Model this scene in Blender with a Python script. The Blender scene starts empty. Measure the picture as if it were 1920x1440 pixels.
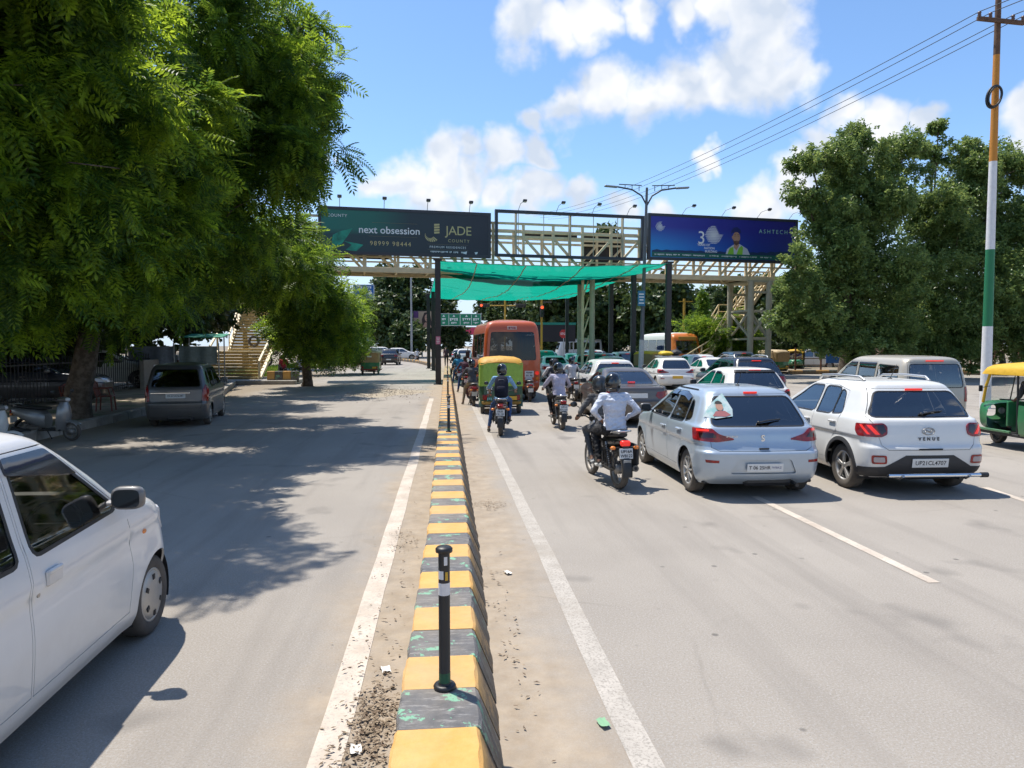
import bpy, bmesh, math, random
import numpy as np
from mathutils import Vector, Matrix, geometry as mgeo

# ------------------------------------------------------------------ camera, sky, sun, exposure
SC = bpy.context.scene
COL = SC.collection
R = math.radians
CAM_H = 2.1
FPX = 1330.0                       # focal length in pixels of the 1920 px wide photograph
YAW = math.atan(122 / FPX)         # camera looks a little to the right of the road direction (+Y)
PITCH = math.atan(73 / FPX)        # and a little down
cam_d = bpy.data.cameras.new('camera'); cam = bpy.data.objects.new('camera', cam_d); COL.objects.link(cam)
cam.location = (0, 0, CAM_H)
cam.rotation_euler = (R(90) - PITCH, 0, -YAW)
cam_d.sensor_width = 36.0; cam_d.lens = 36.0 * FPX / 1920.0
cam_d.clip_start = 0.05; cam_d.clip_end = 3000
SC.camera = cam
CROT = cam.rotation_euler.to_matrix()

def ray(px, py):
    return (CROT @ Vector(((px - 960) / FPX, -(py - 720) / FPX, -1.0)))
def gp(px, py, z=0.0):
    """point of the plane at height z that is seen at a pixel"""
    d = ray(px, py); t = (z - CAM_H) / d.z
    return Vector((d.x * t, d.y * t, z))
def at(px, py, Y):
    """point at distance Y along the road that is seen at a pixel"""
    d = ray(px, py); t = Y / d.y
    return Vector((d.x * t, Y, CAM_H + d.z * t))
def xat(px, Y, py=660):
    return at(px, py, Y).x

SUN_EL = R(68); SUN_AZ = math.atan2(-0.31, 0.29)     # sun ahead of the camera, to the left (angle from +Y towards +X)
sun_dir = Vector((math.sin(SUN_AZ) * math.cos(SUN_EL), math.cos(SUN_AZ) * math.cos(SUN_EL), math.sin(SUN_EL)))
sl = bpy.data.lights.new('sun', 'SUN'); sl.energy = 5.0; sl.angle = R(0.53); sl.color = (1.0, 0.94, 0.85)
so = bpy.data.objects.new('sun', sl); COL.objects.link(so)
so.rotation_euler = sun_dir.to_track_quat('Z', 'Y').to_euler()

def build_world():
    w = bpy.data.worlds.new('World'); SC.world = w; w.use_nodes = True
    nt = w.node_tree; N = nt.nodes; L = nt.links; N.clear()
    out = N.new('ShaderNodeOutputWorld')
    sky = N.new('ShaderNodeTexSky'); sky.sky_type = 'NISHITA'; sky.sun_disc = False
    sky.sun_elevation = SUN_EL; sky.sun_rotation = SUN_AZ
    sky.air_density = 1.0; sky.dust_density = 0.4; sky.ozone_density = 3.0; sky.altitude = 200
    tint = N.new('ShaderNodeMix'); tint.data_type = 'RGBA'; tint.blend_type = 'MULTIPLY'; tint.inputs[0].default_value = 1
    tint.inputs[7].default_value = (0.94, 1.07, 1.17, 1)
    L.new(sky.outputs[0], tint.inputs[6])
    tc = N.new('ShaderNodeTexCoord')
    nz = N.new('ShaderNodeTexNoise'); nz.inputs['Scale'].default_value = 9; nz.inputs['Detail'].default_value = 4
    nz.inputs['Roughness'].default_value = 0.56
    L.new(tc.outputs['Generated'], nz.inputs['Vector'])
    sub = N.new('ShaderNodeVectorMath'); sub.operation = 'SUBTRACT'; sub.inputs[1].default_value = (0.5, 0.5, 0.5)
    L.new(nz.outputs['Color'], sub.inputs[0])
    mad = N.new('ShaderNodeVectorMath'); mad.operation = 'MULTIPLY_ADD'; mad.inputs[1].default_value = (0.12, 0.12, 0.12)
    L.new(sub.outputs[0], mad.inputs[0]); L.new(tc.outputs['Generated'], mad.inputs[2])
    blobs = [(985,45,62),(1050,62,52),(1110,50,55),(1190,35,45),(1290,8,42),(1370,-10,60),(1450,5,75),
             (1010,232,30),(1065,212,48),(1130,185,62),(1205,195,62),(1280,160,70),(1345,150,82),(1415,118,92),(1470,150,60),(1440,50,70),
             (760,328,55),(826,302,58),(885,285,42),(945,290,45),(800,362,62),(720,345,30),(890,342,50),(1005,285,36),(1010,358,48),(1075,362,40),(950,370,35),
             (1590,205,44),(1655,215,48),(1712,232,32),(1555,252,46),(1625,262,55),(1510,310,46),(1470,352,52),(1420,388,44),
             (1340,306,22),(1362,300,18),(640,294,20),(612,298,16),(665,290,12),(1240,386,40),(1165,388,34),(1915,225,40),(1905,262,34),
             (1330,-140,150),(1650,-170,120),(820,-230,140)]
    rng = random.Random(4)
    for _ in range(14):                    # the same kind of cloud goes on all round, outside the frame
        a = rng.uniform(50, 322); e = rng.uniform(6, 60)
        blobs.append((R(a), R(e), rng.uniform(0.10, 0.24), 1))
    prev = None
    for b in blobs:
        if len(b) == 4:
            d = Vector((math.sin(b[0]) * math.cos(b[1]), math.cos(b[0]) * math.cos(b[1]), math.sin(b[1]))); r = b[2]
        else:
            v = ray(b[0], b[1]); r = b[2] / FPX / v.length * 1.06; d = v.normalized()
        ds = N.new('ShaderNodeVectorMath'); ds.operation = 'DISTANCE'; ds.inputs[1].default_value = d
        L.new(mad.outputs[0], ds.inputs[0])
        ma = N.new('ShaderNodeMath'); ma.operation = 'MULTIPLY_ADD'; ma.inputs[1].default_value = -1.0 / r; ma.inputs[2].default_value = 1.0
        L.new(ds.outputs['Value'], ma.inputs[0])
        if prev is None: prev = ma.outputs[0]
        else:
            mx = N.new('ShaderNodeMath'); mx.operation = 'MAXIMUM'
            L.new(prev, mx.inputs[0]); L.new(ma.outputs[0], mx.inputs[1]); prev = mx.outputs[0]
    nb = N.new('ShaderNodeTexNoise'); nb.inputs['Scale'].default_value = 26; nb.inputs['Detail'].default_value = 4; nb.inputs['Roughness'].default_value = 0.6
    L.new(tc.outputs['Generated'], nb.inputs['Vector'])
    nm = N.new('ShaderNodeMath'); nm.operation = 'MULTIPLY_ADD'; nm.inputs[1].default_value = 0.75; nm.inputs[2].default_value = -0.37
    L.new(nb.outputs['Fac'], nm.inputs[0])
    ad = N.new('ShaderNodeMath'); ad.operation = 'ADD'; L.new(prev, ad.inputs[0]); L.new(nm.outputs[0], ad.inputs[1])
    mr = N.new('ShaderNodeMapRange'); mr.interpolation_type = 'SMOOTHSTEP'
    mr.inputs['From Min'].default_value = -0.14; mr.inputs['From Max'].default_value = 0.52
    L.new(ad.outputs[0], mr.inputs['Value'])
    # cloud brightness: bluish grey in the thick lower folds, white on top
    sh = N.new('ShaderNodeTexNoise'); sh.inputs['Scale'].default_value = 15; sh.inputs['Detail'].default_value = 2
    L.new(mad.outputs[0], sh.inputs['Vector'])
    cr = N.new('ShaderNodeValToRGB')
    cr.color_ramp.elements[0].position = 0.38; cr.color_ramp.elements[0].color = (3.7, 4.2, 5.0, 1)
    cr.color_ramp.elements[1].position = 0.62; cr.color_ramp.elements[1].color = (5.6, 5.7, 5.9, 1)
    L.new(sh.outputs['Fac'], cr.inputs[0])
    mix = N.new('ShaderNodeMix'); mix.data_type = 'RGBA'
    # pale haze low in the sky, the same all round
    sep = N.new('ShaderNodeSeparateXYZ'); L.new(tc.outputs['Generated'], sep.inputs[0])
    hz = N.new('ShaderNodeMapRange'); hz.interpolation_type = 'SMOOTHSTEP'; hz.inputs[1].default_value = 0.26; hz.inputs[2].default_value = -0.02; L.new(sep.outputs['Z'], hz.inputs[0])
    hm = N.new('ShaderNodeMix'); hm.data_type = 'RGBA'; hm.inputs[7].default_value = (4.2, 5.0, 5.9, 1); L.new(hz.outputs[0], hm.inputs[0]); L.new(tint.outputs[2], hm.inputs[6])
    L.new(mr.outputs[0], mix.inputs[0]); L.new(hm.outputs[2], mix.inputs[6]); L.new(cr.outputs[0], mix.inputs[7])
    bg = N.new('ShaderNodeBackground'); bg.inputs[1].default_value = 0.14
    L.new(mix.outputs[2], bg.inputs[0]); L.new(bg.outputs[0], out.inputs[0])
    w.cycles.sampling_method = 'MANUAL'; w.cycles.sample_map_resolution = 512
build_world()
SC.view_settings.view_transform = 'Standard'; SC.view_settings.look = 'None'
SC.view_settings.exposure = 0.36; SC.view_settings.gamma = 1.0; SC.view_settings.use_curve_mapping = False
SC.render.engine = 'CYCLES'
SC.cycles.max_bounces = 6; SC.cycles.diffuse_bounces = 3; SC.cycles.glossy_bounces = 3; SC.cycles.transmission_bounces = 4
SC.cycles.transparent_max_bounces = 10; SC.cycles.use_denoising = True; SC.cycles.caustics_reflective = False; SC.cycles.caustics_refractive = False
SC.cycles.use_adaptive_sampling = True; SC.cycles.adaptive_threshold = 0.02

# ------------------------------------------------------------------ material helpers
MATS = {}
def srgb(h):
    c = [int(h[i:i + 2], 16) / 255 for i in (0, 2, 4)]
    return tuple(((x + 0.055) / 1.055) ** 2.4 if x > 0.04045 else x / 12.92 for x in c) + (1.0,)
def col(c):
    return srgb(c) if isinstance(c, str) else (tuple(c) + (1.0,))[:4]

def mat(name, c=(0.5, 0.5, 0.5), rough=0.6, metal=0.0, coat=0.0, var=0.0, scale=8.0, bump=0.0, bscale=60.0, c2=None, emit=0.0, spec=0.5,
        backface=None, dirt=0.0, sub=None, lo=0.42, hi=0.6, dirtc=(0.30, 0.25, 0.19)):
    """procedural principled material: noise-varied colour, optional second colour in patches, optional dust, bump"""
    if name in MATS: return MATS[name]
    m = bpy.data.materials.new(name); m.use_nodes = True; MATS[name] = m
    nt = m.node_tree; N = nt.nodes; L = nt.links
    b = N['Principled BSDF']; c = col(c)
    b.inputs['Base Color'].default_value = c; b.inputs['Roughness'].default_value = rough; b.inputs['Metallic'].default_value = metal
    b.inputs['Specular IOR Level'].default_value = spec
    if coat: b.inputs['Coat Weight'].default_value = coat; b.inputs['Coat Roughness'].default_value = 0.04
    if emit: b.inputs['Emission Color'].default_value = c; b.inputs['Emission Strength'].default_value = emit
    last = None
    if var or c2 or bump or dirt:
        tc = N.new('ShaderNodeTexCoord')
    if var or c2:
        n = N.new('ShaderNodeTexNoise'); n.inputs['Scale'].default_value = scale; n.inputs['Detail'].default_value = 6; n.inputs['Roughness'].default_value = 0.62
        L.new(tc.outputs['Object'], n.inputs['Vector'])
        cr = N.new('ShaderNodeValToRGB')
        if c2 is None:
            cr.color_ramp.elements[0].position = 0.3; cr.color_ramp.elements[1].position = 0.7
            cr.color_ramp.elements[0].color = tuple(x * (1 - var) for x in c[:3]) + (1,)
            cr.color_ramp.elements[1].color = tuple(min(1, x * (1 + var)) for x in c[:3]) + (1,)
        else:
            cr.color_ramp.elements[0].position = lo; cr.color_ramp.elements[1].position = hi
            cr.color_ramp.elements[0].color = c; cr.color_ramp.elements[1].color = col(c2)
        L.new(n.outputs['Fac'], cr.inputs[0]); last = cr.outputs[0]
    if dirt:
        n2 = N.new('ShaderNodeTexNoise'); n2.inputs['Scale'].default_value = 3.1; n2.inputs['Detail'].default_value = 8; n2.inputs['Roughness'].default_value = 0.7
        L.new(tc.outputs['Object'], n2.inputs['Vector'])
        sx = N.new('ShaderNodeSeparateXYZ'); L.new(tc.outputs['Object'], sx.inputs[0])
        mz = N.new('ShaderNodeMapRange'); mz.inputs['From Min'].default_value = 0.75; mz.inputs['From Max'].default_value = 0.15
        mz.inputs['To Min'].default_value = 0.12; mz.inputs['To Max'].default_value = 1.0
        L.new(sx.outputs['Z'], mz.inputs['Value'])
        mm = N.new('ShaderNodeMath'); mm.operation = 'MULTIPLY'; L.new(mz.outputs[0], mm.inputs[0]); L.new(n2.outputs['Fac'], mm.inputs[1])
        m3 = N.new('ShaderNodeMath'); m3.operation = 'MULTIPLY'; m3.inputs[1].default_value = dirt; L.new(mm.outputs[0], m3.inputs[0])
        mx = N.new('ShaderNodeMix'); mx.data_type = 'RGBA'; L.new(m3.outputs[0], mx.inputs[0])
        if last is not None: L.new(last, mx.inputs[6])
        else: mx.inputs[6].default_value = c
        mx.inputs[7].default_value = tuple(dirtc) + (1,); last = mx.outputs[2]
        ra = N.new('ShaderNodeMath'); ra.operation = 'MULTIPLY_ADD'; ra.inputs[1].default_value = 0.5; ra.inputs[2].default_value = rough
        L.new(m3.outputs[0], ra.inputs[0]); L.new(ra.outputs[0], b.inputs['Roughness'])
    if backface is not None:
        ge = N.new('ShaderNodeNewGeometry'); mx = N.new('ShaderNodeMix'); mx.data_type = 'RGBA'
        L.new(ge.outputs['Backfacing'], mx.inputs[0])
        if last is not None: L.new(last, mx.inputs[6])
        else: mx.inputs[6].default_value = c
        mx.inputs[7].default_value = col(backface); last = mx.outputs[2]
    if last is not None: L.new(last, b.inputs['Base Color'])
    if bump:
        nb = N.new('ShaderNodeTexNoise'); nb.inputs['Scale'].default_value = bscale; nb.inputs['Detail'].default_value = 4
        L.new(tc.outputs['Object'], nb.inputs['Vector'])
        bp = N.new('ShaderNodeBump'); bp.inputs['Strength'].default_value = bump; bp.inputs['Distance'].default_value = 0.02 if bscale > 13 else 0.06
        L.new(nb.outputs['Fac'], bp.inputs['Height']); L.new(bp.outputs[0], b.inputs['Normal'])
    return m

def glass(name, tint=(0.05, 0.06, 0.06), trans=0.5, rough=0.0):
    """tinted window glass: see-through, with a mirror-like film of sky on top"""
    if name in MATS: return MATS[name]
    m = bpy.data.materials.new(name); m.use_nodes = True; MATS[name] = m
    nt = m.node_tree; N = nt.nodes; L = nt.links
    N.remove(N['Principled BSDF'])
    tr = N.new('ShaderNodeBsdfTransparent'); tr.inputs[0].default_value = tuple(min(1, x * 1.0 + trans) for x in tint) + (1,)
    gl = N.new('ShaderNodeBsdfGlossy'); gl.inputs['Roughness'].default_value = 0.03; gl.inputs['Color'].default_value = (1, 1, 1, 1)
    fr = N.new('ShaderNodeFresnel'); fr.inputs[0].default_value = 2.4
    mx = N.new('ShaderNodeMixShader'); L.new(fr.outputs[0], mx.inputs[0]); L.new(tr.outputs[0], mx.inputs[1]); L.new(gl.outputs[0], mx.inputs[2])
    L.new(mx.outputs[0], N['Material Output'].inputs[0])
    return m

def leafmat(name, c, c2, trans=0.45, rough=0.45):
    """leaf: colour varies from leaf clump to leaf clump, light shines through"""
    if name in MATS: return MATS[name]
    m = bpy.data.materials.new(name); m.use_nodes = True; MATS[name] = m
    nt = m.node_tree; N = nt.nodes; L = nt.links
    b = N['Principled BSDF']
    tc = N.new('ShaderNodeTexCoord'); n = N.new('ShaderNodeTexNoise'); n.inputs['Scale'].default_value = 1.7; n.inputs['Detail'].default_value = 5
    n.inputs['Roughness'].default_value = 0.75
    L.new(tc.outputs['Object'], n.inputs['Vector'])
    cr = N.new('ShaderNodeValToRGB'); cr.color_ramp.elements[0].position = 0.43; cr.color_ramp.elements[1].position = 0.62
    cr.color_ramp.elements[0].color = col(c); cr.color_ramp.elements[1].color = col(c2)
    L.new(n.outputs['Fac'], cr.inputs[0]); L.new(cr.outputs[0], b.inputs['Base Color'])
    b.inputs['Roughness'].default_value = rough; b.inputs['Specular IOR Level'].default_value = 0.35
    t = N.new('ShaderNodeBsdfTranslucent')
    hs = N.new('ShaderNodeHueSaturation'); hs.inputs['Hue'].default_value = 0.465; hs.inputs['Value'].default_value = 1.7; L.new(cr.outputs[0], hs.inputs['Color'])
    L.new(hs.outputs[0], t.inputs[0])
    mx = N.new('ShaderNodeMixShader'); mx.inputs[0].default_value = trans
    L.new(b.outputs[0], mx.inputs[1]); L.new(t.outputs[0], mx.inputs[2]); L.new(mx.outputs[0], N['Material Output'].inputs[0])
    return m

# ------------------------------------------------------------------ mesh helpers
def tag(o, label=None, cat=None, group=None, kind=None):
    if label: o['label'] = label
    if cat: o['category'] = cat
    if group: o['group'] = group
    if kind: o['kind'] = kind
    return o
def empty(name, loc=(0, 0, 0), rz=0.0, label=None, cat=None, group=None):
    o = bpy.data.objects.new(name, None); COL.objects.link(o); o.empty_display_size = 0.1
    o.location = loc; o.rotation_euler = (0, 0, rz)
    return tag(o, label, cat, group)
def link(name, me, parent=None, loc=None, rot=None, scale=None):
    o = bpy.data.objects.new(name, me); COL.objects.link(o)
    if parent is not None: o.parent = parent
    if loc is not None: o.location = loc
    if rot is not None: o.rotation_euler = rot
    if scale is not None: o.scale = scale
    return o
def copy_tree(o, parent=None):
    c = o.copy(); COL.objects.link(c)
    if parent is not None: c.parent = parent
    for ch in list(o.children): copy_tree(ch, c)
    return c

class MB:
    """collects shapes into one mesh"""
    def __init__(s): s.v = []; s.f = []; s.m = []; s.sm = []
    def add(s, vs, fs, mi=0, smooth=False):
        o = len(s.v); s.v += [tuple(x) for x in vs]
        for f in fs: s.f.append(tuple(i + o for i in f)); s.m.append(mi); s.sm.append(smooth)
        return s
    def box(s, c, size, bev=0.0, rot=None, mi=0, taper=None):
        hx, hy, hz = size[0] / 2, size[1] / 2, size[2] / 2
        M = rot.to_matrix() if rot is not None and hasattr(rot, 'to_matrix') else rot
        if bev <= 0:
            vs = [Vector((x * hx, y * hy, z * hz)) for z in (-1, 1) for y in (-1, 1) for x in (-1, 1)]
            fs = [(0, 2, 3, 1), (4, 5, 7, 6), (0, 1, 5, 4), (2, 6, 7, 3), (0, 4, 6, 2), (1, 3, 7, 5)]
        else:
            b = min(bev, hx * .9, hy * .9, hz * .9); vs = []; idx = {}
            for z in (-1, 1):
                for y in (-1, 1):
                    for x in (-1, 1):
                        for a, p in enumerate(((x * hx, y * (hy - b), z * (hz - b)), (x * (hx - b), y * hy, z * (hz - b)), (x * (hx - b), y * (hy - b), z * hz))):
                            idx[(x, y, z, a)] = len(vs); vs.append(Vector(p))
            g = lambda x, y, z, a: idx[(x, y, z, a)]; fs = []
            for q in (-1, 1):
                fs.append([g(q, -1, -1, 0), g(q, 1, -1, 0), g(q, 1, 1, 0), g(q, -1, 1, 0)][::q])
                fs.append([g(-1, q, -1, 1), g(-1, q, 1, 1), g(1, q, 1, 1), g(1, q, -1, 1)][::q])
                fs.append([g(-1, -1, q, 2), g(1, -1, q, 2), g(1, 1, q, 2), g(-1, 1, q, 2)][::q])
            for p in (-1, 1):
                for q in (-1, 1):
                    fs.append([g(p, q, -1, 0), g(p, q, -1, 1), g(p, q, 1, 1), g(p, q, 1, 0)][::p * q])
                    fs.append([g(p, -1, q, 0), g(p, 1, q, 0), g(p, 1, q, 2), g(p, -1, q, 2)][::p * q])
                    fs.append([g(-1, p, q, 1), g(-1, p, q, 2), g(1, p, q, 2), g(1, p, q, 1)][::p * q])
                    for r_ in (-1, 1):
                        fs.append([g(p, q, r_, 0), g(p, q, r_, 1), g(p, q, r_, 2)][::p * q * r_])
        if taper:                                  # scale of the top relative to the bottom
            for v in vs:
                t = (v.z + hz) / (2 * hz); v.x *= 1 + (taper[0] - 1) * t; v.y *= 1 + (taper[1] - 1) * t
        if M is not None: vs = [M @ v for v in vs]
        c = Vector(c)
        return s.add([v + c for v in vs], fs, mi)
    def cyl(s, p0, p1, r0, r1=None, n=12, mi=0, caps=True, smooth=True):
        p0, p1 = Vector(p0), Vector(p1); r1 = r0 if r1 is None else r1
        q = (p1 - p0).to_track_quat('Z', 'Y').to_matrix(); vs = []
        for p, r in ((p0, r0), (p1, r1)):
            vs += [p + q @ Vector((r * math.cos(2 * math.pi * i / n), r * math.sin(2 * math.pi * i / n), 0)) for i in range(n)]
        s.add(vs, [(i, (i + 1) % n, n + (i + 1) % n, n + i) for i in range(n)], mi, smooth)
        if caps: s.add(vs, [tuple(range(n))[::-1], tuple(range(n, 2 * n))], mi)
        return s
    def tube(s, pts, r, n=8, mi=0, caps=True, closed=False, flat=1.0):
        pts = [Vector(p) for p in pts]; k = len(pts); rs = r if isinstance(r, (list, tuple)) else [r] * k
        vs = []; up = None
        for i, p in enumerate(pts):
            a = pts[(i - 1) % k] if (i > 0 or closed) else p; b = pts[(i + 1) % k] if (i < k - 1 or closed) else p
            t = (b - a).normalized()
            if up is None: up = Vector((0, 0, 1)) if abs(t.z) < .9 else Vector((1, 0, 0))
            sx = t.cross(up).normalized(); up = sx.cross(t).normalized()
            vs += [p + sx * (rs[i] * math.cos(2 * math.pi * j / n)) + up * (rs[i] * flat * math.sin(2 * math.pi * j / n)) for j in range(n)]
        fs = []
        for i in range(k if closed else k - 1):
            i2 = (i + 1) % k
            fs += [(i * n + j, i * n + (j + 1) % n, i2 * n + (j + 1) % n, i2 * n + j) for j in range(n)]
        s.add(vs, fs, mi, True)
        if caps and not closed: s.add(vs, [tuple(range(n))[::-1], tuple(range((k - 1) * n, k * n))], mi)
        return s
    def lathe(s, prof, c=(0, 0, 0), axis='Z', n=24, mi=0, smooth=True, a0=0.0, a1=2 * math.pi):
        """prof: list of (radius, height along the axis)"""
        full = abs(a1 - a0 - 2 * math.pi) < 1e-6; k = len(prof); m_ = n if full else n + 1; vs = []
        for i in range(m_):
            a = a0 + (a1 - a0) * i / n
            for r, h in prof:
                p = (r * math.cos(a), r * math.sin(a), h)
                if axis == 'X': p = (p[2], p[0], p[1])
                elif axis == 'Y': p = (p[1], p[2], p[0])
                vs.append((p[0] + c[0], p[1] + c[1], p[2] + c[2]))
        fs = []
        for i in range(n):
            i2 = (i + 1) % m_
            for j in range(k - 1): fs.append((i * k + j, i2 * k + j, i2 * k + j + 1, i * k + j + 1))
        return s.add(vs, fs, mi, smooth)
    def prism(s, poly, h0, h1, axis='Z', mi=0, smooth=False):
        """polygon in the plane across the axis, pushed from h0 to h1. axis X: poly is (y,z); Y: (x,z); Z: (x,y)"""
        n = len(poly)
        def P(p, h): return {'X': (h, p[0], p[1]), 'Y': (p[0], h, p[1]), 'Z': (p[0], p[1], h)}[axis]
        vs = [P(p, h0) for p in poly] + [P(p, h1) for p in poly]
        s.add(vs, [(i, (i + 1) % n, n + (i + 1) % n, n + i) for i in range(n)], mi, smooth)
        return s.add(vs, [tuple(range(n))[::-1], tuple(range(n, 2 * n))], mi)
    def ball(s, c, r, n=12, m_=8, mi=0, rot=None):
        r = (r, r, r) if not isinstance(r, (tuple, list)) else r; vs = []; c = Vector(c)
        for i in range(m_ + 1):
            t = math.pi * i / m_
            for j in range(n):
                a = 2 * math.pi * j / n
                v = Vector((r[0] * math.sin(t) * math.cos(a), r[1] * math.sin(t) * math.sin(a), r[2] * math.cos(t)))
                vs.append(c + (rot @ v if rot is not None else v))
        fs = [(i * n + j, (i + 1) * n + j, (i + 1) * n + (j + 1) % n, i * n + (j + 1) % n) for i in range(m_) for j in range(n)]
        return s.add(vs, fs, mi, True)
    def loft(s, secs, mi=0, smooth=True, closed=True, caps=True):
        n = len(secs[0]); vs = [p for sec in secs for p in sec]; fs = []
        for i in range(len(secs) - 1):
            for j in range(n if closed else n - 1):
                fs.append((i * n + j, i * n + (j + 1) % n, (i + 1) * n + (j + 1) % n, (i + 1) * n + j))
        s.add(vs, fs, mi, smooth)
        if caps and closed: s.add(vs, [tuple(range(n))[::-1], tuple(range((len(secs) - 1) * n, len(secs) * n))], mi)
        return s
    def mesh(s, name, mats):
        me = bpy.data.meshes.new(name); me.from_pydata(s.v, [], s.f)
        for m in (mats if isinstance(mats, (list, tuple)) else [mats]): me.materials.append(m)
        me.polygons.foreach_set('material_index', s.m); me.polygons.foreach_set('use_smooth', s.sm); me.update()
        return me
    def build(s, name, mats, parent=None, loc=None, rot=None):
        return link(name, s.mesh(name, mats), parent, loc, rot)

def weld(me, d=1e-4):
    bm = bmesh.new(); bm.from_mesh(me); bmesh.ops.remove_doubles(bm, verts=bm.verts, dist=d); bmesh.ops.recalc_face_normals(bm, faces=bm.faces)
    bm.to_mesh(me); bm.free(); return me

def np_mesh(name, V, F, mats, mi=None, smooth=False):
    """mesh from arrays; F is (n,3) or (n,4)"""
    me = bpy.data.meshes.new(name); V = np.asarray(V, dtype=np.float32); F = np.asarray(F, dtype=np.int32); k = F.shape[1]
    me.vertices.add(len(V)); me.vertices.foreach_set('co', V.ravel())
    me.loops.add(F.size); me.loops.foreach_set('vertex_index', F.ravel())
    me.polygons.add(len(F)); me.polygons.foreach_set('loop_start', np.arange(0, F.size, k, dtype=np.int32))
    if mi is not None: me.polygons.foreach_set('material_index', np.asarray(mi, dtype=np.int32))
    me.polygons.foreach_set('use_smooth', np.full(len(F), smooth))
    for m in (mats if isinstance(mats, (list, tuple)) else [mats]): me.materials.append(m)
    me.update(calc_edges=True); return me

_txt = {}
def text_mesh(s, size=1.0, align='CENTER', bold=0.0, depth=0.0, spacing=1.0, shear=0.0):
    key = (s, size, align, bold, depth, spacing, shear)
    if key in _txt: return _txt[key]
    cu = bpy.data.curves.new('text', 'FONT'); cu.body = s; cu.size = size; cu.align_x = align; cu.align_y = 'CENTER'
    cu.offset = bold; cu.extrude = depth; cu.space_character = spacing; cu.shear = shear; cu.resolution_u = 3
    o = bpy.data.objects.new('text', cu); COL.objects.link(o)
    dg = bpy.context.evaluated_depsgraph_get(); dg.update()
    me = bpy.data.meshes.new_from_object(o.evaluated_get(dg))
    bpy.data.objects.remove(o); _txt[key] = me
    return me
def text(name, s, size, m, parent, loc, rot=(R(90), 0, 0), **k):
    me = text_mesh(s, size, **k).copy(); me.materials.clear(); me.materials.append(m)
    return link(name, me, parent, loc, rot)
# ------------------------------------------------------------------ common materials
rubber = mat('rubber', (0.022, 0.021, 0.020), 0.85, var=0.35, scale=9, dirt=0.75, dirtc=(0.20, 0.17, 0.14))
plastic = mat('black_plastic', (0.018, 0.018, 0.019), 0.5, var=0.3, scale=20)
trim = mat('dark_trim', (0.03, 0.03, 0.032), 0.7)
gapm = mat('panel_gap', (0.012, 0.012, 0.012), 0.9)
alloy = mat('alloy', (0.55, 0.55, 0.54), 0.35, 0.85, dirt=0.55)
chrome = mat('chrome', (0.75, 0.75, 0.76), 0.14, 1.0)
steel = mat('steel', (0.35, 0.34, 0.33), 0.4, 0.9, var=0.2)
redlamp = mat('red_lamp', (0.16, 0.006, 0.008), 0.15, coat=0.3, c2=(.30, .012, .012), scale=14)
redlit = mat('lit_red_lamp', (0.75, 0.03, 0.02), 0.25, emit=0.45)
amber = mat('amber_lens', (0.75, 0.22, 0.03), 0.2, coat=0.6)
clearlens = mat('clear_lens', (0.55, 0.55, 0.57), 0.12, coat=0.8)
plate_w = mat('plate_white', (0.62, 0.62, 0.60), 0.5, var=0.06, scale=30)
plate_y = mat('plate_yellow', (0.62, 0.36, 0.03), 0.5)
ink = mat('black_ink', (0.015, 0.015, 0.018), 0.6)
seatm = mat('seat_cloth', (0.10, 0.10, 0.105), 0.85, var=0.2)
seatb = mat('seat_beige', (0.22, 0.19, 0.15), 0.85, var=0.2)
wglass = glass('window_glass', (0.02, 0.035, 0.03), 0.30)
wdark = glass('dark_window_glass', (0.01, 0.012, 0.012), 0.10)
wclear = glass('clear_window_glass', (0.04, 0.06, 0.05), 0.78)

def paint(name, c, rough=0.3, metal=0.0, dirt=0.5):
    return mat(name, c, rough, metal, coat=0.55, var=0.03, scale=2.5, backface=(0.14, 0.135, 0.13), dirt=dirt)

# ------------------------------------------------------------------ car shell: stacked plan outlines, panels cut out in parameter space
A1, A2, A3, A4 = 0.15, 0.27, 0.74, 0.87
KEYS = ('z', 'yr', 'yf', 'w', 'rrx', 'rry', 'rfx', 'rfy', 'br', 'bf')

def pchip(vals):
    n = len(vals); d = np.diff(vals); m = np.zeros(n)
    for i in range(1, n - 1):
        if d[i - 1] * d[i] > 0: m[i] = 2 * d[i - 1] * d[i] / (d[i - 1] + d[i])
    m[0] = d[0]; m[-1] = d[-1]
    def ev(V):
        V = np.clip(V, 0, n - 1 - 1e-9); i = V.astype(int); t = V - i
        h00 = 2 * t**3 - 3 * t**2 + 1; h10 = t**3 - 2 * t**2 + t; h01 = -2 * t**3 + 3 * t**2; h11 = t**3 - t**2
        return h00 * vals[i] + h10 * m[i] + h01 * vals[i + 1] + h11 * m[i + 1]
    return ev

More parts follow.
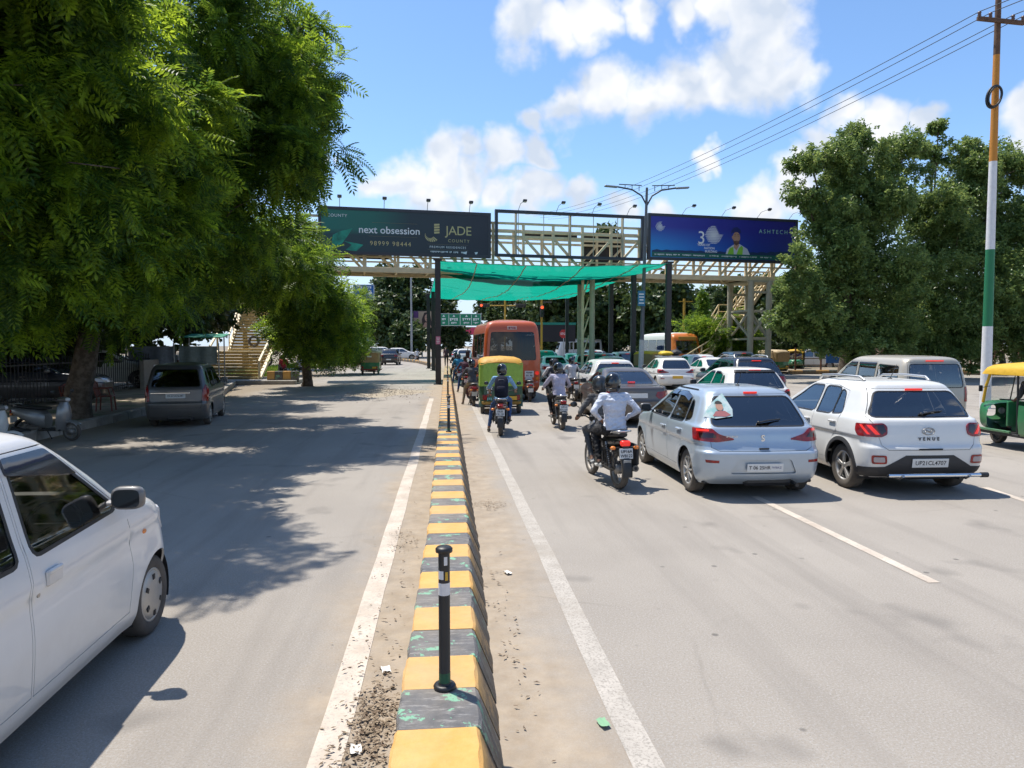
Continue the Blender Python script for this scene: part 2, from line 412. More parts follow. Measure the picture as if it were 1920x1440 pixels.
class Shell:
    def __init__(s, rows, disp=None):
        """rows: (z, rear y, front y, half width, rear corner x/y radii, front corner x/y radii, rear bow, front bow), bottom to top"""
        a = np.array(rows, dtype=float); s.n = len(rows); s.ev = {k: pchip(a[:, i]) for i, k in enumerate(KEYS)}; s.disp = disp
        s.zt = s.ev['z'](np.linspace(0, s.n - 1, 600)); s.vt = np.linspace(0, s.n - 1, 600)
    def map(s, U, V):
        U = np.asarray(U, float); V = np.asarray(V, float)
        p = {k: s.ev[k](V) for k in KEYS}
        sg = np.where(U < 0, -1.0, 1.0); u = np.abs(U); w = p['w']
        xr = w - p['rrx']; xf = w - p['rfx']
        y0 = p['yr'] + p['br'] * (xr / w) ** 2; y1 = p['yf'] - p['bf'] * (xf / w) ** 2
        x = np.empty_like(u); y = np.empty_like(u)
        m = u <= A1; t = u / A1; x[m] = (xr * t)[m]; y[m] = (p['yr'] + p['br'] * (xr * t / w) ** 2)[m]
        m = (u > A1) & (u <= A2); a = (u - A1) / (A2 - A1) * math.pi / 2
        x[m] = (xr + p['rrx'] * np.sin(a))[m]; y[m] = (y0 + p['rry'] * (1 - np.cos(a)))[m]
        ys, ye = y0 + p['rry'], y1 - p['rfy']
        m = (u > A2) & (u <= A3); t = (u - A2) / (A3 - A2); x[m] = w[m]; y[m] = (ys + (ye - ys) * t)[m]
        m = (u > A3) & (u <= A4); a = (u - A3) / (A4 - A3) * math.pi / 2
        x[m] = (xf + p['rfx'] * np.cos(a))[m]; y[m] = (ye + p['rfy'] * np.sin(a))[m]
        m = u > A4; t = (1 - u) / (1 - A4); x[m] = (xf * t)[m]; y[m] = (p['yf'] - p['bf'] * (xf * t / w) ** 2)[m]
        z = p['z'].copy()
        if s.disp is not None:
            sm = np.clip((u - A1) / (A2 - A1), 0, 1) * np.clip((A4 - u) / (A4 - A3), 0, 1)
            x = x + s.disp(y, z) * sm
        return np.stack([sg * x, y, z], -1)
    def normal(s, U, V):
        e = 2e-3
        Uc = np.clip(U, -1 + e, 1 - e); Vc = np.clip(V, e * 4, s.n - 1 - e * 4)
        du = s.map(Uc + e, Vc) - s.map(Uc - e, Vc); dv = s.map(Uc, Vc + e * 4) - s.map(Uc, Vc - e * 4)
        n = np.cross(du, dv); return n / (np.linalg.norm(n, axis=-1, keepdims=True) + 1e-12)
    def v_of(s, z): return np.interp(z, s.zt, s.vt)
    def u_side(s, y, z):
        v = float(s.v_of(z)); uu = np.linspace(A1, A4, 240); yy = s.map(uu, np.full(240, v))[:, 1]
        return float(np.interp(y, yy, uu)), v
    def u_rear(s, x, z):
        v = float(s.v_of(z)); uu = np.linspace(0, A2, 120); xx = s.map(uu, np.full(120, v))[:, 0]
        sg = -1 if x < 0 else 1
        return sg * float(np.interp(abs(x), xx, uu)), v
    def u_front(s, x, z):
        v = float(s.v_of(z)); uu = np.linspace(1, A3, 120); xx = s.map(uu, np.full(120, v))[:, 0]
        return float(np.interp(abs(x), xx, uu)), v
    def u_arc(s, d, z):
        """d: distance round the outline from the middle of the rear"""
        v = float(s.v_of(z)); uu = np.linspace(0, A3, 300); P = s.map(uu, np.full(300, v))
        L = np.concatenate([[0], np.cumsum(np.linalg.norm(np.diff(P[:, :2], axis=0), axis=1))])
        return (-1 if d < 0 else 1) * float(np.interp(abs(d), L, uu)), v
    def pt(s, U, V, off=0.0):
        U = np.array([U]); V = np.array([V]); return Vector((s.map(U, V) + off * s.normal(U, V))[0])
    def on_side(s, y, z, off=0.0, sg=1):
        u, v = s.u_side(y, z); return s.pt(sg * u, v, off)
    def on_rear(s, x, z, off=0.0):
        u, v = s.u_rear(x, z); return s.pt(u, v, off)

def dens(poly, step):
    out = []
    for i, p in enumerate(poly):
        q = poly[(i + 1) % len(poly)]; n = max(1, int(math.hypot(q[0] - p[0], q[1] - p[1]) / step))
        out += [(p[0] + (q[0] - p[0]) * k / n, p[1] + (q[1] - p[1]) * k / n) for k in range(n)]
    return out
def rounded(poly, r=0.03, k=3):
    """round the corners of a polygon"""
    n = len(poly); out = []
    for i in range(n):
        p, a, b = Vector(poly[i]), Vector(poly[i - 1]), Vector(poly[(i + 1) % n])
        da, db = (a - p), (b - p); t = min(r, da.length * .45, db.length * .45)
        p0, p1 = p + da.normalized() * t, p + db.normalized() * t
        for j in range(k + 1):
            s_ = j / k; out.append(tuple((1 - s_) ** 2 * p0 + 2 * s_ * (1 - s_) * p + s_ ** 2 * p1))
    return out
def inside(poly, X, Y):
    r = np.zeros(len(X), bool); n = len(poly); j = n - 1
    for i in range(n):
        xi, yi = poly[i]; xj, yj = poly[j]
        c = ((yi > Y) != (yj > Y))
        with np.errstate(divide='ignore', invalid='ignore'):
            r ^= c & (X < (xj - xi) * (Y - yi) / (yj - yi + 1e-15) + xi)
        j = i
    return r

def cut_shell(sh, regions, nu=90, nv=3, vmin=0.0):
    """regions: list of (name, polygon in (U,V), height above the surface) in rising priority; returns {name: mesh arrays}. name None = hole"""
    us = np.concatenate([np.linspace(-1, 1, nu)]); vs = np.linspace(vmin, sh.n - 1, int((sh.n - 1) * nv) + 1)
    SU = 10.0                                                       # bring the two parameters to about the same scale
    pts = [Vector((u * SU, v)) for v in vs for u in us]; edges = []
    for name, poly, off in regions:
        poly = [(min(1, max(-1, p[0])), min(sh.n - 1, max(vmin, p[1]))) for p in poly]
        o = len(pts); pts += [Vector((p[0] * SU, p[1])) for p in poly]
        edges += [(o + i, o + (i + 1) % len(poly)) for i in range(len(poly))]
    V2, E2, F2, *_ = mgeo.delaunay_2d_cdt(pts, edges, [], 0, 1e-5)
    P = np.array([(p.x / SU, p.y) for p in V2]); F = np.array([f[:3] for f in F2])
    C = P[F].mean(axis=1)
    ar = (P[F[:, 1], 0] - P[F[:, 0], 0]) * (P[F[:, 2], 1] - P[F[:, 0], 1]) - (P[F[:, 2], 0] - P[F[:, 0], 0]) * (P[F[:, 1], 1] - P[F[:, 0], 1])
    F[ar < 0] = F[ar < 0][:, ::-1]; keep = np.abs(ar) > 1e-10; F = F[keep]; C = C[keep]
    lab = np.zeros(len(F), int)
    for i, (name, poly, off) in enumerate(regions): lab[inside(poly, C[:, 0], C[:, 1])] = i + 1
    X = sh.map(P[:, 0], P[:, 1]); Nn = sh.normal(P[:, 0], P[:, 1])
    names = ['body'] + [r[0] for r in regions]; offs = [0.0] + [r[2] for r in regions]
    out = {}
    for i in range(len(names)):
        if names[i] is None: continue
        f = F[lab == i]
        if len(f) == 0: continue
        ids, inv = np.unique(f, return_inverse=True); f = inv.reshape(-1, 3)
        v = X[ids] + Nn[ids] * offs[i]; n = Nn[ids]
        e = np.concatenate([f[:, [0, 1]], f[:, [1, 2]], f[:, [2, 0]]]); key = {}
        for a, b in e: key[(int(a), int(b))] = 1
        be = [(a, b) for (a, b) in key if (b, a) not in key and abs(abs(P[ids[a], 0]) - 1) + abs(abs(P[ids[b], 0]) - 1) > 1e-4]
        out.setdefault(names[i], []).append((v, f, n, be))
    return out

def shell_mesh(name, chunks, m, skirt=0.02):
    V = []; F = []; Nn = []; o = 0
    for v, f, n, be in chunks:
        V.append(v); F.append(f + o); Nn.append(n); o += len(v)
        if skirt and be:
            be = np.array(be); a, b = be[:, 0], be[:, 1]; k = len(be)
            q = np.concatenate([v[a], v[b], v[b] - n[b] * skirt, v[a] - n[a] * skirt])
            i = np.arange(k)
            F.append(np.concatenate([np.stack([i + k, i, i + 3 * k], 1), np.stack([i + k, i + 3 * k, i + 2 * k], 1)]) + o)
            fn = np.cross(v[b] - v[a], n[a]); fn /= (np.linalg.norm(fn, axis=1, keepdims=True) + 1e-9)
            V.append(q); Nn.append(np.concatenate([fn, fn, fn, fn])); o += 4 * k
    V = np.concatenate(V); F = np.concatenate(F); Nn = np.concatenate(Nn)
    me = np_mesh(name, V, F, m, smooth=True)
    me.normals_split_custom_set_from_vertices([tuple(x) for x in Nn])
    return me

_wheel = {}
def wheel_meshes(r, w, style):
    k = (r, w, style)
    if k in _wheel: return _wheel[k]
    t = MB(); rr = r * 0.66
    t.lathe([(rr, -w * .42), (rr + .02, -w * .48), (r * .9, -w * .5), (r * .985, -w * .38), (r, -w * .2), (r, w * .2), (r * .985, w * .38), (r * .9, w * .5), (rr + .02, w * .48), (rr, w * .42)], axis='X', n=36)
    t.lathe([(rr, -w * .42), (rr * .97, 0), (rr, w * .42)], axis='X', n=36)
    tm = t.mesh('tyre', rubber)
    d = MB(); xo = w * .40
    d.lathe([(rr * 1.0, xo * .2), (rr * 1.02, xo + .006), (rr * .94, xo + .006), (rr * .90, xo - .02), (rr * .88, -xo)], axis='X', n=32)
    if style == 'cover':
        d.lathe([(rr * .95, xo), (rr * .80, xo + .018), (rr * .30, xo + .026), (.001, xo + .028)], axis='X', n=32)
        for i in range(6):
            a = i * math.pi / 3
            c_, s_ = math.cos(a), math.sin(a); M = Matrix(((1, 0, 0), (0, c_, -s_), (0, s_, c_)))
            d.box(M @ Vector((xo + .016, 0, rr * .70)), (.02, rr * .17, rr * .20), 0, rot=M, mi=1)
    else:
        ns = {'five': 5, 'ten': 9, 'far': 5}[style]
        d.lathe([(rr * .9, -xo * .3), (rr * .2, -xo * .3)], axis='X', n=24, mi=1)
        d.lathe([(rr * .24, xo - .03), (rr * .22, xo), (rr * .1, xo + .005), (.001, xo + .005)], axis='X', n=16)
        for i in range(ns):
            for q in ((-.11, .11) if style == 'five' else (0,)):
                a = i * 2 * math.pi / ns + q; c_, s_ = math.cos(a), math.sin(a); M = Matrix(((1, 0, 0), (0, c_, -s_), (0, s_, c_)))
                d.box(M @ Vector((xo - .012, 0, rr * .55)), (.03, rr * (.15 if style != 'ten' else .12), rr * .78), .006, rot=M)
    dm = d.mesh('rim', [alloy, plastic]); _wheel[k] = (tm, dm)
    return _wheel[k]

def mirror_poly(p): return [(-x, y) for x, y in p][::-1]
def offset_poly(poly, d):
    n = len(poly); out = []; c = Vector((sum(p[0] for p in poly) / n, sum(p[1] for p in poly) / n))
    A = sum(poly[i][0] * poly[(i + 1) % n][1] - poly[(i + 1) % n][0] * poly[i][1] for i in range(n)); sg = 1 if A > 0 else -1
    for i in range(n):
        a, p, b = Vector(poly[i - 1]), Vector(poly[i]), Vector(poly[(i + 1) % n])
        e0, e1 = (p - a).normalized(), (b - p).normalized()
        nn = Vector((e0.y + e1.y, -e0.x - e1.x)); nn = nn.normalized() if nn.length > 1e-6 else Vector((e0.y, -e0.x))
        out.append(tuple(p + nn * d * sg))
    return out

class Car:
    """one kind of car; spawn() puts a car of that kind on the road"""
    def __init__(s, rows, wheels, wr=0.30, ww=0.19, arch=None, style='ten', side_windows=(), doors=(), rear_window=None, windscreen=None, tail=None, tailgate=None,
                 extra=(), hi=True, handles=(), seats=True, cladding=0.0, mirror=None, headlamp=None, flare=0.012, grille=None, handle_z=None, crease=.012):
        arch = arch or wr + 0.045; s.wheels = wheels; s.wr = wr; s.ww = ww
        halfw = max(r[3] for r in rows); s.halfw = halfw
        def disp(y, z):
            d = 0
            for yc in wheels:
                r = np.hypot(y - yc, z - wr); d = d + flare * np.exp(-((r - arch) / 0.07) ** 2)
            zc = rows[-1][0] * .50; d = d + crease * np.tanh((z - zc) / .014) * np.exp(-((z - zc) / .13) ** 2)
            return d
        sh = s.sh = Shell(rows, disp); reg = []
        def side(poly): return [sh.u_side(y, z) for y, z in dens(poly, .07)]
        def rear(poly): return [sh.u_rear(x, z) for x, z in dens(poly, .07)]
        def arc(poly): return [sh.u_arc(d, z) for d, z in dens(poly, .05)]
        def front(poly): return [sh.u_front(x, z) for x, z in dens(poly, .07)]
        def both(nm, p, off): reg.append((nm, p, off)); reg.append((nm + '#L', mirror_poly(p), off))
        for i, d in enumerate(doors):
            both('panel_gap', side(offset_poly(d, .007)), -.012); both('door%d' % i, side(d), 0)
        if tailgate:
            reg.append(('panel_gap', rear(offset_poly(tailgate, .007)), -.012)); reg.append(('tailgate', rear(tailgate), 0))
        if grille:
            both('grille', front(grille), -.012)
        if tail: both('tail_lamp', arc(rounded(tail, .025)), .012)
        visors = [e for e in extra if e[0] == 'rain_visor']
        for nm, kind, poly, off in [e for e in extra if e[0] != 'rain_visor']:                               # lamps, cladding, reflectors, bumper insets
            f = {'side': side, 'rear': rear, 'arc': arc, 'front': front}[kind]
            if kind == 'rear' and min(p[0] for p in poly) < 0: reg.append((nm, f(poly), off))
            else: both(nm, f(poly), off)
        if cladding:
            for yc in wheels:
                p = [(yc + (arch + cladding) * math.cos(a), wr + (arch + cladding) * math.sin(a)) for a in np.linspace(-.9, math.pi + .9, 30)]
                both('cladding', side([q for q in p if q[1] > rows[0][0] + .004]), .012)
        for i, wpoly in enumerate(side_windows):
            q = rounded(wpoly, .05); both('window_seal', side(offset_poly(q, .022)), .001); both('side_window%d' % i, side(q), -.004)
        for nm, kind, poly, off in visors: both(nm, side(poly), off)
        if rear_window:
            q = rounded(rear_window, .07)
            reg.append(('window_seal', rear(offset_poly(q, .018)), .001)); reg.append(('rear_window', rear(q), -.003))
        if windscreen:
            x0, z0, x1, z1 = windscreen                                # half widths at the foot and at the top
            p = [(0, z0), (x0, z0), (x1, z1), (0, z1)]
            both('windscreen', front(p), -.003)
        if headlamp: both('headlamp', [sh.u_front(x, z) for x, z in dens(rounded(headlamp, .03), .05)], .008)
        zb = rows[0][0]
        for yc in wheels:
            p = [(yc - arch, zb - .02), (yc - arch, wr)] + [(yc + arch * math.cos(a), wr + arch * math.sin(a)) for a in np.linspace(math.pi, 0, 24)][1:-1] + [(yc + arch, wr), (yc + arch, zb - .02)]
            p = [sh.u_side(y, max(z, zb)) for y, z in dens(p, .05)]
            reg.append((None, p, 0)); reg.append((None, mirror_poly(p), 0))
        ch = cut_shell(sh, reg, nu=110 if hi else 70, nv=4 if hi else 3)
        s.meshes = []
        MM = {'body': 'P', 'tailgate': 'P', 'panel_gap': gapm, 'window_seal': plastic, 'rear_window': 'G', 'windscreen': wclear, 'tail_lamp': redlamp, 'headlamp': clearlens,
              'cladding': trim, 'grille': plastic, 'reflector': redlamp, 'bumper_inset': trim, 'lamp_glow': redlit, 'lamp_dark': mat('smoked_lens', (.025, .006, .007), .12, coat=.6), 'spoiler_band': plastic, 'silver_inset': alloy, 'paint_recess': 'P'}
        for nm, chunks in ch.items():
            base, _, lf = nm.partition('#'); key = base.rstrip('0123456789')
            if key in ('panel_gap', 'window_seal', 'windscreen', 'cladding', 'grille') and lf: continue
            if key in ('panel_gap', 'window_seal', 'windscreen', 'cladding', 'grille') and not lf: chunks = chunks + ch.get(base + '#L', [])
            if key == 'windscreen': pass
            m = MM.get(key, 'P' if key in ('door',) else 'G')
            s.meshes.append((key, base, lf, shell_mesh(key, chunks, m if not isinstance(m, str) else gapm, 0.0 if key in ('panel_gap', 'window_seal') else (0.014 if key not in ('side_window', 'rear_window', 'windscreen') else 0.0)), m))
        b = MB(); zf = rows[0][0]; yr, yf = rows[0][1] + .05, rows[0][2] - .1
        b.box((0, (yr + yf) / 2, zf + .02), (rows[0][3] * 2 - .06, yf - yr, .04), .01)
        for yc in wheels:
            for sg in (-1, 1):
                b.lathe([(arch + .012, halfw - .045), (arch + .012, halfw - ww - .17), (.01, halfw - ww - .17)] if sg > 0 else [(arch + .012, -halfw + .045), (arch + .012, -halfw + ww + .17), (.01, -halfw + ww + .17)],
                        c=(0, yc, wr), axis='X', n=20, a0=-.35, a1=math.pi + .35)
            b.cyl((-halfw + .2, yc, wr), (halfw - .2, yc, wr), .045)
        b.box((0.1, wheels[0] - .5, zf + .06), (.7, .25, .16), .05); b.cyl((halfw * .5, wheels[0] - .75, zf + .02), (halfw * .5, wheels[0] - .3, zf + .04), .028)
        s.under = b.mesh('underbody', plastic)
        s.style = style; s.mirror = mirror; s.seats = seats; s.handles = handles; s.rows = rows; s.hi = hi
        s.top = max(r[0] for r in rows)
        if seats:
            q = MB(); zs = zf + .10; yw = seats if isinstance(seats, (tuple, list)) else (0.10, -0.75)
            for i, y in enumerate(yw):
                for x in ((-.37, .37) if i == 0 or not hi else (-.40, .02, .42)):
                    ww_ = .50 if i == 0 else .42
                    q.box((x, y + .2, zs + .26), (ww_, .5, .16), .05); q.box((x, y - .1, zs + .58), (ww_, .13, .60), .05, rot=Matrix.Rotation(R(14), 3, 'X'))
                    q.box((x, y - .22, zs + .95), (.26, .10, .17), .04, rot=Matrix.Rotation(R(10), 3, 'X'))
            s.seatmesh = q.mesh('seat', seatm)
            q = MB(); yd = yw[0] + .95
            q.box((0, yd, zs + .52), (halfw * 2 - .32, .35, .22), .06)
            ring = [(.36 + .18 * math.cos(a), yd - .28 + .06 * math.sin(a), zs + .62 + .17 * math.sin(a)) for a in np.linspace(0, 2 * math.pi, 20)[:-1]]
            q.tube(ring, .014, closed=True, n=6); q.box((.36, yd - .24, zs + .62), (.30, .05, .05), .01)
            q.box((0, yw[0] + .62, zs + 1.02), (.20, .03, .06), .01)
            s.dash = q.mesh('dashboard', plastic)

    def spawn(s, name, loc, rz, pm, label, cat='car', group=None, glassm=None, rearglass=None, plate=None, style=None, lit=True, door_names=True, platem=None):
        sh = s.sh; t = empty(name, loc, rz, label, cat, group); t['shell'] = 1; del t['shell']
        g = glassm or wglass; doors = {}
        for key, base, lf, me, m in s.meshes:
            if m == 'P': mm = pm
            elif m == 'G': mm = (rearglass or g) if key == 'rear_window' else g
            else: mm = m
            par = t
            o = link(key, me, par)
            if isinstance(m, str):
                o.material_slots[0].link = 'OBJECT'; o.material_slots[0].material = mm
            if key == 'door': doors[(base, lf)] = o
            if key == 'tail_lamp' : doors.setdefault('lamps', []).append(o)
        link('underbody', s.under, t)
        tm, dm = wheel_meshes(s.wr, s.ww, style or s.style); xo = s.halfw - s.ww / 2 - .03
        for yc in s.wheels:
            for sg in (1, -1):
                w_ = link('wheel', tm, t, (sg * xo, yc, s.wr), (0, 0, 0 if sg > 0 else math.pi)); link('rim', dm, w_)
        if s.seats: link('seat', s.seatmesh, t); link('dashboard', s.dash, t)
        for (di, y, z) in s.handles:
            for sg, lf in ((1, ''), (-1, 'L')):
                p = sh.on_side(y, z, 0.022, sg); k = MB()
                k.box((0, 0, 0), (.028, .19, .036), .012); k.box((-sg * .02, .07, 0), (.03, .03, .03), .01); k.box((-sg * .02, -.07, 0), (.03, .03, .03), .01)
                d = doors.get(('door%d' % di, lf)); h = k.build('handle', pm, d or t, p)
        if s.mirror:
            y, z = s.mirror
            for sg in (1, -1):
                p = sh.on_side(y, z, 0.0, sg); k = MB()
                sec = []
                for yy, sx, sz in ((-.055, .085, .062), (-.045, .11, .082), (0, .115, .085), (.05, .09, .07), (.09, .045, .04)):
                    sec.append([(sx * math.copysign(abs(math.cos(a)) ** .55, math.cos(a)), yy, sz * math.copysign(abs(math.sin(a)) ** .6, math.sin(a))) for a in np.linspace(0, 2 * math.pi, 25)[:-1]])
                k.loft(sec); k.box((-sg * .12, .02, -.045), (.10, .06, .035), .012)
                mo = k.build('wing_mirror', pm, t, p + Vector((sg * .135, 0, .05))); mo.scale = (.86, .86, .86)
                g_ = MB(); g_.prism([(.092 * math.copysign(abs(math.cos(a)) ** .5, math.cos(a)), .067 * math.copysign(abs(math.sin(a)) ** .55, math.sin(a))) for a in np.linspace(0, 2 * math.pi, 25)[:-1]], -.0605, -.055, 'Y')
                g_.build('mirror_glass', mat('mirror_glass', (0.05, 0.055, 0.06), 0.05, 0.6), mo)
        if plate:
            (x, z, w_, h_, txt, two) = plate
            p = sh.on_rear(x, z, .012); n = sh.normal(np.array([sh.u_rear(x, z)[0]]), np.array([sh.u_rear(x, z)[1]]))[0]
            tilt = math.asin(max(-.4, min(.4, n[2])))
            k = MB(); k.box((0, 0, 0), (w_, .012, h_), .004); po = k.build('number_plate', platem or plate_w, t, p, (-tilt, 0, 0))
            lines = two if two else [(txt, h_ * .62)]
            for i, (tx, sz) in enumerate(lines):
                zz = 0 if len(lines) == 1 else (h_ * .24 if i == 0 else -h_ * .24)
                text('lettering', tx, sz, ink, po, (0, -.0085, zz - sz * .0), bold=sz * .012)
        return t
# ------------------------------------------------------------------ kinds of car (local: x right, y forward, z up, origin on the ground under the middle)
def kind_hatch(hi=True, black_tail=False):
    rows = [(.20, -1.80, 1.82, .800, .22, .25, .35, .50, .06, .10),
            (.30, -1.93, 1.93, .845, .24, .30, .38, .60, .07, .12),
            (.46, -1.985, 1.99, .865, .25, .32, .40, .65, .08, .13),
            (.63, -1.995, 1.985, .873, .25, .32, .40, .65, .08, .13),
            (.685, -1.95, 1.96, .872, .25, .32, .40, .65, .08, .13),
            (.78, -1.91, 1.90, .871, .24, .34, .40, .65, .08, .13),
            (.90, -1.885, 1.68, .860, .23, .34, .38, .60, .08, .13),
            (.965, -1.86, 1.20, .845, .22, .33, .32, .40, .08, .12),
            (1.01, -1.80, .98, .815, .20, .30, .20, .20, .08, .11),
            (1.22, -1.63, .55, .715, .16, .24, .13, .14, .07, .10),
            (1.385, -1.47, .20, .635, .15, .22, .13, .13, .06, .10),
            (1.455, -1.38, .02, .560, .16, .22, .16, .16, .06, .10),
            (1.490, -1.24, -.16, .430, .16, .22, .16, .16, .04, .05),
            (1.505, -.95, -.40, .180, .08, .10, .08, .08, .02, .02),
            (1.507, -.80, -.60, .03, .01, .02, .01, .02, .0, .0)]
    doors = [[(.86, .34), (.90, .66), (.80, .97), (.34, 1.20), (-.02, 1.40), (-.36, 1.40), (-.36, .34)],
             [(-.385, .34), (-.385, 1.40), (-.66, 1.40), (-1.00, 1.33), (-1.10, 1.03), (-1.10, .78), (-.98, .62), (-.86, .46), (-.84, .34)]]
    win = [[(.66, .99), (-.33, .985), (-.33, 1.375), (-.06, 1.375), (.26, 1.20)],
           [(-.42, .985), (-1.04, 1.00), (-.97, 1.30), (-.68, 1.375), (-.42, 1.375)],
           [(-1.09, 1.01), (-1.30, 1.06), (-1.14, 1.27), (-1.03, 1.30)]]
    extra = [('paint_recess', 'rear', rounded([(-.46, .36), (.46, .36), (.37, .56), (-.37, .56)], .04), -.022),
             ('reflector', 'arc', [(.62, .515), (.80, .515), (.81, .555), (.62, .55)], .004),
             ('lamp_glow', 'arc', [(.72, .925), (.92, .92), (.92, .945), (.72, .95)], .016), ('lamp_dark', 'arc', [(.63, .845), (.86, .84), (.88, .905), (.67, .905)], .016)]
    if black_tail: extra.append(('spoiler_band', 'rear', rounded([(-.56, 1.375), (.56, 1.375), (.52, 1.44), (-.52, 1.44)], .02), .02))
    c = Car(rows, (-1.27, 1.25), .31, .19, style='ten', side_windows=win, doors=doors, rear_window=[(-.66, 1.00), (.66, 1.00), (.54, 1.37), (-.54, 1.37)],
            windscreen=(.64, 1.03, .50, 1.37), tail=[(.40, .815), (.62, .785), (1.00, .80), (1.03, .955), (.68, .965), (.60, .895), (.40, .835)],
            tailgate=[(-.60, .675), (.60, .675), (.70, .72), (.70, .90), (.735, .985), (.57, 1.405), (-.57, 1.405), (-.735, .985), (-.70, .90), (-.70, .72)],
            extra=extra, hi=hi, handles=((0, -.20, .84), (1, -.98, .87)), mirror=(.60, 1.0), headlamp=[(.42, .70), (.80, .74), (.82, .86), (.50, .80)], grille=[(0, .45), (.42, .45), (.48, .62), (0, .66)])
    return c

def kind_suv_small():
    rows = [(.24, -1.78, 1.80, .805, .20, .22, .35, .50, .05, .10),
            (.33, -1.92, 1.93, .860, .20, .24, .36, .55, .05, .12),
            (.48, -1.985, 1.99, .880, .20, .25, .38, .60, .06, .13),
            (.66, -1.995, 1.985, .885, .20, .26, .38, .60, .06, .13),
            (.73, -1.955, 1.97, .885, .20, .26, .38, .60, .06, .13),
            (.88, -1.93, 1.93, .882, .20, .27, .36, .58, .06, .13),
            (1.00, -1.905, 1.70, .868, .19, .27, .34, .55, .06, .13),
            (1.055, -1.88, 1.22, .850, .18, .26, .30, .40, .06, .12),
            (1.095, -1.80, 1.00, .815, .17, .24, .20, .22, .06, .11),
            (1.28, -1.70, .62, .730, .14, .20, .13, .14, .06, .10),
            (1.46, -1.56, .26, .650, .14, .20, .13, .13, .05, .10),
            (1.535, -1.50, .08, .585, .15, .20, .16, .16, .05, .10),
            (1.575, -1.36, -.10, .460, .16, .22, .16, .16, .04, .05),
            (1.592, -1.05, -.40, .200, .08, .10, .08, .08, .02, .02),
            (1.594, -.85, -.60, .03, .01, .02, .01, .02, .0, .0)]
    doors = [[(.88, .40), (.92, .70), (.82, 1.05), (.40, 1.28), (.04, 1.485), (-.36, 1.485), (-.36, .40)],
             [(-.385, .40), (-.385, 1.485), (-.72, 1.485), (-1.10, 1.42), (-1.14, 1.10), (-1.12, .86), (-.98, .72), (-.86, .52), (-.84, .40)]]
    win = [[(.68, 1.075), (-.33, 1.07), (-.33, 1.455), (0.02, 1.455), (.32, 1.27)],
           [(-.42, 1.07), (-.86, 1.075), (-.86, 1.44), (-.70, 1.455), (-.42, 1.455)],
           [(-.89, 1.08), (-1.14, 1.10), (-1.02, 1.39), (-.89, 1.43)]]
    extra = [('bumper_inset', 'rear', [(-.80, .30), (-.62, .42), (-.34, .58), (.34, .58), (.62, .42), (.80, .30)], .006),
             ('bumper_inset', 'arc', [(.50, .26), (1.02, .26), (1.0, .40), (.62, .42)], .006),
             ('reflector', 'arc', rounded([(.60, .46), (.80, .46), (.81, .58), (.61, .58)], .03), .010),
             ('lamp_glow', 'arc', [(.68, .86), (.74, .86), (.84, .985), (.78, .985)], .015), ('lamp_glow', 'arc', [(.80, .86), (.84, .86), (.94, .985), (.90, .985)], .015), ('lamp_dark', 'arc', [(.60, .90), (.655, .86), (.70, .92), (.74, .99), (.62, .995)], .015), ('fog_lens', 'arc', rounded([(.63, .485), (.775, .485), (.78, .555), (.64, .555)], .02), .014)]
    c = Car(rows, (-1.26, 1.24), .33, .20, style='five', side_windows=win, doors=doors, rear_window=[(-.74, 1.10), (.74, 1.10), (.57, 1.43), (-.57, 1.43)],
            windscreen=(.64, 1.12, .52, 1.44), tail=[(.58, .86), (.66, .825), (.98, .83), (1.03, .90), (1.01, 1.00), (.62, 1.015), (.57, .97)],
            tailgate=[(-.58, .655), (.58, .655), (.66, .72), (.72, .96), (.765, 1.09), (.61, 1.475), (-.61, 1.475), (-.765, 1.09), (-.72, .96), (-.66, .72)],
            extra=extra, hi=True, handles=((0, -.22, .93), (1, -1.00, .96)), mirror=(.62, 1.08), cladding=.055, flare=.02, seats=(.12, -.72))
    return c

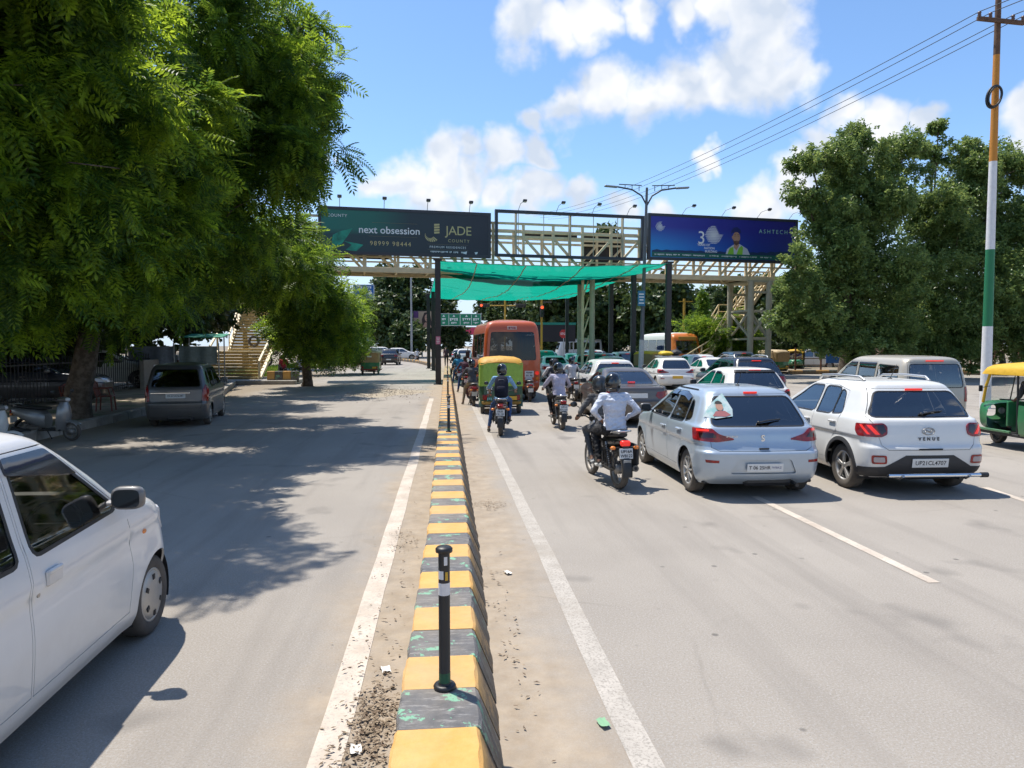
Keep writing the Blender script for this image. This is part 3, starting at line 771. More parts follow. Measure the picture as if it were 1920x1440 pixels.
def kind_tall():
    h = 0.0
    rows = [(.19, -1.68, 1.62, .745, .16, .18, .30, .36, .03, .08),
            (.28, -1.77, 1.72, .785, .16, .20, .32, .42, .04, .10),
            (.45, -1.815, 1.79, .802, .16, .22, .34, .46, .04, .11),
            (.60, -1.825, 1.80, .810, .16, .22, .34, .48, .04, .11),
            (.68, -1.80, 1.79, .810, .16, .22, .34, .48, .04, .11),
            (.86, -1.785, 1.72, .806, .15, .22, .32, .46, .04, .11),
            (.99, -1.77, 1.52, .795, .15, .22, .30, .42, .04, .11),
            (1.05, -1.755, 1.12, .782, .14, .22, .26, .32, .04, .10),
            (1.09, -1.745, .98, .768, .13, .20, .18, .20, .04, .10),
            (1.30, -1.69, .66, .715, .12, .18, .12, .14, .04, .09),
            (1.50, -1.62, .36, .660, .12, .18, .12, .13, .04, .09),
            (1.60, -1.56, .20, .600, .14, .20, .14, .15, .04, .09),
            (1.645, -1.42, .02, .480, .16, .22, .16, .16, .03, .05),
            (1.665, -1.10, -.30, .220, .08, .10, .08, .08, .02, .02),
            (1.667, -.90, -.60, .03, .01, .02, .01, .02, .0, .0)]
    doors = [[(.84, .32), (.88, .62), (.80, 1.03), (.44, 1.30), (.14, 1.545), (-.30, 1.545), (-.30, .32)],
             [(-.325, .32), (-.325, 1.545), (-.95, 1.545), (-1.08, 1.46), (-1.16, 1.08), (-1.10, .84), (-.96, .68), (-.84, .46), (-.82, .32)]]
    win = [[(.70, 1.06), (-.24, 1.03), (-.24, 1.50), (.10, 1.505), (.40, 1.29)],
           [(-.39, 1.025), (-1.02, 1.03), (-.99, 1.47), (-.92, 1.505), (-.39, 1.50)],
           [(-1.17, 1.10), (-1.44, 1.18), (-1.38, 1.42), (-1.16, 1.45)]]
    extra = [('rain_visor', 'side', rounded([(.36, 1.34), (-.28, 1.44), (-.28, 1.525), (.12, 1.525)], .02), .014),
             ('rain_visor', 'side', rounded([(-.35, 1.44), (-1.03, 1.42), (-1.00, 1.50), (-.93, 1.525), (-.35, 1.525)], .02), .014)]
    c = Car(rows, (-1.14, 1.28), .285, .17, style='cover', side_windows=win, doors=doors, rear_window=[(-.62, 1.06), (.62, 1.06), (.53, 1.50), (-.53, 1.50)],
            windscreen=(.62, 1.12, .52, 1.50), tail=[(.66, .68), (.92, .68), (.92, 1.04), (.76, 1.12), (.68, .98)],
            tailgate=[(-.62, .50), (.62, .50), (.655, .66), (.67, 1.05), (.575, 1.545), (-.575, 1.545), (-.67, 1.05), (-.655, .66)],
            extra=extra, hi=True, handles=(), mirror=(.62, 1.09), headlamp=[(.40, .66), (.74, .70), (.76, .90), (.48, .86)], seats=(.12, -.72))
    return c

def kind_sedan():
    rows = [(.19, -1.98, 2.00, .780, .22, .25, .35, .50, .06, .10),
            (.30, -2.12, 2.12, .830, .24, .30, .38, .60, .08, .12),
            (.48, -2.185, 2.19, .850, .25, .32, .40, .65, .09, .13),
            (.64, -2.19, 2.18, .855, .25, .32, .40, .65, .09, .13),
            (.70, -2.17, 2.15, .855, .25, .32, .40, .65, .09, .13),
            (.84, -2.15, 2.02, .850, .24, .34, .40, .65, .09, .13),
            (.96, -2.13, 1.55, .835, .23, .34, .36, .55, .09, .13),
            (1.015, -2.08, 1.10, .815, .20, .30, .28, .36, .09, .12),
            (1.045, -1.62, .96, .790, .20, .26, .20, .22, .08, .11),
            (1.10, -1.42, .84, .760, .18, .26, .16, .18, .08, .11),
            (1.25, -1.12, .50, .690, .15, .24, .13, .14, .07, .10),
            (1.38, -.84, .18, .620, .15, .22, .13, .13, .06, .10),
            (1.44, -.66, .0, .550, .16, .22, .16, .16, .06, .10),
            (1.475, -.50, -.14, .400, .12, .16, .12, .12, .04, .05),
            (1.487, -.40, -.26, .180, .05, .06, .05, .06, .02, .02),
            (1.488, -.36, -.30, .03, .01, .01, .01, .01, .0, .0)]
    doors = [[(.84, .34), (.88, .66), (.78, 1.0), (.34, 1.21), (.04, 1.37), (-.30, 1.37), (-.30, .34)],
             [(-.325, .34), (-.325, 1.37), (-.55, 1.36), (-.86, 1.22), (-1.16, 1.03), (-1.12, .78), (-.98, .62), (-.88, .46), (-.86, .34)]]
    win = [[(.64, 1.04), (-.27, 1.03), (-.27, 1.34), (.0, 1.34), (.28, 1.19)],
           [(-.36, 1.03), (-1.04, 1.05), (-.84, 1.20), (-.58, 1.32), (-.36, 1.34)]]
    c = Car(rows, (-1.33, 1.30), .31, .19, style='ten', side_windows=win, doors=doors, rear_window=[(-.60, 1.075), (.60, 1.075), (.49, 1.37), (-.49, 1.37)],
            windscreen=(.62, 1.06, .48, 1.36), tail=[(.46, .80), (.55, .72), (.98, .74), (1.04, .88), (.96, .93), (.52, .90)],
            tailgate=[(-.58, .66), (.58, .66), (.66, .76), (.68, .95), (.62, 1.03), (-.62, 1.03), (-.68, .95), (-.66, .76)], hi=True, handles=((0, -.16, .88), (1, -.98, .90)),
            mirror=(.58, 1.02), headlamp=[(.42, .66), (.80, .70), (.82, .82), (.50, .78)], grille=[(0, .42), (.42, .42), (.48, .62), (0, .66)], seats=(.12, -.62))
    return c

def kind_suv_big():
    rows = [(.26, -2.00, 2.00, .830, .20, .22, .35, .50, .05, .10),
            (.36, -2.12, 2.12, .890, .20, .24, .36, .55, .05, .12),
            (.55, -2.19, 2.19, .910, .20, .25, .38, .60, .06, .13),
            (.74, -2.20, 2.18, .915, .20, .26, .38, .60, .06, .13),
            (.82, -2.16, 2.16, .915, .20, .26, .38, .60, .06, .13),
            (.98, -2.13, 2.10, .910, .20, .27, .36, .58, .06, .13),
            (1.08, -2.10, 1.80, .895, .19, .27, .34, .55, .06, .13),
            (1.14, -2.07, 1.30, .875, .18, .26, .30, .40, .06, .12),
            (1.18, -2.00, 1.06, .840, .17, .24, .20, .22, .06, .11),
            (1.38, -1.86, .66, .750, .14, .20, .13, .14, .06, .10),
            (1.56, -1.70, .30, .680, .14, .20, .13, .13, .05, .10),
            (1.65, -1.62, .10, .610, .15, .20, .16, .16, .05, .10),
            (1.69, -1.46, -.10, .470, .16, .22, .16, .16, .04, .05),
            (1.71, -1.15, -.40, .200, .08, .10, .08, .08, .02, .02),
            (1.712, -.90, -.60, .03, .01, .02, .01, .02, .0, .0)]
    doors = [[(.92, .42), (.96, .74), (.86, 1.13), (.42, 1.36), (.06, 1.585), (-.36, 1.585), (-.36, .42)],
             [(-.385, .42), (-.385, 1.585), (-.95, 1.56), (-1.24, 1.48), (-1.28, 1.16), (-1.22, .92), (-1.08, .74), (-.96, .54), (-.94, .42)]]
    win = [[(.72, 1.16), (-.33, 1.15), (-.33, 1.55), (0.02, 1.55), (.34, 1.35)],
           [(-.42, 1.15), (-1.14, 1.17), (-1.10, 1.48), (-.92, 1.53), (-.42, 1.55)],
           [(-1.32, 1.20), (-1.66, 1.26), (-1.56, 1.46), (-1.30, 1.50)]]
    extra = [('bumper_inset', 'rear', [(-.80, .33), (-.62, .50), (.62, .50), (.80, .33)], .006), ('reflector', 'arc', [(.62, .60), (.85, .60), (.85, .64), (.62, .64)], .006)]
    c = Car(rows, (-1.36, 1.34), .35, .21, style='five', side_windows=win, doors=doors, rear_window=[(-.72, 1.19), (.72, 1.19), (.60, 1.54), (-.60, 1.54)],
            windscreen=(.66, 1.20, .54, 1.54), tail=[(.54, .98), (.62, .90), (1.02, .90), (1.06, 1.02), (1.02, 1.08), (.58, 1.08)],
            tailgate=[(-.62, .74), (.62, .74), (.70, .82), (.75, 1.05), (.77, 1.17), (.64, 1.585), (-.64, 1.585), (-.77, 1.17), (-.75, 1.05), (-.70, .82)],
            extra=extra, hi=False, handles=((0, -.22, 1.0), (1, -1.10, 1.03)), mirror=(.66, 1.16), cladding=.05, headlamp=[(.44, .80), (.84, .84), (.86, .98), (.52, .94)],
            grille=[(0, .52), (.44, .52), (.50, .84), (0, .88)], flare=.02)
    return c

def kind_van():
    rows = [(.24, -2.16, 2.06, .760, .18, .20, .35, .46, .04, .10),
            (.36, -2.24, 2.20, .815, .18, .22, .36, .52, .04, .12),
            (.55, -2.27, 2.26, .830, .18, .22, .38, .56, .04, .13),
            (.80, -2.275, 2.25, .835, .17, .22, .38, .58, .04, .13),
            (.98, -2.26, 2.05, .832, .16, .22, .36, .55, .04, .13),
            (1.08, -2.25, 1.60, .825, .16, .22, .30, .44, .04, .12),
            (1.14, -2.245, 1.34, .815, .15, .20, .22, .26, .04, .11),
            (1.40, -2.20, .92, .770, .13, .18, .14, .16, .04, .10),
            (1.64, -2.14, .52, .720, .13, .18, .13, .14, .04, .10),
            (1.76, -2.10, .30, .650, .16, .22, .16, .18, .04, .09),
            (1.815, -1.95, .10, .500, .16, .22, .16, .16, .03, .05),
            (1.84, -1.50, -.30, .230, .08, .10, .08, .08, .02, .02),
            (1.842, -1.2, -.80, .03, .01, .02, .01, .02, .0, .0)]
    doors = [[(1.10, .40), (1.12, .72), (1.02, 1.10), (.62, 1.40), (.30, 1.68), (-.12, 1.68), (-.12, .40)],
             [(-.145, .40), (-.145, 1.68), (-.98, 1.68), (-1.0, 1.10), (-.98, .40)]]
    win = [[(.90, 1.12), (-.06, 1.10), (-.06, 1.60), (.26, 1.61), (.60, 1.36)], [(-.19, 1.10), (-.94, 1.10), (-.94, 1.61), (-.19, 1.61)],
           [(-1.06, 1.10), (-1.94, 1.13), (-1.90, 1.58), (-1.06, 1.61)]]
    extra = [('rain_visor', 'side', [(.5, 1.49), (-.08, 1.60), (-.08, 1.66), (.22, 1.66)], .012), ('rain_visor', 'side', [(-.17, 1.60), (-.96, 1.60), (-.96, 1.66), (-.17, 1.66)], .012)]
    c = Car(rows, (-1.42, 1.33), .32, .20, style='cover', side_windows=win, doors=doors, rear_window=[(-.66, 1.10), (.66, 1.10), (.60, 1.64), (-.60, 1.64)],
            windscreen=(.64, 1.18, .54, 1.60), tail=[(.68, .76), (.96, .76), (.96, 1.10), (.70, 1.12)],
            tailgate=[(-.66, .56), (.66, .56), (.70, .80), (.71, 1.10), (.64, 1.69), (-.64, 1.69), (-.71, 1.10), (-.70, .80)], extra=extra, hi=False,
            handles=((0, -.02, .92), (1, -.86, .92)), mirror=(.84, 1.14), headlamp=[(.44, .72), (.78, .76), (.80, .92), (.52, .88)], seats=(.25, -.65))
    return c

def kind_bus():
    rows = [(.34, -2.95, 3.10, .980, .16, .16, .30, .36, .03, .10),
            (.45, -3.08, 3.22, 1.03, .17, .18, .32, .40, .04, .12),
            (.80, -3.16, 3.28, 1.06, .13, .15, .34, .42, .05, .14),
            (1.20, -3.17, 3.28, 1.075, .13, .15, .34, .42, .05, .14),
            (1.55, -3.16, 3.22, 1.075, .13, .15, .32, .40, .05, .14),
            (1.90, -3.14, 3.10, 1.06, .13, .15, .28, .34, .05, .13),
            (2.30, -3.11, 2.94, 1.035, .14, .16, .24, .28, .05, .12),
            (2.66, -3.06, 2.80, .99, .16, .18, .22, .26, .05, .10),
            (2.87, -2.95, 2.55, .88, .20, .22, .24, .28, .05, .08),
            (2.95, -2.60, 2.20, .620, .2, .24, .2, .24, .03, .05),
            (3.00, -1.80, 1.40, .300, .1, .12, .1, .12, .02, .02),
            (3.005, -1.2, .60, .03, .01, .02, .01, .02, .0, .0)]
    win = [[(2.28, 1.52), (1.62, 1.52), (1.62, 2.46), (2.18, 2.46)], [(1.50, 1.52), (.16, 1.52), (.16, 2.46), (1.50, 2.46)], [(.06, 1.52), (-1.34, 1.52), (-1.34, 2.46), (.06, 2.46)],
           [(-1.44, 1.52), (-2.74, 1.52), (-2.70, 2.46), (-1.44, 2.46)]]
    doors = [[(2.44, .50), (2.40, 2.52), (1.56, 2.52), (1.56, .50)]]
    c = Car(rows, (-1.85, 1.95), .40, .24, style='far', side_windows=win, doors=doors, rear_window=[(-.88, 1.50), (.88, 1.50), (.80, 2.50), (-.80, 2.50)],
            windscreen=(.86, 1.50, .78, 2.42), tail=None, tailgate=[(-.50, .62), (.50, .62), (.50, 1.34), (-.50, 1.34)], hi=False, handles=(), mirror=None, seats=False,
            headlamp=[(.52, .72), (.88, .74), (.90, .96), (.56, .96)], flare=.01, grille=[(0, .60), (.45, .60), (.45, .95), (0, 1.0)])
    return c
# ------------------------------------------------------------------ ground, road, divider
def ground_mat(name, kind):
    m = bpy.data.materials.new(name); m.use_nodes = True; nt = m.node_tree; N = nt.nodes; L = nt.links; b = N['Principled BSDF']
    tc = N.new('ShaderNodeTexCoord')
    def noise(sc, det=5, rough=.6, vec=None):
        n = N.new('ShaderNodeTexNoise'); n.inputs['Scale'].default_value = sc; n.inputs['Detail'].default_value = det; n.inputs['Roughness'].default_value = rough
        L.new(vec or tc.outputs['Object'], n.inputs['Vector']); return n.outputs['Fac']
    def ramp(f, p0, c0, p1, c1):
        r = N.new('ShaderNodeValToRGB'); r.color_ramp.elements[0].position = p0; r.color_ramp.elements[1].position = p1
        r.color_ramp.elements[0].color = tuple(c0) + (1,); r.color_ramp.elements[1].color = tuple(c1) + (1,); L.new(f, r.inputs[0]); return r.outputs[0]
    def mixc(f, a, c, mode='MIX'):
        x = N.new('ShaderNodeMix'); x.data_type = 'RGBA'; x.blend_type = mode
        if isinstance(f, float): x.inputs[0].default_value = f
        else: L.new(f, x.inputs[0])
        for s_, i in ((a, 6), (c, 7)):
            if isinstance(s_, tuple): x.inputs[i].default_value = s_ + (1,)
            else: L.new(s_, x.inputs[i])
        return x.outputs[2]
    def math_(op, a, c=0.0, d=None, clamp=False):
        x = N.new('ShaderNodeMath'); x.operation = op; x.use_clamp = clamp
        for i, s_ in enumerate((a, c, d)):
            if s_ is None: continue
            if isinstance(s_, (int, float)): x.inputs[i].default_value = s_
            else: L.new(s_, x.inputs[i])
        return x.outputs[0]
    if kind == 'road':
        base = ramp(noise(0.35, 6), .3, (.252, .222, .188), .7, (.330, .294, .250))
        base = mixc(ramp(noise(70, 3, .8), .46, (0, 0, 0), .72, (1, 1, 1)), base, (.37, .36, .34))        # pale stone chips
        base = mixc(ramp(noise(95, 2, .8), .60, (0, 0, 0), .74, (1, 1, 1)), base, (.10, .097, .092))      # dark pits
        sx = N.new('ShaderNodeSeparateXYZ'); L.new(tc.outputs['Object'], sx.inputs[0])
        mp = N.new('ShaderNodeMapping'); mp.inputs['Scale'].default_value = (1.6, .10, 1); L.new(tc.outputs['Object'], mp.inputs[0])
        base = mixc(ramp(noise(1.0, 4, .6, mp.outputs[0]), .50, (0, 0, 0), .76, (.6, .6, .6)), base, (.18, .163, .145))   # tyre-worn lanes
        vo = N.new('ShaderNodeTexVoronoi'); vo.inputs['Scale'].default_value = 2.6; L.new(tc.outputs['Object'], vo.inputs['Vector'])
        base = mixc(math_('MULTIPLY', ramp(vo.outputs['Distance'], .05, (1, 1, 1), .085, (0, 0, 0)), ramp(noise(.7, 2), .46, (0, 0, 0), .56, (.75, .75, .75))), base, (.10, .092, .085))   # trodden-in spots
        base = mixc(ramp(noise(.9, 3, .5), .62, (0, 0, 0), .72, (.65, .65, .65)), base, (.15, .138, .125))    # oil and patching
        wp = N.new('ShaderNodeMix'); wp.data_type = 'VECTOR'; wp.inputs[0].default_value = .12; nv = N.new('ShaderNodeTexNoise'); nv.inputs['Scale'].default_value = 1.5; L.new(tc.outputs['Object'], nv.inputs['Vector']); L.new(tc.outputs['Object'], wp.inputs[4]); L.new(nv.outputs['Color'], wp.inputs[5])
        ve = N.new('ShaderNodeTexVoronoi'); ve.feature = 'DISTANCE_TO_EDGE'; ve.inputs['Scale'].default_value = .55; L.new(wp.outputs[1], ve.inputs['Vector'])
        base = mixc(math_('MULTIPLY', ramp(ve.outputs['Distance'], .003, (1, 1, 1), .010, (0, 0, 0)), ramp(noise(.25, 3), .50, (0, 0, 0), .62, (.28, .28, .28))), base, (.12, .105, .09))     # hairline cracks
        # sand swept against the divider
        d0 = math_('ABSOLUTE', math_('SUBTRACT', sx.outputs['X'], 0.0))
        wob = math_('MULTIPLY_ADD', noise(.55, 5, .65), 1.5, -.75)
        dd = math_('ADD', d0, wob)
        mr = N.new('ShaderNodeMapRange'); mr.interpolation_type = 'SMOOTHSTEP'; L.new(dd, mr.inputs[0]); mr.inputs[1].default_value = 1.05; mr.inputs[2].default_value = .45
        grit = math_('MULTIPLY', mr.outputs[0], ramp(noise(9, 5, .7), .25, (.55, .55, .55), .6, (1, 1, 1)))
        base = mixc(grit, base, ramp(noise(4, 6, .7), .3, (.27, .215, .155), .7, (.40, .33, .25)))
        wl = N.new('ShaderNodeMapRange'); wl.interpolation_type = 'SMOOTHSTEP'; L.new(math_('ADD', sx.outputs['X'], math_('MULTIPLY', wob, .8)), wl.inputs[0]); wl.inputs[1].default_value = -7.6; wl.inputs[2].default_value = -9.2
        base = mixc(wl.outputs[0], base, (.24, .20, .15))
        L.new(base, b.inputs['Base Color']); b.inputs['Roughness'].default_value = .9; b.inputs['Specular IOR Level'].default_value = .25
        bp = N.new('ShaderNodeBump'); bp.inputs['Strength'].default_value = .55; bp.inputs['Distance'].default_value = .006; L.new(noise(80, 4, .8), bp.inputs['Height']); L.new(bp.outputs[0], b.inputs['Normal'])
    elif kind == 'earth':
        base = ramp(noise(.5, 7), .3, (.15, .115, .08), .7, (.30, .245, .18))
        base = mixc(ramp(noise(1.1, 5), .52, (0, 0, 0), .66, (1, 1, 1)), base, (.07, .10, .03))
        base = mixc(ramp(noise(14, 4, .8), .6, (0, 0, 0), .72, (1, 1, 1)), base, (.10, .08, .05))
        L.new(base, b.inputs['Base Color']); b.inputs['Roughness'].default_value = .95
        bp = N.new('ShaderNodeBump'); bp.inputs['Strength'].default_value = .6; bp.inputs['Distance'].default_value = .05; L.new(noise(9, 6), bp.inputs['Height']); L.new(bp.outputs[0], b.inputs['Normal'])
    elif kind == 'faded':
        base = ramp(noise(3, 6, .7), .3, (.34, .31, .27), .65, (.46, .42, .37))
        base = mixc(ramp(noise(55, 3, .8), .48, (0, 0, 0), .62, (.9, .9, .9)), base, (.25, .23, .20))
        base = mixc(ramp(noise(.8, 5, .7), .50, (0, 0, 0), .66, (.85, .85, .85)), base, (.30, .265, .22))
        L.new(base, b.inputs['Base Color']); b.inputs['Roughness'].default_value = .85
    elif kind == 'line':
        base = ramp(noise(3, 6, .7), .32, (.42, .35, .28), .62, (.56, .49, .41))
        base = mixc(ramp(noise(40, 3, .8), .54, (0, 0, 0), .68, (.8, .8, .8)), base, (.27, .25, .23))
        base = mixc(ramp(noise(1.2, 5, .7), .58, (0, 0, 0), .7, (.75, .75, .75)), base, (.30, .255, .20))
        L.new(base, b.inputs['Base Color']); b.inputs['Roughness'].default_value = .8
    elif kind in ('yellow', 'black'):
        c0, c1 = (((.56, .29, .06), (.68, .39, .12)) if kind == 'yellow' else ((.055, .058, .066), (.14, .14, .145)))
        base = ramp(noise(5, 6, .7), .3, c0, .7, c1)
        if kind == 'black':
            mp = N.new('ShaderNodeMapping'); mp.inputs['Scale'].default_value = (3, 14, 3); L.new(tc.outputs['Object'], mp.inputs[0])
            oi = N.new('ShaderNodeObjectInfo'); ad = N.new('ShaderNodeVectorMath'); ad.operation = 'ADD'; cx = N.new('ShaderNodeCombineXYZ')
            L.new(math_('MULTIPLY', oi.outputs['Random'], 50), cx.inputs[0]); L.new(mp.outputs[0], ad.inputs[0]); L.new(cx.outputs[0], ad.inputs[1])
            base = mixc(ramp(noise(2.2, 6, .75, ad.outputs[0]), .52, (0, 0, 0), .68, (.8, .8, .8)), base, (.33, .32, .31))
            a2 = N.new('ShaderNodeVectorMath'); a2.operation = 'ADD'; L.new(tc.outputs['Object'], a2.inputs[0]); L.new(cx.outputs[0], a2.inputs[1])
            base = mixc(ramp(noise(6, 5, .7, a2.outputs[0]), .575, (0, 0, 0), .60, (.9, .9, .9)), base, (.16, .42, .27))
        else:
            base = mixc(ramp(noise(2.6, 6, .7), .62, (0, 0, 0), .75, (.6, .6, .6)), base, (.52, .45, .36))
        ge = N.new('ShaderNodeNewGeometry'); base = mixc(ramp(noise(1.3, 6, .7, ge.outputs['Position']), .42, (.04, .04, .04), .70, (.42, .42, .42)), base, (.36, .30, .22))      # dust lying on the paint
        sx = N.new('ShaderNodeSeparateXYZ'); L.new(tc.outputs['Object'], sx.inputs[0])
        low = N.new('ShaderNodeMapRange'); L.new(sx.outputs['Z'], low.inputs[0]); low.inputs[1].default_value = .288; low.inputs[2].default_value = .17
        base = mixc(math_('MULTIPLY', low.outputs[0], ramp(noise(12, 6, .75), .3, (.35, .35, .35), .55, (1, 1, 1))), base, (.10, .078, .055))
        L.new(base, b.inputs['Base Color']); b.inputs['Roughness'].default_value = .75
        bp = N.new('ShaderNodeBump'); bp.inputs['Strength'].default_value = .5; bp.inputs['Distance'].default_value = .012; L.new(noise(18, 6, .7), bp.inputs['Height']); L.new(bp.outputs[0], b.inputs['Normal'])
    MATS[name] = m
    return m
m_road = ground_mat('road_surface', 'road'); m_earth = ground_mat('earth', 'earth'); m_line = ground_mat('road_paint', 'line')
m_fade = ground_mat('faded_road_paint', 'faded'); m_yel = ground_mat('yellow_kerb_paint', 'yellow'); m_blk = ground_mat('black_kerb_paint', 'black')
concrete = mat('concrete', (0.30, 0.28, 0.25), .85, var=.3, scale=3, bump=.3)
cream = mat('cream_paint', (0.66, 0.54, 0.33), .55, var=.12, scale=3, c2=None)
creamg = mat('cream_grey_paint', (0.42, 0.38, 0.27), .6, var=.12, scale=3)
blackp = mat('black_paint', (0.014, 0.014, 0.015), .45, var=.3, scale=6)
darkfr = mat('dark_frame', (0.03, 0.035, 0.045), .5)
galv = mat('galvanised', (0.33, 0.34, 0.35), .5, .6, var=.15)

def sheet(name, poly, z, m, sub=None):
    b = MB(); b.add([(x, y, z) for x, y in poly], [tuple(range(len(poly)))]); o = b.build(name, m); o['kind'] = 'structure'; return o
sheet('ground', [(-900, -200), (900, -200), (900, 1500), (-900, 1500)], -.03, m_earth)
sheet('road', [(-9.0, -12), (46, -12), (46, 60), (34, 78), (60, 120), (60, 210), (-60, 210), (-60, 140), (-12.2, 118), (-12.2, 44), (-9.0, 30)], 0.0, m_road)
def stripe(name, pts, w, z=.004, m=None):
    L_, R_ = [], []
    for i, p in enumerate(pts):
        a = Vector(pts[max(0, i - 1)]); c = Vector(pts[min(len(pts) - 1, i + 1)]); d = (c - a).normalized(); n = Vector((d.y, -d.x))
        L_.append(Vector(p) - n * w / 2); R_.append(Vector(p) + n * w / 2)
    b = MB(); n = len(pts); b.add([(v.x, v.y, z) for v in L_ + R_], [(i, n + i, n + i + 1, i + 1) for i in range(n - 1)])
    o = b.build(name, m or m_line); o['kind'] = 'structure'; return o
rg = random.Random(7)
la, lb_ = gp(608, 1440), gp(802, 772)
stripe('edge_line', [(la.x + (lb_.x - la.x) * (y - la.y) / (lb_.y - la.y) + rg.uniform(-.010, .010), y) for y in np.arange(0, 29, 1.0)], .17)
la, lb_ = gp(1218, 1440), gp(905, 795)
stripe('edge_line', [(la.x + (lb_.x - la.x) * (y - la.y) / (lb_.y - la.y) + rg.uniform(-.010, .010), y) for y in np.arange(0, 37, 1.0)], .16, m=m_fade)
a, c = gp(1440, 943), gp(1752, 1093)
dv = (a - c).normalized()
stripe('lane_line', [tuple((c + dv * t)[:2]) for t in np.linspace(0, (a - c).length + .4, 6)], .11)
for t0 in (6.2, 12.4, 18.6): stripe('lane_line', [tuple((c + dv * (t0 + t))[:2]) for t in np.linspace(0, 2.8, 5)], .11)
a2, c2 = gp(1870, 922), gp(1960, 952)
stripe('lane_line', [tuple((c2 + (a2 - c2) * t)[:2]) for t in np.linspace(-.6, 1.3, 5)], .11)

# raised pavement on the left with its kerb stones
pave = sheet('pavement', [(-9.2, -10), (-9.2, 29), (-12.4, 43.5), (-12.4, 117), (-60, 139), (-60, -10)], .19, m_earth)
kb = tag(empty('left_kerb', (0, 0, 0)), kind='structure')
km = {}
def kerb_run(parent, p0, p1, h, w, step, mats_, jitter=.01):
    p0, p1 = Vector(p0), Vector(p1); d = p1 - p0; n = int(d.length / step); ang = math.atan2(d.y, d.x)
    for i in range(n):
        key = (round(h, 2), round(w, 2), round(step, 2), i % len(mats_), mats_[0].name)
        if key not in km:
            q = MB(); q.box((0, 0, h / 2 - .02), (step - .012, w, h + .04), .018); km[key] = q.mesh('kerb_stone', mats_[i % len(mats_)])
        p = p0 + d * ((i + .5) / n)
        link('kerb_stone', km[key], parent, (p.x, p.y, rg.uniform(-jitter, jitter)), (0, 0, ang + rg.uniform(-.015, .015)))
kerb_run(kb, (-9.1, 2), (-9.1, 29), .22, .22, .9, [concrete])
kerb_run(kb, (-9.1, 29), (-12.3, 43.5), .22, .22, .9, [concrete])
kerb_run(kb, (-12.3, 50), (-12.3, 70), .22, .22, .9, [concrete])

# painted concrete divider the photographer stands on
dvd = tag(empty('road_divider'), 'low concrete road divider painted in yellow and black bands', 'road divider')
prof = [(-.262, -.02), (-.256, .283), (-.242, .30), (.135, .30), (.152, .283), (.275, -.02)]
bm_v = []
for k in range(6):
    q = MB(); L_ = .388; n = 5; secs = []
    for j in range(n + 1):
        y = -L_ / 2 + L_ * j / n; e = .0 if 0 < j < n else .004
        secs.append([(x + (rg.uniform(-.006, .006) if 0 < j < n else 0) - math.copysign(e, x), y, z - e * (z > .1) + (rg.uniform(-.004, .004) if z > .1 and 0 < j < n else 0)) for x, z in prof])
    q.loft(secs, smooth=False); bm_v.append(q.mesh('painted_block', m_yel if k % 2 == 0 else m_blk))
y = 2.39; i = 0
phase = 0                       # nearest full band in view is yellow
ys = []
yy = 3.27 - .388 * 9
while yy < 62:
    ys.append(yy); yy += .388
for i, yv in enumerate(ys):
    kq = (i + 0) % 2            # band starting at 3.325 m is black
    kk = 1 if (i - 9) % 2 == 0 else 0
    link('painted_block', bm_v[kk + 2 * rg.randrange(3)], dvd, (rg.uniform(-.003, .003) + .06 * min(1, max(0, (yv - 3) / 4)), yv + .194, rg.uniform(-.003, .002)), (0, 0, rg.uniform(-.004, .004)))

# far kerb that swings off to the left
fk = tag(empty('far_kerb'), 'yellow and black kerb curving left beyond the canopy posts', 'kerb')
kerb_run(fk, (-.9, 66), (-3.4, 84), .34, .30, .95, [m_yel, m_blk]); kerb_run(fk, (-3.4, 84), (-10.5, 112), .34, .30, .95, [m_yel, m_blk])
rk = tag(empty('right_kerb'), 'yellow and black kerb along the far right roadside trees', 'kerb')
kerb_run(rk, (24.5, 49), (34.5, 49), .3, .25, 1.0, [m_yel, m_blk]); kerb_run(rk, (34.5, 49), (46, 38), .3, .25, 1.0, [m_yel, m_blk])
sheet('pavement', [(24.5, 49.2), (34.5, 49.2), (60, 24), (120, 24), (120, 120), (30, 120), (20, 62)], .17, m_earth)

# spring bollards standing on the divider
whiteband = mat('reflective_white', (.62, .62, .62), .5, var=.1); yelband = mat('scuffed_yellow', (.55, .33, .03), .6)
greenp = mat('chipped_green', (.02, .10, .05), .6, var=.4)
def bollard(loc, label, full=True):
    t = empty('bollard', loc, 0, label, 'bollard', 'bollards standing along the divider')
    b = MB(); b.lathe([(.05, 0), (.05, .008), (.036, .016), (.030, .03), (.030, .725)], n=24); b.build('post', blackp, t)
    b = MB(); b.lathe([(.030, .72), (.044, .725), (.045, .742), (.036, .752), (.0, .754)], n=24); b.build('cap', blackp, t)
    b = MB(); b.lathe([(.058, .0), (.060, .01), (.054, .02), (.042, .024), (.032, .02)], n=24); b.build('base_ring', blackp, t)
    b = MB(); b.lathe([(.0308, .50), (.0308, .565)], n=24); b.build('reflective_band', whiteband, t)
    b = MB(); b.lathe([(.0306, .032), (.0306, .085)], n=24); b.build('green_foot_paint', greenp, t)
    for h, a0, a1, m_ in ((.585, 3.5, 4.6, whiteband), (.66, 4.7, 5.3, whiteband), (.58, 4.9, 5.4, yelband)):
        b = MB(); b.lathe([(.0309, h), (.0309, h + .045)], n=8, a0=a0, a1=a1); b.build('sticker_scrap', m_, t)
    return t
for yb, lb in ((3.66, 'black bollard with torn stickers standing nearest on the divider'), (14.7, 'second black bollard along the divider, beyond the nearest one'),
               (25.5, 'third black bollard along the divider, before the canopy post'), (36.5, 'farthest black bollard on the divider beside the tall black canopy post')):
    bollard((-.02 + .05 * (yb > 6), yb, .30), lb)

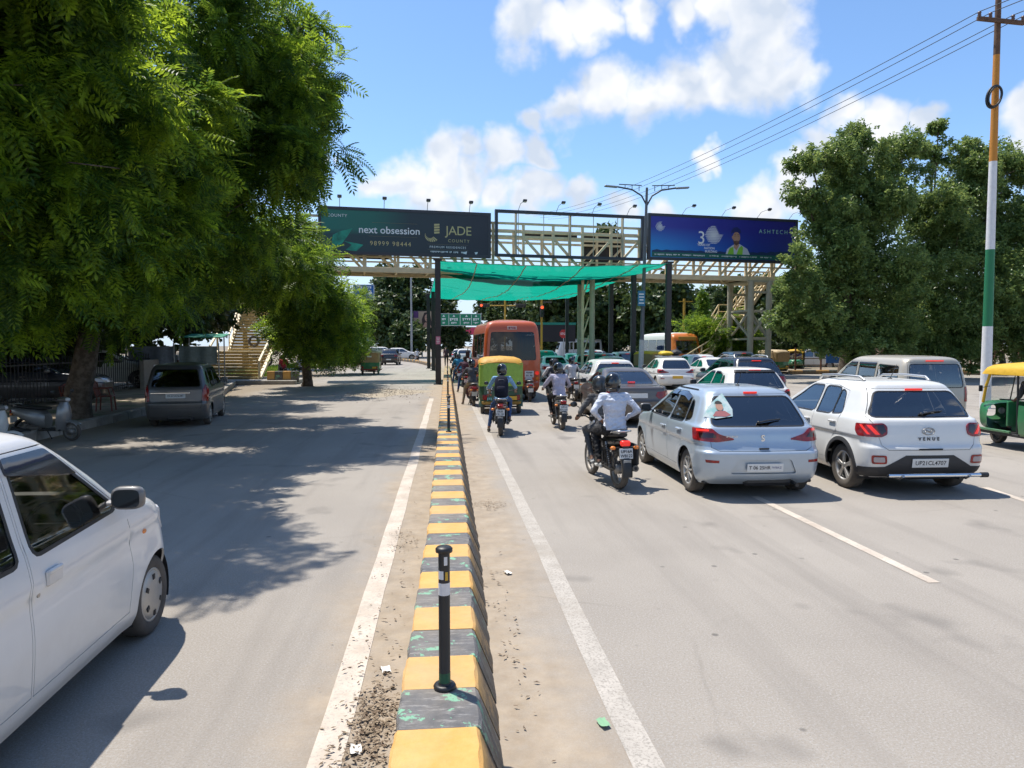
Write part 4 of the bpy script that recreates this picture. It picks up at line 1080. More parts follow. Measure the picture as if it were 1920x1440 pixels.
# dry leaves and grit swept against the divider
def scatter_leaves(name, spots, label, seed, m, size=(.009, .024)):
    r_ = np.random.RandomState(seed); V = []; F = []; o = 0
    for (cx, cy, sx, sy, n) in spots:
        for _ in range(n):
            x, y = cx + r_.randn() * sx, cy + r_.randn() * sy
            if -.29 < x < .27: x = -.33 if cx < 0 else .31
            s = r_.uniform(*size); a = r_.uniform(0, 6.3); t1, t2 = r_.uniform(-.5, .5, 2); z = .006 + r_.uniform(0, .02)
            ca, sa = math.cos(a), math.sin(a)
            for px_, py_, pz_ in ((-s, 0, 0), (0, -s * .4, abs(t1) * s * .5), (s, 0, t2 * s * .4 + .2 * s), (0, s * .4, abs(t1) * s * .6)):
                V.append((x + px_ * ca - py_ * sa, y + px_ * sa + py_ * ca, z + max(0, pz_)))
            F.append((o, o + 1, o + 2, o + 3)); o += 4
    ob = link(name, np_mesh(name, V, F, m)); ob['kind'] = 'stuff'; ob['label'] = label; ob['category'] = 'leaf litter'; return ob
dry = mat('dry_leaf', (.12, .08, .05), .9, c2=(.32, .25, .17), scale=22, lo=.4, hi=.65)
scatter_leaves('dry_leaf_litter', [(-.42, 3.9, .07, .26, 520), (-.48, 3.35, .08, .25, 180), (-.50, 4.8, .12, .5, 50), (-.5, 7.6, .12, .25, 60), (-.5, 6, .12, 1.2, 40), (.55, 9.2, .13, .18, 130), (.42, 5.5, .07, .8, 50), (.42, 4.0, .08, .7, 30), (-.45, 11, .12, 2.5, 40), (.5, 13, .12, 3, 40)],
               'brown dry leaves swept against both sides of the divider', 3, dry)
scr = mat('paper_scrap', (.62, .60, .55), .8, var=.15)
for i, (px, py, lb) in enumerate(((667, 1407, 'crumpled white wrapper in the grit at the lower left of the divider'), (724, 1256, 'torn white paper scrap lying above the leaf heap'), (952, 1074, 'pale flattened wrapper on the sand right of the divider'),
                                  (1131, 1357, 'small green and white scrap on the asphalt right of the white line'))):
    p = gp(px, py, .01); b = MB(); n = 5
    vs = [(x_ * .022 + rg.uniform(-.004, .004), y_ * .014 + rg.uniform(-.004, .004), rg.uniform(.002, .016)) for y_ in range(-2, 3) for x_ in range(-2, 3)]
    b.add(vs, [(r_ * 5 + c_, r_ * 5 + c_ + 1, r_ * 5 + c_ + 6, r_ * 5 + c_ + 5) for r_ in range(4) for c_ in range(4)], smooth=True)
    tag(b.build('litter_scrap', scr if i < 3 else mat('green_scrap', (.2, .38, .22), .8), None, p, (0, 0, rg.uniform(0, 3))), lb, 'litter')
# swept heap of gravel on the left road
r_ = np.random.RandomState(11); V = []; F = []; o = 0
for _ in range(800):
    x, y = -2.9 + r_.randn() * .95, 31.5 + r_.randn() * 2.0
    h = .10 * math.exp(-((x + 2.6) / .9) ** 2 - ((y - 31.8) / 1.6) ** 2); s = r_.uniform(.012, .035)
    q = np.array([(1, 0, 0), (-.5, .87, 0), (-.5, -.87, 0), (0, 0, 1.1)]) * s * r_.uniform(.6, 1.2, (4, 1)); a = r_.uniform(0, 6.3)
    q = q @ np.array([[math.cos(a), math.sin(a), 0], [-math.sin(a), math.cos(a), 0], [0, 0, 1]]) + (x, y, h)
    V += q.tolist(); F += [(o, o + 1, o + 3), (o + 1, o + 2, o + 3), (o + 2, o, o + 3)]; o += 4
gh = link('gravel_heap', np_mesh('gravel_heap', V, F, mat('gravel', (.34, .29, .23), .95, var=.3, scale=6))); tag(gh, 'low spread heap of tan gravel on the left carriageway', 'gravel', kind='stuff')
b = MB(); n = 28; rings = 10
vs = [(-2.7, 31.8, .105)]
for k in range(1, rings + 1):
    for j in range(n):
        aa = 2 * math.pi * j / n; rr = k / rings * (1 + .18 * math.sin(3 * aa + 1) + .1 * math.sin(7 * aa)); x, y = 1.7 * rr * math.cos(aa), 2.6 * rr * math.sin(aa)
        vs.append((-2.7 + x, 31.8 + y, .105 * math.exp(-(k / rings * 1.9) ** 2) + rg.uniform(-.006, .008) * (k < rings) - .004 * (k == rings)))
b.add(vs, [(0, 1 + j, 1 + (j + 1) % n) for j in range(n)] + [(1 + (k - 1) * n + j, 1 + k * n + j, 1 + k * n + (j + 1) % n, 1 + (k - 1) * n + (j + 1) % n) for k in range(1, rings) for j in range(n)], smooth=True)
o = b.build('sand_heap', mat('sand', (.33, .28, .21), .95, var=.2, scale=5, bump=.5, bscale=30)); tag(o, 'thin fan of sand under the gravel on the left carriageway', 'sand', kind='stuff')

# ------------------------------------------------------------------ shade canopy over the stop line
cn = empty('shade_canopy', (5.5, 38, 0), 0, 'green shade net stretched between tall black posts over the queue', 'canopy')
cn.location = (0, 0, 0)
LP = [(-.46, 38.0), (-.85, 52.0), (-1.10, 58.5), (-1.62, 64.0)]; RP = [(xat(1252, 38.3), 38.3), (xat(1187, 43.2), 43.2), (xat(1145, 50), 50.0), (xat(1088, 61), 61.0), (xat(1063, 66), 66.0)]
for i, (x, y) in enumerate(LP + RP):
    if i == 1: continue
    b = MB(); b.box((x, y, 3.3), (.30, .26, 6.6), .02); po = b.build('post', blackp, cn)
    b = MB(); b.box((x, y, 6.62), (.46, .40, .10), .01); b.build('cap_plate', blackp, po)
    b = MB(); b.box((x, y, .02), (.5, .45, .05), .01); b.build('foot_plate', blackp, po)
def netmat():
    m = bpy.data.materials.new('shade_net'); m.use_nodes = True; nt = m.node_tree; N = nt.nodes; L = nt.links; N.remove(N['Principled BSDF'])
    tc = N.new('ShaderNodeTexCoord'); w = N.new('ShaderNodeTexWave'); w.bands_direction = 'Y'; w.inputs['Scale'].default_value = 1.9; w.inputs['Distortion'].default_value = 1.2; w.inputs['Detail'].default_value = 3
    L.new(tc.outputs['Object'], w.inputs['Vector'])
    cr = N.new('ShaderNodeValToRGB'); cr.color_ramp.elements[0].color = (.003, .20, .13, 1); cr.color_ramp.elements[1].color = (.010, .38, .26, 1); cr.color_ramp.elements[0].position = .1; cr.color_ramp.elements[1].position = .45
    L.new(w.outputs['Fac'], cr.inputs[0])
    t = N.new('ShaderNodeBsdfTranslucent'); d = N.new('ShaderNodeBsdfDiffuse'); L.new(cr.outputs[0], t.inputs[0]); L.new(cr.outputs[0], d.inputs[0])
    a = N.new('ShaderNodeMixShader'); a.inputs[0].default_value = .35; L.new(t.outputs[0], a.inputs[1]); L.new(d.outputs[0], a.inputs[2])
    tr = N.new('ShaderNodeBsdfTransparent'); x = N.new('ShaderNodeMixShader'); x.inputs[0].default_value = .03; L.new(a.outputs[0], x.inputs[1]); L.new(tr.outputs[0], x.inputs[2])
    L.new(x.outputs[0], N['Material Output'].inputs[0]); return m
netm = netmat()
def net_pt(s, t):
    """s across 0..1, t along 0..1"""
    y = 38.1 + 28 * t; xl = -.4 - 1.2 * t; xr = RP[0][0] + (RP[-1][0] - RP[0][0]) * t
    x = xl + (xr - xl) * s
    sag = 4 * s * (1 - s) * (.16 + .36 * math.sin(math.pi * min(1, t * 1.15)) ) * 1.25
    bay = .05 * abs(math.sin(math.pi * t * 4)) + .02 * math.sin(s * 41 + 3 * t) + .03 * math.sin(t * 70 + s * 3)
    z = 6.56 - sag - bay - .10 * t
    return (x, y, z)
nu_, nv_ = 40, 110
b = MB(); b.add([net_pt(i / nu_, j / nv_) for j in range(nv_ + 1) for i in range(nu_ + 1)], [(j * (nu_ + 1) + i, j * (nu_ + 1) + i + 1, (j + 1) * (nu_ + 1) + i + 1, (j + 1) * (nu_ + 1) + i) for j in range(nv_) for i in range(nu_)], smooth=True)
no = b.build('shade_net', netm, cn)
rope = mat('pale_rope', (.45, .42, .30), .8)
for s in (.16, .37, .62, .86):
    b = MB(); b.tube([Vector(net_pt(s + .03 * math.sin(3 * t), t)) - Vector((0, 0, .02)) for t in np.linspace(0, 1, 30)], .035, n=5); b.build('seam', rope, no)
for s in (0.0, 1.0):
    b = MB(); b.tube([Vector(net_pt(s, t)) for t in np.linspace(0, 1, 40)], .02, n=5); b.build('edge_cable', blackp, no)
for t in (0.0, .5, 1.0):
    b = MB(); b.tube([Vector(net_pt(s, t)) + Vector((0, 0, .01)) for s in np.linspace(0, 1, 30)], .02, n=5); b.build('edge_cable', mat('green_cord', (.02, .16, .11), .7), no)
pb = MB(); pb.box((-.46, 37.85, 2.35), (.24, .01, .42)); ps = pb.build('pink_poster', mat('pink_paper', (.50, .16, .24), .8, var=.15), None); tag(ps, 'small pink poster pasted on the nearest black canopy post', 'poster')
for dz, w_ in ((.12, .17), (.03, .12), (-.06, .16), (-.14, .1)):
    q = MB(); q.box((-.46, 37.842, 2.35 + dz), (w_, .004, .035)); q.build('print_line', whiteband, ps)
# ------------------------------------------------------------------ pedestrian bridge with billboards
BA = Vector((xat(560, 41.5), 41.5, 0)); BB = Vector((xat(1490, 46.0), 46.0, 0))
be = (BB - BA); BL = be.length; be.normalize(); bang = math.atan2(be.y, be.x)
def bu(px, dv=0.0):
    """distance along the bridge front plane (moved dv towards the camera) seen at a pixel column"""
    d = ray(px, 450); n = Vector((-be.y, be.x, 0)); o = BA - n * dv
    t = (o.x * n.x + o.y * n.y) / (d.x * n.x + d.y * n.y)
    p = Vector((d.x * t, d.y * t, 0)); return (p - o).dot(be)
def bz(px, py, dv=0.0):
    d = ray(px, py); n = Vector((-be.y, be.x, 0)); o = BA - n * dv
    t = (o.x * n.x + o.y * n.y) / (d.x * n.x + d.y * n.y); return CAM_H + d.z * t
fb = empty('footbridge', BA, bang, 'cream steel truss footbridge spanning the road behind the billboards', 'footbridge')
WB = 2.6
z0 = bz(760, 511); z1 = bz(760, 503)
def bar(name, p0, p1, w, m=cream, parent=fb):
    p0, p1 = Vector(p0), Vector(p1); d = p1 - p0
    b = MB(); b.box((0, 0, 0), (w, w, d.length)); o = b.build(name, m, parent, (p0 + p1) / 2); o.rotation_mode = 'QUATERNION'; o.rotation_quaternion = d.to_track_quat('Z', 'Y'); return o
b = MB(); b.box((BL / 2, WB / 2, z1 - .05), (BL, WB - .1, .08)); b.build('deck', mat('deck_steel', (.20, .17, .11), .7, var=.2), fb)
zt = 8.95; zr = 9.45; zm = z1 + .62
for v in (0, WB):
    b = MB(); b.box((BL / 2, v, (z0 + z1) / 2), (BL, .16, z1 - z0 + .06), .01); b.build('bottom_beam', cream, fb)
    for z, w in ((zm, .09), (zm + .32, .07), (zt - .28, .13), (zt, .13), (zr, .13)):
        b = MB(); b.box((BL / 2, v, z), (BL - .01 * z, w, w)); b.build('chord', cream, fb)
    n = int(BL / 1.8)
    for i in range(n + 1):
        u = BL * i / n; bar('upright', (u, v, z1), (u, v, zr), .15)
        if i < n:
            u2 = BL * (i + 1) / n
            if (i < n / 2): bar('diagonal', (u, v + .012, zt - .28), (u2, v + .012, z1 + .06), .14)
            else: bar('diagonal', (u2, v + .012, zt - .28), (u, v + .012, z1 + .06), .14)
for i in range(int(BL / 1.8) + 1):
    u = BL * i / int(BL / 1.8); bar('cross_beam', (u, .08, z0 + .12), (u, WB - .08, z0 + .12), .10)
    if i % 2 == 0: bar('deck_brace', (u, .1, z0 + .06), (min(BL, u + 1.7), WB - .1, z0 + .06), .06)
# billboards on the far side show their dark backs through the middle bay
for (u0, u1, za, zb_) in ((bu(1000), bu(1108), 8.95, 9.42), (bu(1120), bu(1200), z1 + .3, 9.42), (bu(600), bu(740), z1 + .8, 9.5)):
    b = MB(); b.box(((u0 + u1) / 2, WB + .12, (za + zb_) / 2), (u1 - u0, .06, zb_ - za)); b.build('rear_hoarding_back', mat('hoarding_back', (.03, .028, .026), .8, var=.3), fb)
# columns, braces
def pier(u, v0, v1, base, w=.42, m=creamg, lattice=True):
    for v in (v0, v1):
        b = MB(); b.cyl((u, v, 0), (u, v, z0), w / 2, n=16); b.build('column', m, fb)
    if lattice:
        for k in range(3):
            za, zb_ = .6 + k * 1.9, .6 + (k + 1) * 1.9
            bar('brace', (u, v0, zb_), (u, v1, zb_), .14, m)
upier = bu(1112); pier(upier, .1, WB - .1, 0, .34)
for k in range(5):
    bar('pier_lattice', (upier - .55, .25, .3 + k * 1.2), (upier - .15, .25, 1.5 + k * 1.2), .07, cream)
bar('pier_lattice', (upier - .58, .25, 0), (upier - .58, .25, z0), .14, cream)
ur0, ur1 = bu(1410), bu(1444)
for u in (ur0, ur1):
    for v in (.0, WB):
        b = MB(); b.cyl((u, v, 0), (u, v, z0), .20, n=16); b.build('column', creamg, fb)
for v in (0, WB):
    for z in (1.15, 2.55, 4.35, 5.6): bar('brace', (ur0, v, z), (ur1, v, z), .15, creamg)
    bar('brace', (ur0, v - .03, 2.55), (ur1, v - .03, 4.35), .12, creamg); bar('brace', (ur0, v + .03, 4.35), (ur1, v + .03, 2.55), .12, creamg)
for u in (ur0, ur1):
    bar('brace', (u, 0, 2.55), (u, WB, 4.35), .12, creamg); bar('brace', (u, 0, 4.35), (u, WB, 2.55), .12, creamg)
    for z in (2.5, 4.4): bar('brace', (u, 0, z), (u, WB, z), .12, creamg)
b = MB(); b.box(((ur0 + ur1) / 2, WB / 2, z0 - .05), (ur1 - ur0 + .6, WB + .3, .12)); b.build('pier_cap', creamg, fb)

def flight(parent, p0, p1, width, n, wd, rail=True, m=cream, treadm=None, name='staircase', solid=False):
    """steps from p0 (foot, middle) up to p1; wd = unit vector across"""
    p0, p1, wd = Vector(p0), Vector(p1), Vector(wd); d = p1 - p0; run = Vector((d.x, d.y, 0)); rd = run.normalized(); ang = math.atan2(rd.y, rd.x)
    tr = MB(); tr.box((0, 0, 0), (run.length / n * 1.02 + .04, width, .05)); tm_ = tr.mesh('tread', treadm or m)
    for i in range(n):
        p = p0 + d * ((i + .7) / n); link('tread', tm_, parent, p, (0, 0, ang))
    if solid:
        rm = MB(); rm.box((0, 0, 0), (.03, width - .02, d.z / n * .62)); rmm = rm.mesh('riser', treadm or m)
        for i in range(n): link('riser', rmm, parent, p0 + d * ((i + .35) / n) + Vector((0, 0, d.z / n * -.05)) , (0, 0, ang))
    for s_ in (-1, 1):
        o = wd * (s_ * width / 2)
        bar('stringer', p0 + o + Vector((0, 0, .02)), p1 + o + Vector((0, 0, .02)), .18, m, parent)
        if rail:
            for h in (.45, .95): bar('handrail', p0 + o + Vector((0, 0, h)), p1 + o + Vector((0, 0, h)), .07, m, parent)
            for k in range(5):
                q = p0 + d * (k / 4) + o; bar('baluster', q, q + Vector((0, 0, .97)), .06, m, parent)
def w2b(p):
    p = Vector(p); q = p - BA; return Vector((q.dot(be), q.dot(Vector((-be.y, be.x, 0))), p.z))
# right staircase: climbs to the right, behind the bridge line
v_ = WB + 1.4
uA, uB, uC, uD = bu(1322, -v_), bu(1362, -v_), bu(1385, -v_), bu(1428, -v_)
flight(fb, (uA, v_, 1.5), (uB, v_, 4.1), 1.9, 11, (0, 1, 0)); flight(fb, (uC, v_, 4.1), (uD, v_, z1), 1.9, 11, (0, 1, 0))
b = MB(); b.box(((uB + uC) / 2, v_, 4.08), (uC - uB + .1, 1.9, .10)); b.build('landing', cream, fb)
for s_ in (-.95, .95):
    for h in (.45, .95): bar('handrail', (uB, v_ + s_, 4.1 + h), (uC, v_ + s_, 4.1 + h), .06)
    b = MB(); b.cyl((uC - .1, v_ + s_ * .8, 0), (uC - .1, v_ + s_ * .8, 4.05), .14); b.build('column', creamg, fb)
flight(fb, (uA - 2.6, v_, 0), (uA, v_, 1.5), 1.9, 8, (0, 1, 0))
# left staircase: climbs away from the road, seen head-on
step_paint = mat('worn_cream_steps', (.42, .32, .15), .65, var=.25, scale=5)  # tan tread colour, tone varied by noise
A0 = gp(432, 712, .2); A0.z = .2
xs = A0.x
P0 = Vector((xs, A0.y, .2)); P1 = Vector((xs + .1, A0.y + 2.6, 1.75)); P2 = Vector((xs + .3, A0.y + 4.0, 1.75)); P3 = Vector((xs - .2, A0.y + 9.2, 4.9))
flight(fb, w2b(P0), w2b(P1), 3.1, 9, w2b(BA + Vector((1, 0, 0))), m=cream, treadm=step_paint, rail=False, solid=True)
flight(fb, w2b(P2), w2b(P3), 3.0, 17, w2b(BA + Vector((1, 0, 0))), m=cream, treadm=step_paint, solid=True)
b = MB(); b.box((P1 + P2) / 2 + Vector((-.1, 0, -.05)), (3.4, 1.6, .10)); o = b.build('landing', cream, fb); o.matrix_parent_inverse = Matrix.Identity(4)
o.location = w2b((0, 0, 0)); o.rotation_euler = (0, 0, -bang)
for s_ in (-1.55, 1.55):
    q = P0 + Vector((s_, 0, 0)); bar('rail_post', w2b(q), w2b(q + Vector((0, 0, 1.0))), .12)
    bar('handrail', w2b(q + Vector((0, 0, 1.0))), w2b(P1 + Vector((s_, 0, 1.0))), .10); bar('rail_post', w2b(P1 + Vector((s_, 0, 0))), w2b(P1 + Vector((s_, 0, 1.0))), .10)
b = MB(); b.box((0, 0, 0), (2.4, 3.6, .14)); o = b.build('upper_landing', cream, fb, w2b(P3 + Vector((.3, 1.6, -.05)))); o.rotation_euler = (0, 0, -bang)
# plinth of the left stair: low painted wall and slab
pl = empty('stair_plinth', (0, 0, 0), 0, 'low concrete plinth with yellow blocks at the foot of the left stair', 'plinth')
b = MB(); b.box((xs + .6, A0.y + .1, .11), (6.4, 3.2, .22), .03); b.build('slab', concrete, pl)
for k in range(4):
    b = MB(); b.box((xs + 2.4 + k * .42, A0.y - .9, .40), (.40, .24, .60), .02); b.build('painted_block', m_yel if k % 2 == 0 else m_blk, pl)

# ------------------------------------------------------------------ billboards
def print_mat(name, stops, axis=0, stops2=None):
    m = bpy.data.materials.new(name); m.use_nodes = True; nt = m.node_tree; N = nt.nodes; L = nt.links; bs = N['Principled BSDF']; bs.inputs['Roughness'].default_value = .45
    tc = N.new('ShaderNodeTexCoord'); sx = N.new('ShaderNodeSeparateXYZ'); L.new(tc.outputs['Generated'], sx.inputs[0])
    def rp(st, ax):
        r = N.new('ShaderNodeValToRGB'); e = r.color_ramp.elements
        while len(e) < len(st): e.new(.5)
        for i, (p, c) in enumerate(st): e[i].position = p; e[i].color = col(c)
        L.new(sx.outputs[ax], r.inputs[0]); return r.outputs[0]
    a = rp(stops, axis)
    if stops2:
        x = N.new('ShaderNodeMix'); x.data_type = 'RGBA'; L.new(rp([(p, (v, v, v)) for p, v in stops2[1]], stops2[0]), x.inputs[0]); L.new(a, x.inputs[6]); L.new(rp(stops2[2], axis), x.inputs[7]); a = x.outputs[2]
    L.new(a, bs.inputs['Base Color']); return m
FV = .42
def board(px0, px1, pyt, pyb, label, pm, name='billboard'):
    u0, u1 = bu(px0, FV), bu(px1, FV); pm_ = (px0 + px1) / 2; zt_, zb_ = bz(pm_, pyt, FV), bz(pm_, pyb, FV)
    o = BA + be * ((u0 + u1) / 2) - Vector((-be.y, be.x, 0)) * FV
    t = empty(name, (o.x, o.y, zb_), bang, label, 'billboard', 'billboards hung on the footbridge'); w, h = u1 - u0, zt_ - zb_
    f = .17
    for (c, s_) in (((0, 0, h - f / 2), (w, .22, f)), ((0, 0, f / 2), (w, .22, f)), ((-w / 2 + f / 2, 0, h / 2), (f, .218, h - 2 * f)), ((w / 2 - f / 2, 0, h / 2), (f, .218, h - 2 * f))):
        b = MB(); b.box(c, s_); b.build('frame_bar', darkfr, t)
    if pm: b = MB(); b.box((0, -.06, h / 2), (w - 2 * f + .02, .05, h - 2 * f + .02)); b.build('printed_sheet', pm, t)
    for k in (-.36, 0, .36):
        b = MB(); b.box((k * w, .25, h / 2), (.08, .28, h * .9)); b.build('mounting_post', creamg, t)
    return t, w, h
def floods(t, w, h, xs_, lean=0):
    for x in xs_:
        b = MB(); b.tube([(x, 0, h), (x + lean * .3, -.25, h + .35), (x + lean, -.55, h + .50)], .018, n=6); fo = b.build('floodlight_arm', galv, t)
        b = MB(); b.box((x + lean, -.65, h + .47), (.24, .18, .11), .02, rot=Matrix.Rotation(R(-25), 3, 'X')); b.build('floodlight_head', darkfr, fo)
        b = MB(); b.box((x + lean, -.63, h + .405), (.18, .12, .02), 0, rot=Matrix.Rotation(R(-25), 3, 'X')); b.build('floodlight_glass', clearlens, fo)
def flat(name, poly, m, parent, y=-.0875, th=.003):
    b = MB(); b.prism(poly, y, y - th, 'Y'); return b.build(name, m, parent)
gold = mat('print_gold', (.52, .44, .20), .5); pwhite = mat('print_white', (.72, .74, .74), .5); pgreen = mat('print_leaf', (.012, .26, .17), .5, var=.5, scale=2); pdgreen = mat('print_green', (.01, .12, .085), .5)
pm1 = print_mat('print_teal_navy', [(0, (.012, .16, .12)), (.30, (.010, .125, .095)), (.52, (.014, .035, .045)), (1, (.014, .020, .032))], 0, (2, [(0, 1), (.40, 1), (.55, 0), (1, 0)], [(0, (.016, .06, .06)), (.4, (.014, .035, .045)), (1, (.013, .018, .03))]))
t1, w, h = board(597, 920, 393, 480, 'dark green billboard with gold and white lettering, leftmost on the footbridge', pm1)
floods(t1, w, h, (-w * .38, -w * .13, w * .12, w * .37))
YT = -.0905
def bt(t, name, s, sx, sz, size, m, **k): return text(name, s, size, m, t, (sx, YT, sz), **k)
X = lambda f: -w / 2 + f * w; Z = lambda f: h * (1 - f)
bt(t1, 'lettering', 'COUNTY', X(.105), Z(.19), .24, pwhite, spacing=1.15)
bt(t1, 'lettering', 'next obsession', X(.40), Z(.47), .58, pwhite, bold=.006)
bt(t1, 'lettering', '98999 98444', X(.405), Z(.755), .36, gold, spacing=1.25)
bt(t1, 'lettering', 'JADE', X(.805), Z(.43), .74, gold, spacing=.95)
bt(t1, 'lettering', 'COUNTY', X(.805), Z(.645), .25, gold, spacing=1.35)
bt(t1, 'lettering', 'PREMIUM RESIDENCES', X(.74), Z(.79), .175, pwhite, spacing=1.28)
MARKS1 = (t1, X(.745), Z(.89), .22 * w, .11)
for z_, x0, x1 in ((.31, .30, .56), (.60, .28, .56), (.73, .62, .86), (.845, .62, .86)):
    flat('rule', [(X(x0), Z(z_)), (X(x1), Z(z_)), (X(x1), Z(z_) + .012), (X(x0), Z(z_) + .012)], mat('print_dim_gold', (.16, .15, .08), .5), t1)
for k in range(15):                      # fan of stripes forming the letter J
    a0 = R(-178 + k * 13.2) if k < 11 else 0; f_ = k / 14
    cx, cz = X(.632), Z(.50)
    if k < 11:
        r1 = .27 + .30 * (k / 10); r0 = .24 + .04 * (k / 10); a1 = a0 + R(8.5)
        p = [(cx + r0 * math.cos(a0), cz + r0 * math.sin(a0) ), (cx + r1 * math.cos(a0), cz + r1 * math.sin(a0)), (cx + r1 * math.cos(a1), cz + r1 * math.sin(a1)), (cx + r0 * math.cos(a1), cz + r0 * math.sin(a1))]
    else:
        zz = cz + .0 + (k - 11) * .15; p = [(cx + .27, zz), (cx + .58, zz + .035), (cx + .58, zz + .135), (cx + .27, zz + .115)]
    flat('logo_stripe', p[::-1], gold, t1)
flat('leaf_print', [(X(.07), Z(.88)), (X(.08), Z(.60)), (X(.12), Z(.52)), (X(.19), Z(.45)), (X(.165), Z(.60)), (X(.13), Z(.78))], pgreen, t1); flat('leaf_print', [(X(.14), Z(.72)), (X(.25), Z(.79)), (X(.21), Z(.93)), (X(.15), Z(.91)), (X(.185), Z(.80))], pgreen, t1)
flat('torn_patch', [(X(.82), Z(.90)), (X(.855), Z(.86)), (X(.85), Z(.93))], pwhite, t1); flat('torn_patch', [(X(.90), Z(.88)), (X(.92), Z(.87)), (X(.915), Z(.92)), (X(.905), Z(.925))], pwhite, t1)
t2, w2, h2 = board(928, 1207, 399, 485, 'empty dark billboard frame, middle one on the footbridge', None)
floods(t2, w2, h2, (-w2 * .35, -w2 * .10, w2 * .14, w2 * .38), .25)
for k in range(5): b = MB(); b.box((-w2 / 2 + (k + .9) * w2 / 6, .0, h2 / 2), (.035, .035, h2 - .34)); b.build('frame_rod', creamg, t2)
pm3 = print_mat('print_blue', [(0, (.012, .26, .62)), (.35, (.012, .12, .48)), (.7, (.014, .04, .28)), (1, (.016, .03, .22))], 0, (2, [(0, 0), (.25, 0), (.75, 1), (1, 1)], [(0, (.024, .03, .30)), (1, (.020, .018, .22))]))
t3, w, h = board(1214, 1494, 406, 491, 'blue billboard showing a worker in a green vest, rightmost on the footbridge', pm3)
floods(t3, w, h, (-w * .28, -w * .02, w * .22, w * .44), .5)
X = lambda f: -w / 2 + f * w; Z = lambda f: h * (1 - f)
flat('green_band', [(X(.025), Z(.93)), (X(.975), Z(.93)), (X(.975), Z(.83)), (X(.025), Z(.83))], mat('print_band', (.008, .11, .085), .5), t3, -.0865)
hill = [(X(.025), Z(.83))] + [(X(.025 + .95 * i / 30), Z(.80 - .03 * abs(math.sin(i * 1.7)) - .06 * max(0, i - 20) / 10)) for i in range(31)] + [(X(.975), Z(.83))]
flat('hill_print', hill[::-1], mat('print_hills', (.010, .035, .10), .5), t3, -.0862)
bt(t3, 'lettering', '3', X(.345), Z(.50), 1.15, pwhite); bt(t3, 'lettering', 'YEARS OF', X(.36), Z(.645), .20, pwhite, bold=.004); bt(t3, 'lettering', 'NATION', X(.398), Z(.715), .19, pwhite, bold=.004); bt(t3, 'lettering', 'BUILDING', X(.41), Z(.785), .19, pwhite, bold=.004)
bt(t3, 'lettering', 'ASHTECH', X(.83), Z(.30), .36, mat('print_mint', (.35, .62, .50), .5), spacing=1.5)
MARKS3 = [(t3, X(f0), Z(.88), wf * w, .10) for f0, wf in ((.07, .07), (.16, .09), (.25, .06), (.33, .08), (.43, .06), (.53, .10), (.66, .12), (.78, .08))]
def globe(cx, cz, r, n, dot, m):
    b = MB()
    for i in range(-n, n + 1):
        for j in range(-n, n + 1):
            x, z = (i + .5 * (j % 2)) / n, j / n * .9; d = math.hypot(x, z)
            if d > 1 or (x > .25 and z > .1 and d > .62): continue
            p = (cx + r * x, cz + r * z); s_ = dot * r * (1 - .45 * d)
            b.prism([(p[0] + s_ * math.cos(a), p[1] + s_ * math.sin(a)) for a in np.linspace(0, 2 * math.pi, 9)[:-1]], -.0875, -.0905, 'Y')
            b.prism([(p[0], p[1] - s_ * .35), (p[0] + r / n * .9, p[1] + r / n * .45 - s_ * .35), (p[0] + r / n * .9, p[1] + r / n * .45 + s_ * .2), (p[0], p[1] + s_ * .35)], -.0875, -.0895, 'Y')
    o = b.build('dotted_globe', m, t3); o['kind'] = 'stuff'
globe(X(.425), Z(.42), .58, 5, .105, pwhite); globe(X(.075), Z(.28), .30, 4, .11, pwhite)
# worker in the print: generic man in hard hat and vest
skin_p = mat('print_skin', (.42, .24, .16), .5); beard = mat('print_beard', (.10, .06, .045), .5); shirt_p = mat('print_shirt', (.50, .54, .60), .5); vest_p = mat('print_vest', (.22, .50, .05), .5); hat_p = mat('print_hat', (.012, .02, .12), .5)
cx = X(.575); E = lambda x_, z_, a_, b_, n=18: [(x_ + a_ * math.cos(q), z_ + b_ * math.sin(q)) for q in np.linspace(0, 2 * math.pi, n + 1)[:-1]]
flat('shirt_print', [(cx - .72, Z(.83)), (cx - .62, Z(.72)), (cx - .20, Z(.62)), (cx + .28, Z(.60)), (cx + .82, Z(.70)), (cx + 1.02, Z(.83))], shirt_p, t3, -.0875)
flat('vest_print', [(cx - .60, Z(.83)), (cx - .45, Z(.70)), (cx - .18, Z(.66)), (cx - .14, Z(.83))], vest_p, t3, -.0885); flat('vest_print', [(cx + .05, Z(.83)), (cx + .22, Z(.68)), (cx + .42, Z(.635)), (cx + .52, Z(.68)), (cx + .48, Z(.83))], vest_p, t3, -.0885)
flat('neck_print', [(cx - .15, Z(.68)), (cx - .12, Z(.54)), (cx + .20, Z(.54)), (cx + .22, Z(.64)), (cx + .05, Z(.74))], skin_p, t3, -.0890)
flat('face_print', E(cx + .03, Z(.46), .27, .37), skin_p, t3, -.0900); flat('ear_print', E(cx - .24, Z(.455), .06, .10, 10), skin_p, t3, -.0895)
flat('beard_print', [(cx - .20, Z(.50)), (cx - .15, Z(.59)), (cx + .03, Z(.635)), (cx + .22, Z(.59)), (cx + .27, Z(.50)), (cx + .18, Z(.535)), (cx + .03, Z(.525)), (cx - .12, Z(.535))], beard, t3, -.0912)
flat('mouth_print', E(cx + .06, Z(.552), .07, .016, 10), mat('print_lip', (.32, .12, .10), .5), t3, -.0925); flat('nose_print', [(cx + .04, Z(.50)), (cx + .10, Z(.50)), (cx + .07, Z(.43))], mat('print_nose', (.48, .29, .20), .5), t3, -.0915)
